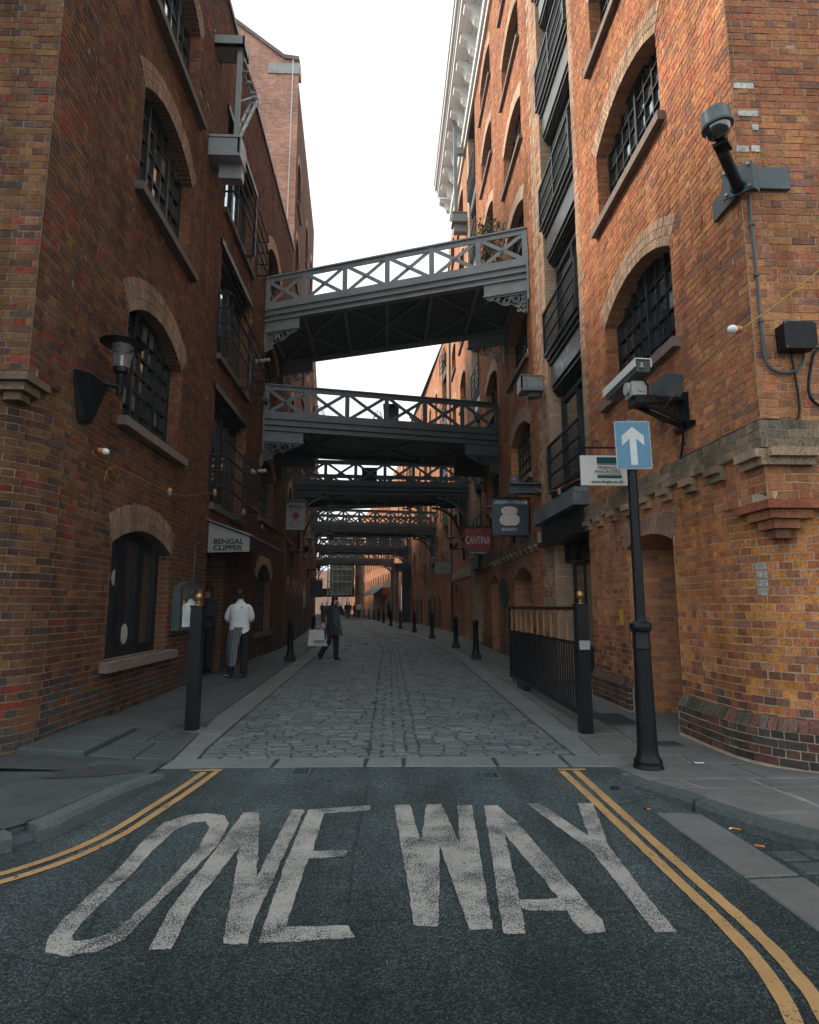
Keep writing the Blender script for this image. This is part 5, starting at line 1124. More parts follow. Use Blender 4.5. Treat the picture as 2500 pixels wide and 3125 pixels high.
def letter(nm, outer, holes=()):
    cu = bpy.data.curves.new('painted_letter', 'CURVE'); cu.dimensions = '2D'; cu.fill_mode = 'BOTH'; cu.extrude = .002
    for pl in (outer,) + tuple(holes):
        # roughen the worn edge
        pts = []
        for (a, b), (c, d) in zip(pl, list(pl[1:]) + [pl[0]]):
            n = max(1, int(math.hypot(c - a, d - b) / .05))
            for i in range(n): pts.append((a + (c - a) * i / n + rnd.gauss(0, .0022), b + (d - b) * i / n + rnd.gauss(0, .004)))
        s_ = cu.splines.new('POLY'); s_.points.add(len(pts) - 1); s_.use_cyclic_u = True
        for p, (a, b) in zip(s_.points, pts): p.co = (a, b, 0, 1)
    cu.materials.append(M['paint_w']); o = bpy.data.objects.new('painted_letter', cu); C.objects.link(o); o.location = (0, 0, .004)
    bpy.context.view_layer.update(); me = bpy.data.meshes.new_from_object(o.evaluated_get(bpy.context.evaluated_depsgraph_get())); bpy.data.objects.remove(o)
    o = bpy.data.objects.new('painted_letter', me); C.objects.link(o); o.location = (0, 0, .004); tag(o, 'worn white letter ' + nm, kind='structure')
letter('O of ONE painted on the asphalt', POLY['O_out'], (POLY['O_in'],)); letter('N of ONE painted on the asphalt', POLY['N']); letter('E of ONE painted on the asphalt', POLY['E'])
letter('W of WAY painted on the asphalt', POLY['W']); letter('A of WAY painted on the asphalt', POLY['A_out'], (POLY['A_in'],)); letter('Y of WAY painted on the asphalt', POLY['Y'])
def ribbon(name, pts, w_, label, z=.0045, mat='paint_y'):
    """constant-width painted line, resampled and slightly ragged"""
    P = [Vector((a, b, 0)) for a, b in pts]; R2 = []
    for a, b in zip(P, P[1:]):
        n = max(1, int((b - a).length / .06)); R2 += [a.lerp(b, i / n) for i in range(n)]
    R2.append(P[-1])
    for _ in range(14): R2 = [R2[0]] + [(R2[i - 1] + R2[i] * 2 + R2[i + 1]) / 4 for i in range(1, len(R2) - 1)] + [R2[-1]]
    V = []; 
    for i, p in enumerate(R2):
        d = (R2[min(i + 1, len(R2) - 1)] - R2[max(i - 1, 0)]).normalized(); n_ = Vector((-d.y, d.x, 0)); V += [p + n_ * (w_ / 2 + rnd.gauss(0, .0018)) + Vector((0, 0, z)), p - n_ * (w_ / 2 + rnd.gauss(0, .0018)) + Vector((0, 0, z))]
    mb = MB(); mb.add(V, [(2 * i, 2 * i + 1, 2 * i + 3, 2 * i + 2) for i in range(len(R2) - 1)]); tag(mb.build(name, M[mat]), label, kind='structure')
ribbon('yellow_line', [(-1.45, 5.64), (-1.50, 5.1), (-1.57, 4.55), (-1.63, 4.1), (-1.70, 3.86), (-1.80, 3.68), (-1.92, 3.53), (-2.1, 3.36), (-2.5, 3.05)], .055, 'inner yellow line curving away to the left')
ribbon('yellow_line', [(-1.555, 5.6), (-1.60, 5.1), (-1.67, 4.6), (-1.72, 4.15), (-1.79, 3.93), (-1.89, 3.75), (-2.0, 3.60), (-2.2, 3.42), (-2.6, 3.12)], .055, 'outer yellow line curving away to the left')
ribbon('yellow_line', [(1.505, 5.53), (1.51, 4.7), (1.508, 3.97), (1.505, 3.36), (1.505, 2.96), (1.49, 2.65), (1.455, 2.45), (1.40, 2.28), (1.2, 1.85), (.8, 1.4)], .062, 'inner yellow line on the right side of the road')
ribbon('yellow_line', [(1.625, 5.53), (1.615, 4.78), (1.61, 4.07), (1.605, 3.45), (1.612, 3.1), (1.605, 2.78), (1.59, 2.58), (1.555, 2.39), (1.4, 2.0), (1.1, 1.6)], .062, 'outer yellow line on the right side of the road')
ribbon('yellow_line', [(1.475, 5.558), (1.72, 5.55)], .05, 'short yellow bar ending the right double line', z=.009); ribbon('yellow_line', [(-1.68, 5.63), (-1.415, 5.645)], .05, 'short yellow bar ending the left double line', z=.009)
# ================================================================= things on the walls and in the street
V3 = Vector
def text(parent, s, org, size, mat, right=(1, 0, 0), up=(0, 0, 1), align='CENTER', sx=1.0, ext=.002, bold=0.0, space=1.0):
    cu = bpy.data.curves.new('lettering', 'FONT'); cu.body = s; cu.size = size; cu.align_x = align; cu.align_y = 'CENTER'; cu.extrude = ext; cu.offset = bold; cu.space_character = space; cu.resolution_u = 4
    cu.materials.append(M[mat]); o = bpy.data.objects.new('lettering', cu); C.objects.link(o); r = V3(right).normalized(); u = V3(up).normalized(); n = r.cross(u)
    mt = Matrix([[r.x * sx, u.x, n.x, org[0]], [r.y * sx, u.y, n.y, org[1]], [r.z * sx, u.z, n.z, org[2]], [0, 0, 0, 1]])
    bpy.context.view_layer.update(); me = bpy.data.meshes.new_from_object(o.evaluated_get(bpy.context.evaluated_depsgraph_get())); bpy.data.objects.remove(o)
    me.transform(mt); o = bpy.data.objects.new('lettering', me); C.objects.link(o)
    if parent is not None: o.parent = parent; me.transform(Matrix.Translation(-root_off(parent)))
    return o
def panel(mb, x0, x1, z0, z1, y, th=.03): mb.bx(x0, x1, y - th / 2, y + th / 2, z0, z1)
def part(t, name, mat, fn, smooth=False, world=True):
    mb = MB(); fn(mb); return mb.build(name, M[mat], t, smooth=smooth, world=world)
# ---- one-way sign on its post
t = empty('one_way_sign', (2.277, 5.567, 0), 0, 'blue one-way arrow sign on a tall black fluted post at the right kerb', 'road sign')
px, py = 2.277, 5.567
part(t, 'post', 'black', lambda m: m.lathe((px, py, .0), [(.125, 0), (.13, .025), (.118, .05), (.122, .075), (.098, .11), (.092, .14), (.086, .2), (.074, 1.0), (.074, 1.02), (.082, 1.03), (.082, 1.05), (.076, 1.06), (.076, 1.17), (.084, 1.18), (.095, 1.20), (.098, 1.225), (.09, 1.25), (.055, 1.27), (.048, 1.29), (.047, 1.32), (.042, 2.9), (.042, 3.10)], 28), True)
part(t, 'post_cap', 'iron', lambda m: m.lathe((px, py, 3.10), [(.047, 0), (.047, .035), (.03, .045)], 18), True)
yo = py - .062; tl = Matrix.Rotation(R_(-1.2), 3, 'Y')
def rrect(cx, cz, w_, h_, r, n=5):
    P = []
    for sx_, sz_, a0 in ((1, 1, 0), (-1, 1, PI / 2), (-1, -1, PI), (1, -1, 1.5 * PI)):
        for k in range(n + 1): a = a0 + PI / 2 * k / n; P.append((cx + sx_ * (w_ / 2 - r) + r * math.cos(a), cz + sz_ * (h_ / 2 - r) + r * math.sin(a)))
    return P
tilt = lambda u, z, d: (lambda v: (2.277 + v.x, yo - d, 2.885 + v.z))(tl @ V3((u - 2.277, 0, z - 2.885)))
part(t, 'sign_back', 'grime_white', lambda m: m.prism(rrect(2.277, 2.885, .335, .46, .02), tilt, -.004, .0))
part(t, 'sign_face', 'signblue', lambda m: m.prism(rrect(2.277, 2.885, .315, .44, .015), tilt, .0, .002))
AR = [(0, .175), (.105, .085), (.105, -.005), (.032, .058), (.032, -.19), (-.032, -.19), (-.032, .058), (-.105, -.005), (-.105, .085)]
part(t, 'arrow', 'letter_w', lambda m: m.prism([(2.277 + a, 2.885 + b) for a, b in AR], tilt, .002, .0035))
part(t, 'clamp', 'iron', lambda m: [m.bx(px - .055, px + .055, py - .058, py + .05, z, z + .03) for z in (2.76, 3.0)])
# ---- gate post with brass ball, left and right, and the gate
def ballpost(x, y, label, loc_h=1.46, w_=.135):
    z = pz(x, y); t = empty('gate_post', (x, y, z - .01), 0, label, 'post', 'square gate posts with brass balls')
    part(t, 'shaft', 'black', lambda m: m.box((0, 0, loc_h / 2), (w_, w_, loc_h)), world=False); part(t, 'cap', 'black', lambda m: m.box((0, 0, loc_h + .01), (w_ + .02, w_ + .02, .02)), world=False)
    part(t, 'brass_ball', 'brass', lambda m: m.lathe((0, 0, loc_h + .02), [(.036, 0), (.036, .012), (.02, .02), (.03, .032), (.022, .042), (.018, .05), (.034, .062), (.046, .08), (.05, .1), (.046, .122), (.032, .14), (.012, .149)], 20), True, world=False)
    part(t, 'base_plate', 'granite', lambda m: m.lathe((0, 0, -.004), [(.2, 0), (.17, .018)], 9), world=False); return t
ballpost(-2.23, 7.45, 'square black post with brass ball on the left footway', 1.40); rpst = ballpost(2.225, 7.12, 'square black post with brass ball beside the open gate on the right', 1.42)
part(rpst, 'lock_box', 'zinc', lambda m: m.box((-.0, -.086, .98), (.12, .02, .10)), world=False)
part(rpst, 'hinge', 'black', lambda m: (m.tube([(0.02, .05, 1.27), (.06, .2, 1.27)], .022, 8), m.tube([(.02, .05, .28), (.06, .2, .28)], .025, 8)), world=False)
GX, G0, G1 = 2.31, 7.30, 11.75
t = empty('street_gate', (GX, G0, 0), 0, 'long black barred gate with a row of pale wooden slats along its top, swung open', 'gate')
gz = lambda z: z
part(t, 'gate_frame', 'black', lambda m: (m.bx(GX - .025, GX + .025, G0, G1, 1.355, 1.40), m.bx(GX - .02, GX + .02, G0, G1, .945, .975), m.bx(GX - .025, GX + .025, G0, G1, .12, .17), m.bx(GX - .035, GX + .035, G0, G0 + .1, .08, 1.42), m.bx(GX - .025, GX + .025, G1 - .06, G1, .10, 1.40)))
for i in range(11): y_ = G0 + .33 + i * .395; part(t, 'wood_slat', 'wood', lambda m: m.bx(GX - .012, GX + .012, y_ - .03, y_ + .03, .975, 1.356))
for i in range(38): y_ = G0 + .19 + i * .112; part(t, 'bar', 'black', lambda m: m.bx(GX - .01, GX + .01, y_ - .011, y_ + .011, .17, .946))
part(t, 'drop_bolt', 'black', lambda m: m.tube([(GX - .03, G1 - .35, .05), (GX - .03, G1 - .35, .35)], .012, 6)); part(t, 'foot', 'black', lambda m: m.bx(GX - .06, GX + .06, G1 - 1.35, G1 - .8, .0, .12))
# ---- cannon bollards
def bollard(x, y, label=None):
    t = empty('bollard', (x, y, pz(x, y)), 0, label, 'bollard', 'black cast-iron bollards lining the lane')
    part(t, 'base', 'black', lambda m: m.box((0, 0, .07), (.26, .26, .14), taper=.9), world=False)
    part(t, 'shaft', 'black', lambda m: m.lathe((0, 0, .14), [(.105, 0), (.10, .03), (.088, .05), (.080, .09), (.068, .72), (.078, .735), (.078, .76), (.066, .77)], 20), True, world=False)
    part(t, 'cap', 'black', lambda m: m.lathe((0, 0, .905), [(.066, 0), (.085, .01), (.088, .035), (.082, .05), (.06, .075), (.04, .09), (.03, .105), (.01, .115)], 20), True, world=False)
    part(t, 'finial', 'zinc', lambda m: m.lathe((0, 0, 1.0), [(.02, 0), (.022, .012), (.008, .022)], 10), True, world=False)
    return t
bsp = [(2.30, 16.3), (2.22, 20.3), (1.82, 25.5), (1.335, 30.9), (.745, 36.1), (.226, 41.4), (-.29, 48.5), (-.78, 54.8), (-1.28, 60.6), (-1.95, 66), (-2.65, 71.5), (-3.4, 77), (-4.2, 82)]
ordn = ['nearest', 'second', 'third', 'fourth', 'fifth', 'sixth', 'seventh', 'eighth', 'ninth', 'tenth', 'eleventh', 'twelfth', 'thirteenth']
b0 = bollard(*bsp[0], 'nearest black bollard in the row along the right side of the lane')
def cp(src, loc, label): c = copy_tree(src); c.location = loc; c['label'] = label; return c
for k, (x, y) in enumerate(bsp[1:]): cp(b0, (x, y, pz(x, y)), ordn[k + 1] + ' black bollard of the row on the right, counted from the viewer')
cp(b0, (-2.40, 15.7, pz(-2.40, 15.7)), 'black bollard on the left footway behind the man in white'); cp(b0, (-2.45, 20.9, g(20.9)), 'black bollard on the left, half hidden behind the woman with the bags')
# ---- wall lantern, left
t = empty('wall_lantern', (-3.4, 6.72, 3.6), 0, 'black wall lantern with a wide disc top and clear glass on the left warehouse', 'lantern')
def wedge(m):
    P = [(-3.385, 6.45, 3.93), (-3.385, 6.98, 3.93), (-3.385, 6.84, 3.42), (-3.385, 6.62, 3.40), (-3.22, 6.5, 3.90), (-3.22, 6.93, 3.90), (-3.32, 6.80, 3.43), (-3.32, 6.66, 3.42)]
    m.add(P, [(4, 5, 6, 7), (0, 4, 7, 3), (1, 2, 6, 5), (0, 1, 5, 4), (3, 7, 6, 2)])
part(t, 'back_plate', 'black', wedge); lx, ly = -3.105, 6.95
part(t, 'arm', 'black', lambda m: (m.tube([(-3.3, 6.75, 3.90), (lx, ly, 3.905)], .026, 10), m.lathe((lx, ly, 3.80), [(.03, 0), (.038, .02), (.034, .1), (.042, .12), (.042, .2), (.052, .22), (.052, .26)], 16)), True)
part(t, 'collar', 'black', lambda m: m.lathe((lx, ly, 4.05), [(.05, 0), (.088, .03), (.092, .06), (.085, .09)], 22), True)
part(t, 'glass', 'clear', lambda m: m.tube([(lx, ly, 4.14), (lx, ly, 4.42)], [.082, .125], 24, cap=False), True)
part(t, 'shade', 'black', lambda m: m.lathe((lx, ly, 4.415), [(.13, 0), (.245, .012), (.25, .02), (.2, .045), (.08, .075), (.02, .085)], 30), True)
part(t, 'lamp_tube', 'white', lambda m: m.lathe((lx, ly, 4.13), [(.014, 0), (.014, .16)], 8)); part(t, 'reflector', 'zinc', lambda m: m.lathe((lx, ly, 4.36), [(.10, .05), (.06, .0), (.02, -.005)], 18), True)
# ---- menu case
t = empty('menu_case', (XL, 10.5, 1.1), 0, 'tall grey steel menu case on the wall left of the restaurant doorway', 'menu case')
def mcase(m):
    a, b, z0, z1 = 9.98, 11.2, 1.02, 1.70; A = [(a, z0), (b, z0), (b, z1)] + [(a + (b - a) * (1 - k / 10), z1 + .12 * math.sin(PI * k / 10)) for k in range(1, 10)] + [(a, z1)]; m.prism(A, sl.fr, 0, .12)
part(t, 'case', 'iron', mcase); part(t, 'menu_sheet', 'grime_white', lambda m: m.prism([(10.25, 1.12), (11.05, 1.12), (11.05, 1.62), (10.25, 1.62)], sl.fr, .121, .124)); part(t, 'door_glass', 'clear', lambda m: m.prism([(10.1, 1.07), (11.12, 1.07), (11.12, 1.7), (10.1, 1.7)], sl.fr, .130, .134))
part(t, 'conduit', 'iron', lambda m: m.tube([sl.fr(10.9, 1.78, .02), sl.fr(10.95, 2.5, .02), sl.fr(11.2, 2.52, .02)], .012, 6))
# ---- restaurant canopy
t = empty('canopy', (-3.0, 13.2, 2.6), 0, 'sloping canopy over the restaurant doorway reading BENGAL CLIPPER on its pale end panel', 'canopy')
part(t, 'roof_sheet', 'lead', lambda m: m.add([(-3.38, 11.6, 3.0), (-2.55, 11.6, 2.70), (-2.55, 15.2, 2.70), (-3.38, 15.2, 3.0), (-3.38, 11.6, 3.03), (-2.55, 11.6, 2.735), (-2.55, 15.2, 2.735), (-3.38, 15.2, 3.03)], [(0, 3, 2, 1), (4, 5, 6, 7), (0, 1, 5, 4), (1, 2, 6, 5), (2, 3, 7, 6)]))
part(t, 'end_panel', 'fabric_white', lambda m: m.add([(-3.37, 11.66, 2.97), (-2.60, 11.66, 2.695), (-2.60, 11.66, 2.42), (-3.37, 11.66, 2.40), (-3.37, 11.69, 2.97), (-2.60, 11.69, 2.695), (-2.60, 11.69, 2.42), (-3.37, 11.69, 2.40)], [(0, 1, 2, 3), (4, 7, 6, 5), (0, 4, 5, 1), (1, 5, 6, 2), (2, 6, 7, 3)]))
part(t, 'side_board', 'frame', lambda m: m.bx(-2.61, -2.57, 11.7, 15.2, 2.44, 2.70))
text(t, 'BENGAL', (-2.99, 11.655, 2.605), .135, 'letter_k', bold=.004, sx=1.12); text(t, 'CLIPPER', (-3.0, 11.655, 2.485), .135, 'letter_k', bold=.004, sx=1.12)
# ---- white bullet cameras / spot lamps on the left wall
for z, lb in ((4.72, 'lower small white wall spotlight beside the left bay'), (7.62, 'upper small white wall spotlight beside the left bay')):
    t = empty('spotlight', (XL, 15.25, z), 0, lb, 'spotlight', 'small white spotlights'); part(t, 'housing', 'grime_white', lambda m: m.lathe((XL + .03, 15.2, z), [(.055, 0), (.06, .02), (.06, .06), (.05, .1), (.045, .30), (.05, .32), (.03, .34)], 14, axis=(.9, -.15, .05)), True); part(t, 'mount', 'grime_white', lambda m: m.lathe((XL, 15.2, z), [(.075, 0), (.075, .03)], 14, axis=(1, 0, 0)), True)
# ---- hoist on the left wall
t = empty('wall_hoist', (XL, 10.6, 10.9), 0, 'grey steel loading hoist with two box brackets and a lattice jib on the left warehouse', 'hoist')
part(t, 'upper_bracket', 'iron_l', lambda m: (m.bx(-3.4, -2.83, 10.55, 10.95, 12.12, 12.18), m.bx(-3.4, -2.83, 10.55, 10.58, 12.12, 12.36), m.bx(-3.4, -2.83, 10.92, 10.95, 12.12, 12.36), m.bx(-2.86, -2.83, 10.55, 10.95, 12.12, 12.36)))
part(t, 'lower_bracket', 'iron_l', lambda m: (m.bx(-3.4, -2.80, 10.5, 10.95, 10.12, 10.17), m.bx(-3.4, -2.82, 10.52, 10.56, 9.80, 10.12), m.bx(-3.4, -2.80, 10.5, 11.0, 9.74, 9.80), m.bx(-2.86, -2.80, 10.52, 10.95, 9.8, 10.12), m.bx(-3.25, -2.82, 10.75, 10.95, 9.45, 9.75)))
part(t, 'mast', 'iron_l', lambda m: m.bar((-2.93, 10.68, 10.16), (-2.93, 10.68, 12.14), .085))
AP = V3((-2.74, 11.25, 11.6))
def jib(m):
    for dx in (-.05, .05):
        o_ = V3((dx, 0, 0)); m.tube([V3((-2.93, 10.72, 10.3)) + o_, AP + o_], .034, 8); m.tube([V3((-2.93, 10.72, 12.05)) + o_, AP + o_], .026, 8)
    for k in range(4): f = (k + .4) / 4; p = V3((-2.93, 10.72, 10.3)).lerp(AP, f); q = V3((-2.93, 10.72, 12.05)).lerp(AP, f); m.lathe(p, [(.05, -.07), (.05, .07)], 8, axis=(1, 0, 0)); m.lathe(q, [(.04, -.07), (.04, .07)], 8, axis=(1, 0, 0))
    m.lathe(AP, [(.09, -.07), (.09, .07)], 16, axis=(1, 0, 0)); m.tube([AP + V3((0, -.02, .05)), (-2.9, 10.75, 11.1)], .02, 6)
part(t, 'jib', 'zinc', jib); part(t, 'bolt', 'zinc', lambda m: [m.lathe((-3.39, y_, z_), [(.02, 0), (.02, .03)], 6, axis=(1, 0, 0)) for y_ in (10.45, 11.05) for z_ in (12.2, 12.34, 9.8, 10.1)])
t = empty('wall_hoist', (XR - .4, 24.2, 20.5), 0, 'tall grey hoist mast on a box bracket high on the right warehouse', 'hoist')
part(t, 'bracket', 'iron_l', lambda m: (m.bx(2.66, 3.3, 23.9, 24.5, 17.55, 17.62), m.bx(2.66, 3.3, 23.9, 23.96, 17.62, 17.95), m.bx(2.66, 3.3, 23.9, 24.5, 17.9, 18.0), m.bx(2.75, 3.3, 24.1, 24.4, 17.2, 17.55)))
part(t, 'mast', 'iron_l', lambda m: m.bar((2.86, 24.2, 18.0), (2.86, 24.2, 23.4), .16)); part(t, 'head', 'iron_l', lambda m: (m.bx(2.78, 2.94, 24.1, 24.3, 23.4, 24.1), m.bx(2.9, 3.3, 24.1, 24.3, 20.9, 21.2)))
t = empty('drainpipe', (XR - .1, 31.2, 8), 0, 'thin grey downpipe on the right warehouse before the street bends', 'drainpipe'); part(t, 'pipe', 'iron', lambda m: m.tube([(XR - .06, 31.2, .1), (XR - .06, 31.2, 20)], .05, 8)); part(t, 'bracket', 'iron', lambda m: [m.bx(XR - .12, XR, 31.14, 31.26, z, z + .05) for z in (2, 5, 8, 11, 14, 17)])
# ---- small fittings on the right wall
t = empty('hoist_bracket', (XR, 12.6, 6.2), 0, 'short bolted grey steel bracket high on the right wall beside the buff quoins', 'bracket')
part(t, 'channel', 'iron_l', lambda m: (m.bx(2.82, 3.3, 12.5, 12.53, 5.98, 6.28), m.bx(2.82, 3.3, 12.5, 12.9, 6.26, 6.30), m.bx(2.82, 2.86, 12.5, 12.9, 6.0, 6.28), m.bx(2.82, 3.3, 12.5, 12.9, 5.96, 5.99))); part(t, 'bolt', 'zinc', lambda m: [m.lathe((x_, 12.5, z_), [(.018, 0), (.018, .02)], 6, axis=(0, -1, 0)) for x_ in (2.95, 3.2) for z_ in (6.05, 6.2)]); part(t, 'lug', 'iron', lambda m: m.bx(3.0, 3.25, 12.6, 12.8, 5.85, 5.97))
t = empty('hoist_bracket', (XR, 13.0, 3.95), 0, 'riveted steel I-beam bracket above the bakery sign', 'bracket')
part(t, 'beam', 'iron', lambda m: (m.bx(2.62, 3.3, 12.9, 13.2, 4.0, 4.03), m.bx(2.62, 3.3, 13.03, 13.07, 3.84, 4.0), m.bx(2.62, 3.3, 12.9, 13.2, 3.81, 3.84))); part(t, 'winch', 'iron', lambda m: m.lathe((2.75, 13.05, 4.03), [(.13, 0), (.13, .06), (.09, .1), (.08, .14)], 14)); part(t, 'rivet', 'zinc', lambda m: [m.lathe((x_, 13.03, 3.92), [(.014, 0), (.01, .012)], 6, axis=(0, -1, 0)) for x_ in (2.75, 2.95, 3.15)])
t = empty('plaque', (XR, 17.0, 1.6), 0, 'oval teal metal plaque on the right wall between two doorways', 'plaque')
part(t, 'disc', 'tealplaque', lambda m: m.prism([(17.35 + .50 * math.cos(a), 1.77 + .40 * math.sin(a)) for a in np.linspace(0, 2 * PI, 40, endpoint=False)], street.fr, .02, .06)); part(t, 'rim', 'tealplaque', lambda m: m.tube([street.fr(17.35 + .50 * math.cos(a), 1.77 + .40 * math.sin(a), .06) for a in np.linspace(0, 2 * PI, 41)], .018, 6)); part(t, 'relief', 'tealplaque', lambda m: [m.prism([(17.35 + d - .04, 1.55), (17.35 + d + .04, 1.55), (17.35 + d + .04, 1.98), (17.35 + d - .04, 1.98)], street.fr, .06, .075) for d in (-.2, 0, .2)])
# ---- dome camera on the corner
t = empty('dome_camera', (3.0, 4.9, 5.2), 0, 'grey dome surveillance camera on an angled arm at the top of the right corner', 'surveillance camera')
part(t, 'wall_plate', 'iron', lambda m: (m.bx(3.34, 3.76, 5.13, 5.165, 5.27, 5.485), m.bx(3.26, 3.295, 5.22, 5.59, 5.22, 5.43)))
dg = V3((-.707, -.707, 0)); cn = V3((3.29, 5.16, 5.33)); rt = V3((.707, -.707, 0))
def cplate(m):
    c = cn + dg * .07; q = [c + rt * a + V3((0, 0, b)) for a, b in ((-.13, -.14), (.13, -.14), (.13, .14), (-.13, .14))]; m.add(q + [v - dg * .02 for v in q], [(0, 1, 2, 3), (7, 6, 5, 4), (0, 4, 5, 1), (1, 5, 6, 2), (2, 6, 7, 3), (3, 7, 4, 0)])
    for s_ in (-1, 1): a = c + rt * .13 * s_; m.add([a + V3((0, 0, -.13)), a + V3((0, 0, .13)), a - dg * .12 + V3((0, 0, .13)) + rt * .02 * s_, a - dg * .12 + V3((0, 0, -.13)) + rt * .02 * s_], [(0, 1, 2, 3)])
part(t, 'corner_plate', 'iron', cplate); ab = cn + dg * .06 + V3((0, 0, -.07)); ae = V3((2.935, 4.80, 5.36))
part(t, 'arm', 'black', lambda m: (m.tube([ab, ae], .05, 14), m.lathe(ab, [(.068, 0), (.06, .03)], 14, axis=(ae - ab))), True); part(t, 'knuckle', 'black', lambda m: (m.box(ae + V3((0, 0, .05)), (.15, .12, .03), Matrix.Rotation(.78, 3, 'Z')), m.box(ae + V3((-.0, 0, .12)), (.09, .08, .16), Matrix.Rotation(.78, 3, 'Z'))))
dc = V3((2.865, 4.73, 5.55)); part(t, 'housing', 'iron', lambda m: m.lathe(dc, [(.115, -.02), (.130, -.015), (.133, .005), (.124, .02), (.118, .12), (.112, .14), (.06, .155), (.028, .16), (.024, .185)], 30, axis=(-.12, .0, 1)), True)
part(t, 'dome', 'glass', lambda m: m.lathe(dc + V3((0, 0, -.02)), [(.108, 0), (.102, -.035), (.085, -.065), (.055, -.088), (.012, -.1)], 24, axis=(-.12, .0, 1)), True); part(t, 'bolt', 'zinc', lambda m: [m.lathe(cn + dg * .075 + rt * a + V3((0, 0, b)), [(.014, 0), (.014, .02)], 6, axis=dg) for a in (-.1, .1) for b in (-.11, .11)])
# ---- box camera on an arm
t = empty('box_camera', (3.0, 6.5, 3.7), 0, 'white-hooded box surveillance camera on a black triangular wall arm above the one-way sign', 'surveillance camera')
def arm2(m):
    m.bar((3.28, 6.45, 3.36), (3.28, 6.45, 3.74), .07, .05, up=(1, 0, 0)); m.bar((3.28, 6.55, 3.36), (3.28, 6.55, 3.74), .05, .05, up=(1, 0, 0))
    for y_ in (6.42, 6.58): m.bar((3.26, y_, 3.66), (2.76, y_, 3.67), .035, .04); m.bar((3.27, y_, 3.40), (2.78, y_, 3.62), .035, .045)
    m.bx(2.70, 2.93, 6.38, 6.62, 3.60, 3.69); m.bar((3.28, 6.3, 3.36), (3.28, 6.7, 3.36), .05)
part(t, 'arm', 'black', arm2); part(t, 'tilt_unit', 'grime_white', lambda m: (m.bx(2.68, 2.86, 6.42, 6.62, 3.70, 3.86), m.lathe((2.675, 6.52, 3.80), [(.07, 0), (.07, .03)], 16, axis=(-1, 0, 0)), m.lathe((2.77, 6.42, 3.76), [(.02, 0), (.02, .02)], 10, axis=(0, -1, 0))))
rc = Matrix.Rotation(R_(-4), 3, 'X') @ Matrix.Rotation(R_(4), 3, 'Z')
part(t, 'body', 'iron', lambda m: m.box((2.745, 6.72, 3.965), (.155, .80, .13), rc)); part(t, 'sunshield', 'white', lambda m: (m.box((2.745, 6.74, 4.045), (.185, .86, .012), rc), m.box((2.655, 6.74, 4.0), (.008, .86, .09), rc), m.box((2.835, 6.74, 4.0), (.008, .86, .09), rc)))
part(t, 'latch', 'zinc', lambda m: (m.box((2.748, 6.305, 4.0), (.02, .02, .05)), m.box((2.748, 6.30, 3.975), (.05, .012, .012)))); part(t, 'cable', 'black', lambda m: m.tube([(2.80, 6.4, 3.90), (2.85, 6.4, 3.8), (2.85, 6.42, 3.62), (2.88, 6.45, 3.50), (3.02, 6.45, 3.40), (3.14, 6.45, 3.46), (3.22, 6.47, 3.40), (3.26, 6.5, 3.32), (3.27, 6.55, 3.2), (3.27, 6.6, 3.08), (3.27, 6.63, 3.03)], .012, 7), True)
t = empty('junction_box', (3.28, 6.7, 3.8), 0, 'dark grey metal junction box behind the box camera', 'junction box'); part(t, 'box', 'iron', lambda m: m.bx(3.12, 3.295, 6.5, 6.92, 3.70, 3.98)); part(t, 'lid', 'iron', lambda m: m.bx(3.105, 3.118, 6.49, 6.93, 3.69, 3.99))
# ---- boxes and cables on the corner front
t = empty('junction_box', (3.64, YC, 3.78), 0, 'square black junction box on the right-hand front with two cables below', 'junction box'); part(t, 'box', 'black', lambda m: m.bx(3.50, 3.775, YC - .13, YC - .005, 3.66, 3.89)); part(t, 'lid', 'black', lambda m: m.bx(3.49, 3.785, YC - .145, YC - .131, 3.65, 3.90)); part(t, 'screw', 'zinc', lambda m: [m.lathe((x_, YC - .145, z_), [(.007, 0), (.005, .006)], 6, axis=(0, -1, 0)) for x_ in (3.505, 3.77) for z_ in (3.665, 3.885)])
def cable(name, pts, r, label, mat='iron', cat='cable'):
    # rounded with a few passes of corner cutting
    P = [V3(p) for p in pts]
    for _ in range(2): Q = [P[0]]; [Q.extend([a.lerp(b, .25), a.lerp(b, .75)]) for a, b in zip(P, P[1:])]; Q.append(P[-1]); P = Q
    mb = MB(); mb.tube(P, r, 8); o = mb.build(name, M[mat], None, smooth=True); return tag(o, label, cat)
yq = YC - .03
cable('conduit', [(3.36, yq, 5.2), (3.355, yq, 4.78), (3.365, yq, 4.37), (3.36, yq, 3.95), (3.36, yq, 3.62), (3.40, yq, 3.50), (3.52, yq, 3.455), (3.64, yq, 3.48), (3.72, yq, 3.56), (3.735, yq, 3.67)], .014, 'grey conduit dropping from the dome camera and looping into the black junction box', cat='conduit')
cable('cable', [(3.61, yq, 3.67), (3.625, yq, 3.5), (3.645, yq, 3.2), (3.63, yq, 3.05), (3.56, yq, 2.99), (3.45, yq, 3.03), (3.27, yq, 3.03), (3.262, YC + .1, 3.025), (3.262, YC + .8, 3.03), (3.262, 6.3, 3.03), (3.262, 6.62, 3.04)], .011, 'black cable running from the junction box round the corner along the string course', 'black')
cable('cable', [(3.90, yq, 3.72), (3.82, yq, 3.66), (3.76, yq, 3.45), (3.73, yq, 3.27), (3.79, yq, 3.17), (3.95, yq, 3.10)], .013, 'black cable at the right picture edge below the junction box', 'black')
for z_ in (4.9, 4.4, 3.95): part(bpy.data.objects['conduit'], 'pipe_clip', 'iron', lambda m: m.lathe((3.36, yq, z_), [(.024, -.012), (.024, .012)], 10))
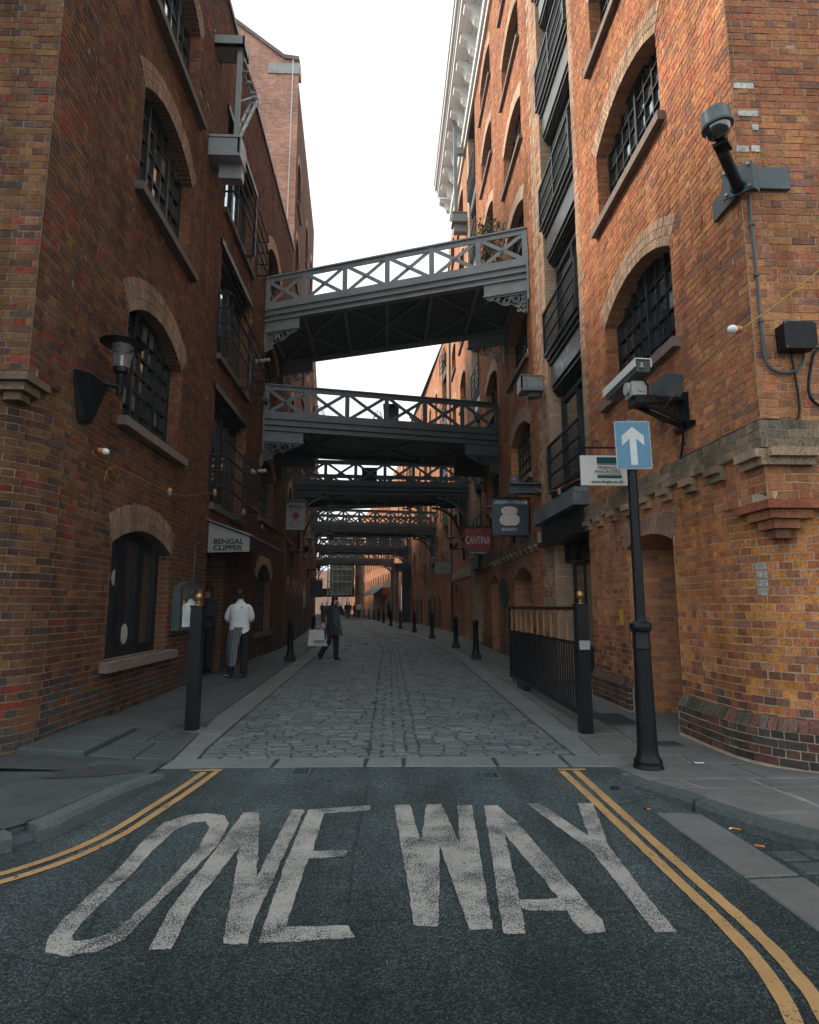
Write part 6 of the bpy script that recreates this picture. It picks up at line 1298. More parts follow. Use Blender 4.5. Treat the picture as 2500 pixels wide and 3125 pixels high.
# ---- festoon lights
def festoon(pts, label, r=.006):
    return cable('festoon_cable', pts, r, label, 'yellow')
def bulb(p, label, d=(0, 0, -1), dim=False):
    t = empty('festoon_bulb', p, 0, label, 'light bulb', 'bulbs on the yellow festoon cable'); p = V3(p); part(t, 'holder', 'orange', lambda m: m.lathe(p, [(.03, -.02), (.034, .0), (.034, .03), (.02, .04)], 12, axis=d), True); part(t, 'globe', 'lead' if dim else 'bulb', lambda m: m.lathe(p, [(.028, .03), (.038, .05), (.04, .07), (.034, .09), (.018, .105), (.004, .11)], 14, axis=d), True)
festoon([(3.9, 4.95, 4.42), (3.42, 4.97, 4.03), (3.2, 4.98, 3.88), (3.06, 5.0, 3.78), (3.0, 5.5, 3.7), (3.1, 6.4, 3.66), (3.15, 7.8, 3.42), (3.1, 9.4, 3.44), (3.05, 10.7, 3.46), (3.08, 11.9, 3.62), (3.15, 13.0, 3.95)], 'yellow festoon cable strung along the right wall to the corner', .007)
bulb((3.05, 4.98, 3.79), 'white bulb in an orange holder hanging in front of the right corner', (-1, -.2, -.1)); bulb((3.05, 10.7, 3.45), 'orange bulb holder on the cable below the right glazed bay', dim=True); bulb((3.03, 13.3, 3.72), 'orange and white bulb at the top corner of the bakery sign')
festoon([(-3.36, 6.98, 3.17), (-3.34, 6.9, 3.12), (-3.3, 7.0, 3.06), (-3.32, 7.25, 3.1), (-3.2, 7.7, 3.03), (-3.05, 8.3, 2.97), (-3.0, 9.2, 3.0), (-3.02, 10.7, 3.42), (-3.05, 12.9, 3.42), (-3.3, 16.2, 3.5), (-3.25, 18.3, 3.4)], 'yellow festoon cable strung along the left wall past the bays', .0028)
cable('festoon_cable', [(-3.35, 7.25, 3.1), (-3.33, 7.4, 3.02), (-3.33, 7.6, 2.97), (-3.33, 7.65, 3.05), (-3.34, 7.5, 3.1), (-3.34, 7.3, 3.02), (-3.34, 7.25, 2.86)], .004, 'knotted loose end of yellow cable on the left wall', 'yellow')
bulb((-3.33, 7.05, 3.18), 'white bulb on the left wall with a knotted yellow cable', (.8, .5, -.1)); bulb((-3.0, 8.45, 2.99), 'orange bulb holder above the left ground-floor window', (0, 0, -1), dim=True); bulb((-3.02, 10.7, 3.40), 'orange bulb holder at the near foot of the left bay railing', dim=True); bulb((-3.05, 13.0, 3.41), 'orange bulb holder at the far foot of the left bay railing', dim=True); bulb((-3.3, 16.2, 3.5), 'orange bulb holder beyond the left bay, near the hanging sign', dim=True)
# ---- hanging signs
def bracketarm(m, xw, x1, y, z, d=.02): m.bar((xw, y, z), (x1, y, z), d)
t = empty('hanging_sign', (2.9, 8.0, 3.2), 0, 'white property manager board with teal bars, half behind the one-way sign', 'sign')
part(t, 'board', 'white', lambda m: panel(m, 2.58, 3.22, 3.0, 3.41, 8.02)); part(t, 'bracket', 'black', lambda m: (bracketarm(m, 3.3, 2.56, 8.02, 3.52), m.tube([(2.80 + .05 * math.cos(a) * (1 - a / 14), 8.02, 3.585 + .05 * math.sin(a) * (1 - a / 14)) for a in np.linspace(0, 9, 24)], .006, 5), m.tube([(2.72, 8.02, 3.52), (2.72, 8.02, 3.41)], .005, 5), m.tube([(3.1, 8.02, 3.52), (3.1, 8.02, 3.41)], .005, 5)))
yf = 8.0; part(t, 'teal_bar', 'teal', lambda m: (panel(m, 2.80, 3.13, 3.30, 3.385, yf, .004), panel(m, 2.80, 3.13, 3.285, 3.292, yf, .004), panel(m, 2.80, 3.13, 3.10, 3.135, yf, .004), panel(m, 2.80, 3.13, 3.145, 3.15, yf, .004)))
text(t, 'FREEHOLD', (2.97, yf, 3.24), .066, 'signtext'); text(t, 'MANAGERS', (2.94, yf, 3.185), .066, 'signtext', space=1.05); text(t, 'www.fmplc.co.uk', (2.93, yf, 3.05), .062, 'signtext', bold=.001)
t = empty('hanging_sign', (2.8, 14, 3.4), 0, 'slate blue bakery sign with a cream loaf picture hanging on the right', 'sign'); ys = 13.98
part(t, 'board', 'navy', lambda m: panel(m, 2.40, 3.22, 3.02, 3.86, 14.0)); part(t, 'frame', 'black', lambda m: (m.bar((2.38, 14, 3.88), (3.3, 14, 3.88), .04), m.bar((2.38, 14, 3.0), (3.3, 14, 3.0), .03), m.bar((3.27, 14, 3.0), (3.27, 14, 3.88), .03)))
for s_, x_, sz_ in (('LE', 2.485, .075), ('PONT', 2.635, .105), ('DE', 2.785, .055), ('LA', 2.87, .055), ('TOUR', 3.03, .105)): text(t, s_, (x_, ys, 3.775), sz_, 'letter_w', bold=.002, sx=.82)
text(t, 'BAKERY', (2.80, ys, 3.145), .10, 'letter_w', space=1.05)
def loaf(m):
    top = [(2.80 + .19 * math.cos(a) * (1 if abs(math.cos(a)) < .8 else 1.0), 3.60 + .085 * math.sin(a)) for a in np.linspace(-.1, PI + .1, 14)] + [(2.62, 3.54), (2.66, 3.50), (2.94, 3.50), (2.98, 3.54)]; m.prism(top, lambda u, z, d: (u, ys - d, z), -.004, .006)
    bot = [(2.64, 3.495), (2.96, 3.495), (3.02, 3.44), (3.045, 3.36), (3.0, 3.28), (2.93, 3.24), (2.68, 3.24), (2.60, 3.28), (2.56, 3.36), (2.59, 3.44)]; m.prism(bot, lambda u, z, d: (u, ys - d, z), -.004, .006)
part(t, 'loaf_picture', 'tan', loaf)
t = empty('hanging_sign', (2.8, 19, 3.4), 0, 'red sign reading CANTINA with a black strip below, on the right', 'sign'); ys = 18.98
part(t, 'board', 'red', lambda m: panel(m, 2.39, 3.20, 3.12, 3.80, 19)); part(t, 'strip', 'letter_k', lambda m: panel(m, 2.39, 3.20, 2.97, 3.12, 19)); part(t, 'bracket', 'black', lambda m: (m.bar((2.5, 19, 3.84), (3.3, 19, 3.84), .06), m.tube([(2.6, 18.9, 3.84), (2.66, 18.95, 3.7)], .008, 5), m.tube([(2.95, 18.9, 3.84), (3.01, 18.95, 3.7)], .008, 5)))
text(t, 'CANTINA', (2.79, ys, 3.42), .34, 'letter_w', sx=.50, space=1.0); text(t, 'DELIVERIES', (2.79, ys, 3.045), .075, 'letter_w', bold=.003, space=1.45)
t = empty('hanging_sign', (2.7, 30.5, 3.1), 0, 'grey and orange sign hanging beyond the red one on the right', 'sign'); part(t, 'upper_board', 'grime_white', lambda m: panel(m, 2.32, 3.12, 3.0, 3.56, 30.5)); part(t, 'lower_board', 'orange_sign', lambda m: panel(m, 2.32, 3.12, 2.66, 3.0, 30.5)); part(t, 'bracket', 'lead', lambda m: m.bar((2.3, 30.5, 3.60), (3.3, 30.5, 3.60), .05)); part(t, 'emblem', 'lead', lambda m: (m.bar((2.55, 30.47, 3.2), (2.9, 30.47, 3.2), .02), m.bar((2.62, 30.47, 3.2), (2.66, 30.47, 3.34), .02), m.bar((2.82, 30.47, 3.2), (2.78, 30.47, 3.34), .02), m.bar((2.66, 30.47, 3.34), (2.78, 30.47, 3.34), .02)))
t = empty('hanging_sign', (-.1, 58, 3), 0, 'farther white and orange sign on a pole on the right side', 'sign'); part(t, 'upper_board', 'white', lambda m: panel(m, -.45, .25, 3.15, 3.60, 58)); part(t, 'lower_board', 'orange_sign', lambda m: panel(m, -.45, .25, 2.45, 3.15, 58)); part(t, 'pole', 'grime_white', lambda m: m.tube([(-.05, 58.1, .13), (-.05, 58.1, 3.9)], .04, 6))
t = empty('hanging_sign', (-3, 20, 4.3), 0, 'tall white BENGAL CLIPPER Indian restaurant sign projecting from the left wall', 'sign'); ys = 19.98; xc = -3.0
part(t, 'board', 'grime_white', lambda m: panel(m, -3.30, -2.70, 3.86, 4.78, 20)); part(t, 'hood', 'iron', lambda m: m.bx(-3.34, -2.67, 19.9, 20.1, 4.76, 4.86)); part(t, 'bracket', 'black', lambda m: (m.bar((-3.4, 20, 3.83), (-2.68, 20, 3.83), .03), m.bar((-2.92, 20, 3.83), (-2.92, 20, 3.2), .02)))
part(t, 'emblem', 'red', lambda m: m.prism([(xc + .115 * math.cos(a) * (abs(math.cos(a)) ** -.35 if abs(math.cos(a)) > .01 else 1) * .95, 4.32 + .115 * math.sin(a)) for a in np.linspace(0.05, 2 * PI + .05, 24, endpoint=False)], lambda u, z, d: (u, 19.98 - d, z), -.01, .004))
text(t, 'BENGAL', (xc, ys, 4.62), .13, 'letter_k', bold=.004, sx=.95); text(t, 'CLIPPER', (xc, ys, 4.51), .12, 'signtext', sx=.95); text(t, 'INDIAN', (xc, ys, 4.14), .085, 'signtext'); text(t, 'RESTAURANT', (xc, ys, 4.05), .08, 'signtext'); text(t, '0207 357 9001', (xc, ys, 3.96), .07, 'signtext')
t = empty('hanging_sign', (-4.3, 38, 2.5), 0, 'small dark blue sign hanging far along the left wall', 'sign'); part(t, 'board', 'navy', lambda m: panel(m, -4.65, -3.95, 1.95, 3.0, 38)); part(t, 'bracket', 'black', lambda m: m.bar((-4.8, 38, 3.06), (-3.9, 38, 3.06), .06))
t = empty('notice_case', (-3.5, 28.5, 1.7), 0, 'pair of pale notice frames on the left wall', 'notice'); part(t, 'frame', 'grime_white', lambda m: (m.box((-3.80, 28.4, 1.75), (.03, .35, .75)), m.box((-3.83, 29.0, 1.75), (.03, .35, .75))))
# smaller lanterns down the street
def lantern(x, y, z, sgn, label):
    t = empty('wall_lantern', (x, y, z), 0, label, 'lantern'); part(t, 'arm', 'black', lambda m: (m.bar((0, 0, 0), (-.55 * sgn, 0, .02), .05), m.box((-.04 * sgn, 0, -.22), (.08, .3, .5))), world=False); part(t, 'collar', 'black', lambda m: m.lathe((-.55 * sgn, 0, 0), [(.06, 0), (.09, .18), (.09, .22)], 12), world=False)
    part(t, 'glass', 'clear', lambda m: m.tube([(-.55 * sgn, 0, .22), (-.55 * sgn, 0, .5)], [.09, .13], 14, cap=False), world=False); part(t, 'shade', 'iron_l', lambda m: m.lathe((-.55 * sgn, 0, .5), [(.25, 0), (.26, .015), (.1, .06)], 18), world=False)
lantern(XR, 15.9, 3.45, 1, 'wall lantern hidden partly behind the bakery sign'); lantern(XR, 26.5, 3.85, 1, 'wall lantern above the grey and orange sign on the right'); lantern(3.1, 34.5, 3.55, 1, 'farthest visible wall lantern on the right side')
lantern(-3.5, 22.6, 3.35, -1, 'wall lantern on the left just past the hanging restaurant sign'); lantern(-4.0, 31, 3.2, -1, 'farther wall lantern on the left side')
# ---- ground covers
def grate(x0, x1, y0, y1, z, label, diag=True, name='drain_cover', cat='drain cover'):
    t = empty(name, ((x0 + x1) / 2, (y0 + y1) / 2, z), 0, label, cat); part(t, 'rim', 'iron', lambda m: (m.bx(x0, x1, y0, y0 + .02, z - .02, z + .009), m.bx(x0, x1, y1 - .02, y1, z - .02, z + .009), m.bx(x0, x0 + .02, y0 + .02, y1 - .02, z - .02, z + .009), m.bx(x1 - .02, x1, y0 + .02, y1 - .02, z - .02, z + .009)))
    part(t, 'plate', 'black', lambda m: m.bx(x0 + .02, x1 - .02, y0 + .02, y1 - .02, z - .02, z + .005))
    def ribs(m):
        n = int((x1 - x0) / .035)
        for i in range(n): m.bx(x0 + .03 + i * (x1 - x0 - .06) / n, x0 + .03 + (i + .4) * (x1 - x0 - .06) / n, y0 + .03, y1 - .03, z + .005, z + .011)
    part(t, 'rib', 'iron', ribs)
grate(2.62, 3.05, 7.5, 8.35, g(8) + .006, 'large ribbed iron cover in the right footway by the gate'); grate(2.72, 3.0, 6.4, 6.63, .006, 'small iron cover in the right footway behind the sign post')
grate(-.81, -.65, 5.47, 5.70, .003, 'small square valve cover in the asphalt left of centre', name='valve_cover', cat='valve cover'); grate(.785, .94, 5.30, 5.50, .003, 'small dark rectangular cover in the asphalt right of centre', name='valve_cover', cat='valve cover')
# ---- litter
def litter(name, pts, label, mats):
    t = empty(name, pts[0], 0, label, 'litter'); 
    for (a, b), mt_, nm in zip(zip(pts, pts[1:]), mats, ('filter', 'paper')): part(t, nm, mt_, lambda m: m.tube([V3(a), V3(b)], .005, 7))
litter('cigarette_end', [(2.17, 4.09, .010), (2.19, 4.10, .010), (2.235, 4.07, .010)], 'cigarette end with a white tip by the right kerb', ('white', 'orange')); litter('cigarette_end', [(1.79, 4.50, .010), (1.81, 4.49, .010), (1.83, 4.48, .010)], 'orange cigarette end on the pale asphalt right of the double line', ('black', 'orange'))
litter('cigarette_end', [(2.16, 3.80, .016), (2.18, 3.79, .016), (2.205, 3.775, .016)], 'cigarette end at the near edge of the gutter setts', ('orange', 'orange')); litter('cigarette_end', [(2.75, 5.70, .02), (2.79, 5.69, .02), (2.83, 5.69, .02)], 'white cigarette end on the right footway slabs', ('white', 'white'))
t = empty('rubber_ring', (1.77, 5.0, .006), 0, 'small black rubber ring lying near the end of the right kerb', 'litter'); part(t, 'ring', 'black', lambda m: m.tube([(1.77 + .03 * math.cos(a), 5.0 + .03 * math.sin(a), .01) for a in np.linspace(0, 2 * PI, 17)], .005, 6))
for i, (x, y, mt_, lb) in enumerate(((-1.67, 3.93, 'red', 'tiny red berry on the asphalt by the left double line'), (-1.75, 3.86, 'granite', 'grey pebble on the asphalt by the left double line'), (-1.93, 3.54, 'red', 'scrap of red wrapper at the left picture edge'), (-.42, 6.3, 'orange', 'scrap of orange wrapper on the near setts'), (.86, 8.4, 'orange', 'scrap of orange wrapper on the setts right of centre'), (1.36, 5.05, 'red', 'scrap of red wrapper beside the right yellow line'))):
    mb = MB(); mb.add([(x - .009, y - .006, g(y) + .006), (x + .009, y - .007, g(y) + .010), (x + .012, y + .007, g(y) + .006), (x - .007, y + .01, g(y) + .011), (x, y, g(y) + .014)], [(0, 1, 4), (1, 2, 4), (2, 3, 4), (3, 0, 4), (0, 3, 2, 1)]); tag(mb.build('litter_scrap' if mt_ != 'granite' else 'pebble', M[mt_]), lb, 'litter')
mb = MB()
for k in range(150):
    x, y = rnd.uniform(-2.6, 3), rnd.uniform(1.6, 9); r = rnd.uniform(.0015, .004); z = pz(x, y) + .012 + (.05 if x > 2 and y < 5.4 else 0) + (.08 if x < -1.95 and y < 5.4 else 0); mb.add([(x - r, y, z), (x, y - r, z), (x + r, y, z), (x, y + r, z), (x, y, z + r)], [(0, 1, 4), (1, 2, 4), (2, 3, 4), (3, 0, 4)])
tag(mb.build('grit', M['granite']), 'loose pale grit and chips on the ground', kind='stuff')

# ================================================================= people
def skin(name, joints, edges, mat, parent, root=0, sub=2, smooth=True):
    names = list(joints); idx = {k: i for i, k in enumerate(names)}; me = bpy.data.meshes.new(name)
    me.from_pydata([joints[k][:3] for k in names], [(idx[a], idx[b]) for a, b in edges], []); o = bpy.data.objects.new(name, me); C.objects.link(o)
    md = o.modifiers.new('s', 'SKIN'); md.use_smooth_shade = True
    for i, k in enumerate(names):
        r = joints[k][3]; r = r if isinstance(r, tuple) else (r, r); me.skin_vertices[0].data[i].radius = r; me.skin_vertices[0].data[i].use_root = (i == root)
    sm = o.modifiers.new('u', 'SUBSURF'); sm.levels = sub; sm.render_levels = sub
    bpy.context.view_layer.update(); m2 = bpy.data.meshes.new_from_object(o.evaluated_get(bpy.context.evaluated_depsgraph_get())); bpy.data.objects.remove(o)
    m2.materials.clear(); m2.materials.append(mat if not isinstance(mat, str) else M[mat]); m2.polygons.foreach_set('use_smooth', [True] * len(m2.polygons)); m2.polygons.foreach_set('material_index', [0] * len(m2.polygons))
    o = bpy.data.objects.new(name, m2); C.objects.link(o); o.parent = parent; return o
def lerp3(a, b, f): return tuple(a[i] + (b[i] - a[i]) * f for i in range(3))
def smooth_pts(P, passes=2):
    P = [tuple(p) for p in P]
    for _ in range(passes):
        Q = [P[0]]
        for a, b in zip(P, P[1:]): Q += [lerp4(a, b, .25), lerp4(a, b, .75)]
        Q.append(P[-1]); P = Q
    return P
def lerp4(a, b, f): return tuple(a[i] + (b[i] - a[i]) * f for i in range(len(a)))
def limb(mb, P, n=12, fold=0.0):
    P = smooth_pts(P); mb.tube([p[:3] for p in P], [p[3] * (1 + fold * math.sin(i * 1.9) * (.4 + .6 * (i % 3 == 0))) for i, p in enumerate(P)], n)
def loft(mb, rings, n=22, fold=0.0, cap=True):
    R2 = smooth_pts(rings, 2); V = []; F = []
    for j, (cx, cy, z, rx, ry) in enumerate(R2):
        for k in range(n):
            a = 2 * PI * k / n; f = 1 + fold * math.sin(3 * a + j * 1.3) + fold * .7 * math.sin(5 * a - j * 2.1); V.append((cx + rx * f * math.cos(a), cy + ry * f * math.sin(a), z + fold * .12 * math.sin(2 * a + j)))
    for j in range(len(R2) - 1):
        for k in range(n): F.append((j * n + k, j * n + (k + 1) % n, (j + 1) * n + (k + 1) % n, (j + 1) * n + k))
    if cap: F.append(tuple(range(n - 1, -1, -1))); F.append(tuple((len(R2) - 1) * n + k for k in range(n)))
    mb.add(V, F)
def ellipsoid(mb, c, r, n=18, m_=11):
    V = []; F = []
    for j in range(m_ + 1):
        t_ = PI * (j + .0001) / (m_ + .0002)
        for k in range(n): a = 2 * PI * k / n; V.append((c[0] + r[0] * math.sin(t_) * math.cos(a), c[1] + r[1] * math.sin(t_) * math.sin(a), c[2] - r[2] * math.cos(t_)))
    for j in range(m_):
        for k in range(n): F.append((j * n + k, j * n + (k + 1) % n, (j + 1) * n + (k + 1) % n, (j + 1) * n + k))
    mb.add(V, F)
def person(loc, rz, H, label, pose, top='cloth_k', legs='cloth_k', skin_m='skin', hair='hair', detail=True, coat=0.0, shoe='black', hairlong=False, fat=1.0):
    """pose: joint positions for a 1.75 m figure facing +Y (x right)"""
    t = empty('person', loc, rz, label, 'person'); t.scale = (H / 1.75,) * 3; J = pose; S = lambda k, r: (*J[k], r)
    hd = J['head']; body = {'hips': S('hips', (.12, .09)), 'belly': S('belly', (.11, .08)), 'chest': S('chest', (.12, .085)), 'neck': S('neck', .050), 'jaw': (hd[0], hd[1] + .016, hd[2] - .065, (.055, .066)), 'head': (*hd, (.074, .088)), 'crown': (hd[0], hd[1] - .008, hd[2] + .05, (.05, .06))}
    E = [('hips', 'belly'), ('belly', 'chest'), ('chest', 'neck'), ('neck', 'jaw'), ('jaw', 'head'), ('head', 'crown')]
    for s_ in 'lr':
        body.update({s_ + 'sh': S(s_ + 'sh', .045), s_ + 'el': S(s_ + 'el', .036), s_ + 'wr': S(s_ + 'wr', .026), s_ + 'kn': S(s_ + 'kn', .048), s_ + 'an': S(s_ + 'an', .034), s_ + 'hp': S(s_ + 'hp', .075)})
        E += [('chest', s_ + 'sh'), (s_ + 'sh', s_ + 'el'), (s_ + 'el', s_ + 'wr'), ('hips', s_ + 'hp'), (s_ + 'hp', s_ + 'kn'), (s_ + 'kn', s_ + 'an')]
        w_ = V3(J[s_ + 'wr']); d = (w_ - V3(J[s_ + 'el'])).normalized()
        if detail:
            side = d.cross(V3((0, 1, .2))).normalized(); pn = side.cross(d); palm = w_ + d * .05; body[s_ + 'pm'] = (*palm, (.032, .018)); E.append((s_ + 'wr', s_ + 'pm'))
            for q in range(4):
                off = side * (.024 - .016 * q); a = palm + off + d * .035; ln = (.030, .036, .034, .026)[q]; b = a + d * ln; c = b + d * ln * .7 + pn * .022
                body[s_ + 'f%da' % q] = (*a, .0095); body[s_ + 'f%db' % q] = (*b, .0085); body[s_ + 'f%dc' % q] = (*c, .0075); E += [(s_ + 'pm', s_ + 'f%da' % q), (s_ + 'f%da' % q, s_ + 'f%db' % q), (s_ + 'f%db' % q, s_ + 'f%dc' % q)]
            a = w_ + d * .03 + side * .034; b = a + d * .03 + side * .016; body[s_ + 'ta'] = (*a, .011); body[s_ + 'tb'] = (*b, .009); E += [(s_ + 'wr', s_ + 'ta'), (s_ + 'ta', s_ + 'tb')]
        else: body[s_ + 'pm'] = (*(w_ + d * .1), .03); E.append((s_ + 'wr', s_ + 'pm'))
    skin('body', body, E, skin_m, t, sub=2 if detail else 1)
    if detail:
        mb = MB()
        for s_ in (-1, 1): ellipsoid(mb, (hd[0] + s_ * .078, hd[1] - .002, hd[2] - .02), (.012, .02, .032), 10, 6); ellipsoid(mb, (hd[0] + s_ * .03, hd[1] + .080, hd[2] + .008), (.014, .008, .007), 8, 5)
        ellipsoid(mb, (hd[0], hd[1] + .095, hd[2] - .028), (.013, .018, .024), 10, 6); ellipsoid(mb, (hd[0], hd[1] + .082, hd[2] - .068), (.022, .008, .006), 10, 5); mb.build('face', M[skin_m], t, smooth=True, world=False)
    mb = MB(); ellipsoid(mb, (hd[0], hd[1] - .026, hd[2] + .035), (.092, .100, .105)); ellipsoid(mb, (hd[0], hd[1] - .052, hd[2] - .015), (.076, .060, .07))
    if hairlong: ellipsoid(mb, (hd[0], hd[1] - .05, hd[2] - .09), (.095, .065, .13)); ellipsoid(mb, (hd[0] + .065, hd[1] + .0, hd[2] - .07), (.03, .05, .11))
    mb.build('hair', M[hair], t, smooth=True, world=False)
    h_, be, c_, nk = J['hips'], J['belly'], J['chest'], J['neck']; mb = MB(); fo = .022 if detail else 0
    lsh, rsh = J['lsh'], J['rsh']; sc_ = ((lsh[0] + rsh[0]) / 2, (lsh[1] + rsh[1]) / 2); sw = abs(rsh[0] - lsh[0]) / 2
    rings = []
    if coat: rings += [(h_[0], h_[1], h_[2] - coat, .215 * fat, .165 * fat), (h_[0], h_[1], h_[2] - coat * .5, .20 * fat, .155 * fat)]
    else: rings += [(h_[0], h_[1], h_[2] - .04, .172 * fat, .135 * fat), (h_[0], h_[1], h_[2] - .02, .185 * fat, .145 * fat)]
    rings += [(h_[0], h_[1], h_[2] + .05, .182 * fat, .142 * fat), (*be[:2], be[2], .170 * fat, .135 * fat), (*c_[:2], c_[2] - .05, .188 * fat, .142 * fat), (*c_[:2], c_[2] + .04, .195, .138), (*sc_, lsh[2] + .015, sw + .005, .105), (*sc_, lsh[2] + .055, sw * .62, .08), (nk[0], nk[1], nk[2] - .005, .062, .062), (nk[0], nk[1], nk[2] + .03, .058, .058)]
    loft(mb, rings, 24, fo)
    for s_ in 'lr': a, e, w_ = J[s_ + 'sh'], J[s_ + 'el'], J[s_ + 'wr']; limb(mb, [(a[0] * .55, a[1], a[2] - .01, .052), (a[0] * .93, a[1], a[2] - .015, .060), (*lerp3(a, e, .45), .064), (*e, .060), (*lerp3(e, w_, .5), .056), (*lerp3(e, w_, .9), .046)], 14, .05 if detail else 0)
    mb.build('jacket', M[top], t, smooth=True, world=False)
    mb = MB(); loft(mb, [(h_[0], h_[1], h_[2] - .12, .15, .115), (h_[0], h_[1], h_[2] + .0, .165, .125), (h_[0], h_[1], h_[2] + .08, .155, .12)], 20, 0)
    for s_ in 'lr': a, k_, n_ = J[s_ + 'hp'], J[s_ + 'kn'], J[s_ + 'an']; limb(mb, [(a[0], a[1], a[2] + .05, .10), (*a, .105), (*lerp3(a, k_, .5), .094), (*k_, .082), (*lerp3(k_, n_, .5), .076), (*lerp3(k_, n_, .88), .070), (n_[0], n_[1], n_[2] - .02, .074)], 16, .035 if detail else 0)
    mb.build('trousers', M[legs], t, smooth=True, world=False)
    for s_ in 'lr':
        a = J[s_ + 'an']; b = J[s_ + 'to']; mb = MB(); d = V3((b[0] - a[0], b[1] - a[1], 0)).normalized(); base = V3((a[0], a[1], a[2] - .09)) - d * .07; q = Matrix.Rotation(math.atan2(d.y, d.x), 3, 'Z')
        rr = [(0, .030, .045), (.05, .040, .085), (.11, .040, .088), (.17, .044, .062), (.23, .046, .048), (.27, .030, .034)]; V = []; F = []
        for L_, wd, hh in rr:
            for k in range(10): an = 2 * PI * k / 10; v = q @ V3((L_, wd * math.cos(an), 0)); V.append((base.x + v.x, base.y + v.y, base.z + hh * .5 + hh * .5 * math.sin(an)))
        for j in range(5):
            for k in range(10): F.append((j * 10 + k, (j + 1) * 10 + k, (j + 1) * 10 + (k + 1) % 10, j * 10 + (k + 1) % 10))
        F += [tuple(range(10)), tuple(range(59, 49, -1))]; mb.add(V, F); mb.build('shoe', M[shoe], t, smooth=True, world=False)
    return t
def pose(**kw):
    P = dict(hips=(0, 0, .96), belly=(0, 0, 1.10), chest=(0, 0, 1.32), neck=(0, .0, 1.50), head=(0, .015, 1.635), lsh=(-.18, 0, 1.42), rsh=(.18, 0, 1.42), lel=(-.23, -.02, 1.15), rel=(.23, -.02, 1.15), lwr=(-.24, .06, .92), rwr=(.24, .06, .92),
             lhp=(-.09, 0, .90), rhp=(.09, 0, .90), lkn=(-.10, .03, .50), rkn=(.10, .03, .50), lan=(-.10, 0, .09), ran=(.10, 0, .09), lto=(-.11, .14, .035), rto=(.11, .14, .035))
    P.update(kw); return P
zf = pz(-2.85, 12.0)
ch = person((-2.80, 12.0, zf), .12, 1.66, 'man seen from behind in a white jacket with a striped apron, standing outside the restaurant', pose(lsh=(-.175, .01, 1.40), rsh=(.175, .01, 1.40), lel=(-.265, .06, 1.16), lwr=(-.12, .24, 1.06), rel=(.235, .05, 1.16), rwr=(.12, .24, 1.08), head=(-.02, .04, 1.63), neck=(0, .02, 1.50), lan=(-.14, -.02, .09), lto=(-.22, .08, .035), lkn=(-.13, .04, .5), ran=(.10, .06, .09), rto=(.07, .2, .035), rkn=(.12, .06, .5)), top='cloth_w', shoe='cloth_k', fat=1.08)
def stripes():
    mt, n, b = newmat('striped_apron_cloth'); tc_ = n.nodes.new('ShaderNodeTexCoord'); wv = N(n, 'ShaderNodeTexWave', Scale=10.5); wv.bands_direction = 'X'; n.links.new(tc_.outputs['Object'], wv.inputs['Vector'])
    r = ramp(n, [(.78, (.012, .014, .018)), (.86, (.36, .42, .46))]); n.links.new(wv.outputs[0], r.inputs[0]); n.links.new(r.outputs[0], b.inputs['Base Color']); b.inputs['Roughness'].default_value = .9; return mt
sm_ = stripes()
mb = MB(); V = []; rows = [(.99, -.185, .10), (.85, -.21, .06), (.66, -.235, .025), (.50, -.235, .0), (.34, -.215, -.005), (.24, -.205, -.015)]
for z, xa, xb in rows:
    for k in range(9): f = k / 8; x = xa + (xb - xa) * f; V.append((x - .01, -.155 - .03 * math.sin(PI * f) + .16 * (1 - f) ** 3 + .008 * math.sin(13 * z + 5 * f), z))
mb.add(V, [(j * 9 + i, j * 9 + i + 1, j * 9 + i + 10, j * 9 + i + 9) for j in range(5) for i in range(8)]); mb.build('apron', sm_, ch, smooth=True, world=False)
mb = MB(); mb.add([(.02, -.165, .96), (.19, -.09, .97), (.185, -.10, .91), (.09, -.165, .86)], [(0, 1, 2, 3)]); mb.build('shirt_tail', M['cloth_w'], ch, world=False)
mb = MB(); mb.box((.05, -.150, 1.38), (.018, .008, .035)); mb.build('label', M['letter_k'], ch, world=False)
mb = MB(); mb.box((-.20, .02, .05), (.07, .16, .014), Matrix.Rotation(.7, 3, 'Z')); mb.box((.07, .12, .045), (.08, .1, .012), Matrix.Rotation(.1, 3, 'Z')); mb.build('sole_flash', M['white'], ch, world=False)
person((-3.62, 12.75, pz(-3.6, 12.7) + .02), PI - .5, 1.66, 'man in a dark navy jacket standing in the shadow of the restaurant doorway', pose(lel=(-.26, .05, 1.18), lwr=(-.05, .26, 1.13), rwr=(.27, .08, .90)), top='fleece', skin_m='skin')
wz = pz(-1.36, 16.3)
wm = person((-1.40, 16.2, wz), PI + .55, 1.63, 'woman in a dark coat holding white shopping bags, one hand to her face', pose(rhp=(.09, 0, .90), rkn=(.16, .10, .52), ran=(.32, -.12, .12), rto=(.36, -.02, .05), lkn=(-.07, .06, .50), lan=(-.08, .06, .09), lto=(-.10, .2, .035), rel=(.30, -.02, 1.18), rwr=(.36, .14, .98), lel=(-.28, .10, 1.22), lwr=(-.10, .17, 1.48), head=(-.03, .05, 1.61)), top='coat', legs='cloth_k', coat=.30, skin_m='skin_p', hairlong=True)
def scarfmat():
    mt, n, b = newmat('patterned_scarf'); p = pos(n); v = N(n, 'ShaderNodeTexVoronoi', Scale=14.0, feature='DISTANCE_TO_EDGE'); n.links.new(mixc(n, .1, p, N(n, 'ShaderNodeTexNoise', Scale=9.0).outputs[1], 'ADD'), v.inputs['Vector']); r = ramp(n, [(.02, (.20, .22, .22)), (.05, (.012, .013, .014))]); n.links.new(v.outputs['Distance'], r.inputs[0]); n.links.new(r.outputs[0], b.inputs['Base Color']); b.inputs['Roughness'].default_value = .9; return mt
mb = MB(); V = []
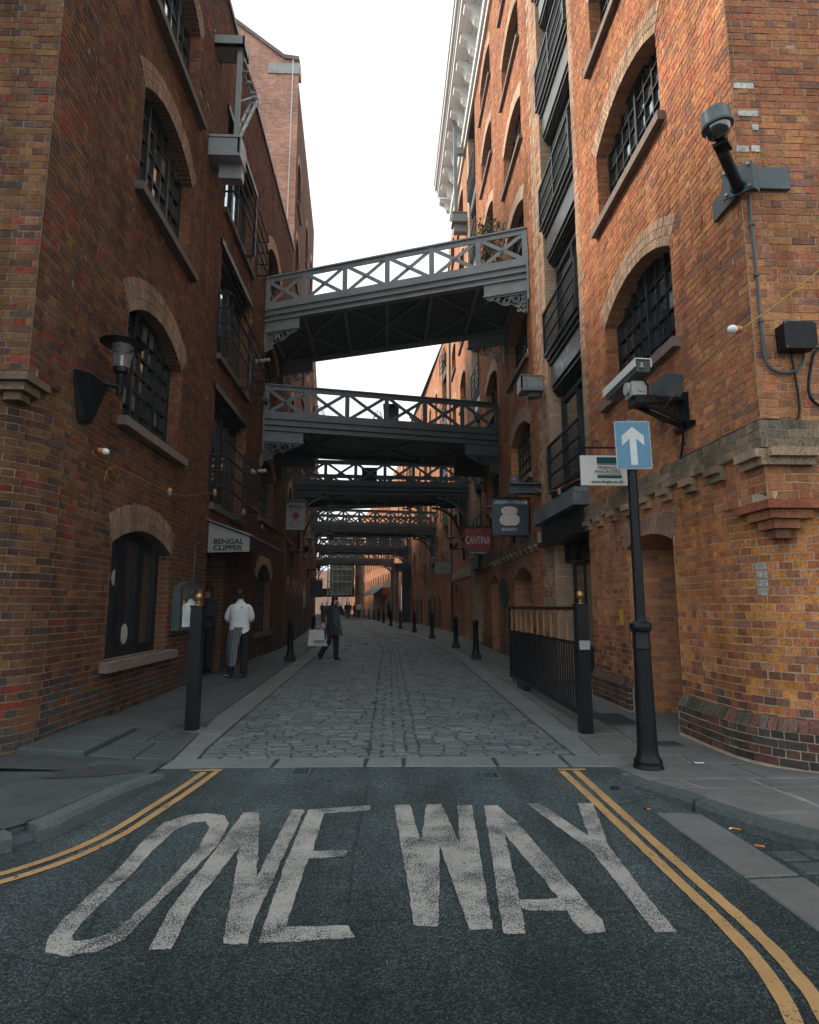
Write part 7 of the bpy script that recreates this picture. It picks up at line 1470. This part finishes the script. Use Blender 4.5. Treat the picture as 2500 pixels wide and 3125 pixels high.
for z, xa, xb, y_ in ((1.46, -.12, .10, .14), (1.25, -.11, .08, .20), (1.05, -.12, .07, .19), (.85, -.17, .06, .19), (.66, -.20, .03, .21)):
    for k in range(5): f = k / 4; V.append((xa + (xb - xa) * f, y_ + .02 * math.sin(9 * f + z * 7), z))
mb.add(V, [(j * 5 + i, j * 5 + i + 1, j * 5 + i + 6, j * 5 + i + 5) for j in range(4) for i in range(4)]); mb.build('scarf', scarfmat(), wm, smooth=True, world=False)
hx, hy, hz = -1.74, 16.02, wz + .86
def bagfn(cx, cy, w_, h_, z, lab, name, m_='bag', tilt_=0.0, hn=True):
    t = empty(name, (cx, cy, z), tilt_, lab, 'bag'); part(t, 'bag', m_, lambda m: m.box((0, 0, -h_ / 2 - .1), (w_, .12, h_), taper=.86), world=False); part(t, 'handle', m_, lambda m: m.tube([(-w_ * .22, 0, -.1), (-w_ * .12, 0, -.02), (0, 0, 0), (w_ * .12, 0, -.02), (w_ * .22, 0, -.1)], .006, 5), world=False); return t
bg_ = bagfn(hx - .02, hy, .50, .40, hz - .0, 'large white paper shopping bag held by the woman', 'shopping_bag', tilt_=.12); b2_ = bagfn(hx + .03, hy - .14, .27, .24, hz - .01, 'small white paper bag in front of the large shopping bag', 'shopping_bag', tilt_=.1)
t = empty('shopping_bag', (hx + .17, hy - .05, hz), 0, 'narrow purple bag between the white shopping bags', 'bag'); pm = simple('purple_paper', (.10, .02, .09), .6); mb = MB(); mb.box((0, 0, -.2), (.07, .1, .26)); mb.build('bag', pm, t, world=False); mb = MB(); mb.tube([(-.02, 0, -.07), (0, 0, 0), (.02, 0, -.07)], .005, 5); mb.build('handle', pm, t, world=False)
walk = pose(lkn=(-.10, .14, .52), lan=(-.10, .12, .09), lto=(-.10, .26, .04), ran=(.10, -.18, .12), rto=(.10, -.06, .05), rkn=(.10, 0, .5))
for x, y, rz, tp, lg, lb in ((-4.1, 67, 0, 'cloth_k', 'cloth_k', 'person in black walking away under the dark awning'), (-3.5, 67.6, .3, 'iron', 'cloth_k', 'person in grey walking away beside the two in black'), (-3.05, 67.2, 0, 'white', 'cloth_k', 'person in a white top walking away down the street'), (-4.45, 68.5, .2, 'cloth_k', 'iron', 'person in dark clothes left of the others by the awning'),
                              (.1, 59, 1.4, 'cloth_k', 'cloth_k', 'person in black leaning by the wall near the far bollards'), (-8.1, 78, 0, 'cloth_k', 'cloth_k', 'tiny dark figure at the far left end of the street'), (-7.3, 75, .4, 'signblue', 'cloth_k', 'tiny figure in blue at the far left end of the street'), (-7.0, 80, .2, 'red', 'cloth_k', 'tiny figure in red near the far left end of the street')):
    person((x, y, .13), rz, 1.72, lb, walk, top=tp, legs=lg, detail=False)
t = empty('awning', (-5.2, 72, 3), 0, 'dark sloping shop awning with pale stripes on the far right side of the bend', 'awning')
ax0, ax1 = interp(66, WR) - .02, interp(82, WR)
part(t, 'cloth', 'blue_frame', lambda m: m.add([(ax0, 66, 4.0), (ax0 - 1.6, 66, 2.7), (ax1 - 1.6, 82, 2.7), (ax1, 82, 4.0)], [(0, 1, 2, 3)])); part(t, 'stripe', 'white', lambda m: [m.add([(ax0 - .5 - .13 * k, 66.5 + 3 * k, 3.62), (ax0 - 1.3 - .13 * k, 66.5 + 3 * k, 2.97), (ax0 - 1.3 - .13 * k, 68 + 3 * k, 2.97), (ax0 - .5 - .13 * k, 68 + 3 * k, 3.62)], [(0, 1, 2, 3)]) for k in range(3)]); part(t, 'frame', 'frame', lambda m: (m.bar((ax0 - 1.6, 66, 2.7), (ax0, 66, 2.7), .05), m.bar((ax0 - 1.6, 66, 2.7), (ax1 - 1.6, 82, 2.7), .06)))

# ---- thin damp air over the street
mb = MB(); mb.bx(-402, 402, -302, 502, -1.2, 30)
hz = mb.build('haze', bpy.data.materials.new('haze_air')); tag(hz, 'thin pale haze filling the street', kind='stuff')
hm = hz.data.materials[0]; hm.use_nodes = True; n = hm.node_tree; n.nodes.clear(); o_ = n.nodes.new('ShaderNodeOutputMaterial'); v_ = n.nodes.new('ShaderNodeVolumePrincipled')
v_.inputs['Color'].default_value = (.93, .96, .98, 1); v_.inputs['Density'].default_value = 0.0008; v_.inputs['Anisotropy'].default_value = .3; n.links.new(v_.outputs[0], o_.inputs['Volume'])
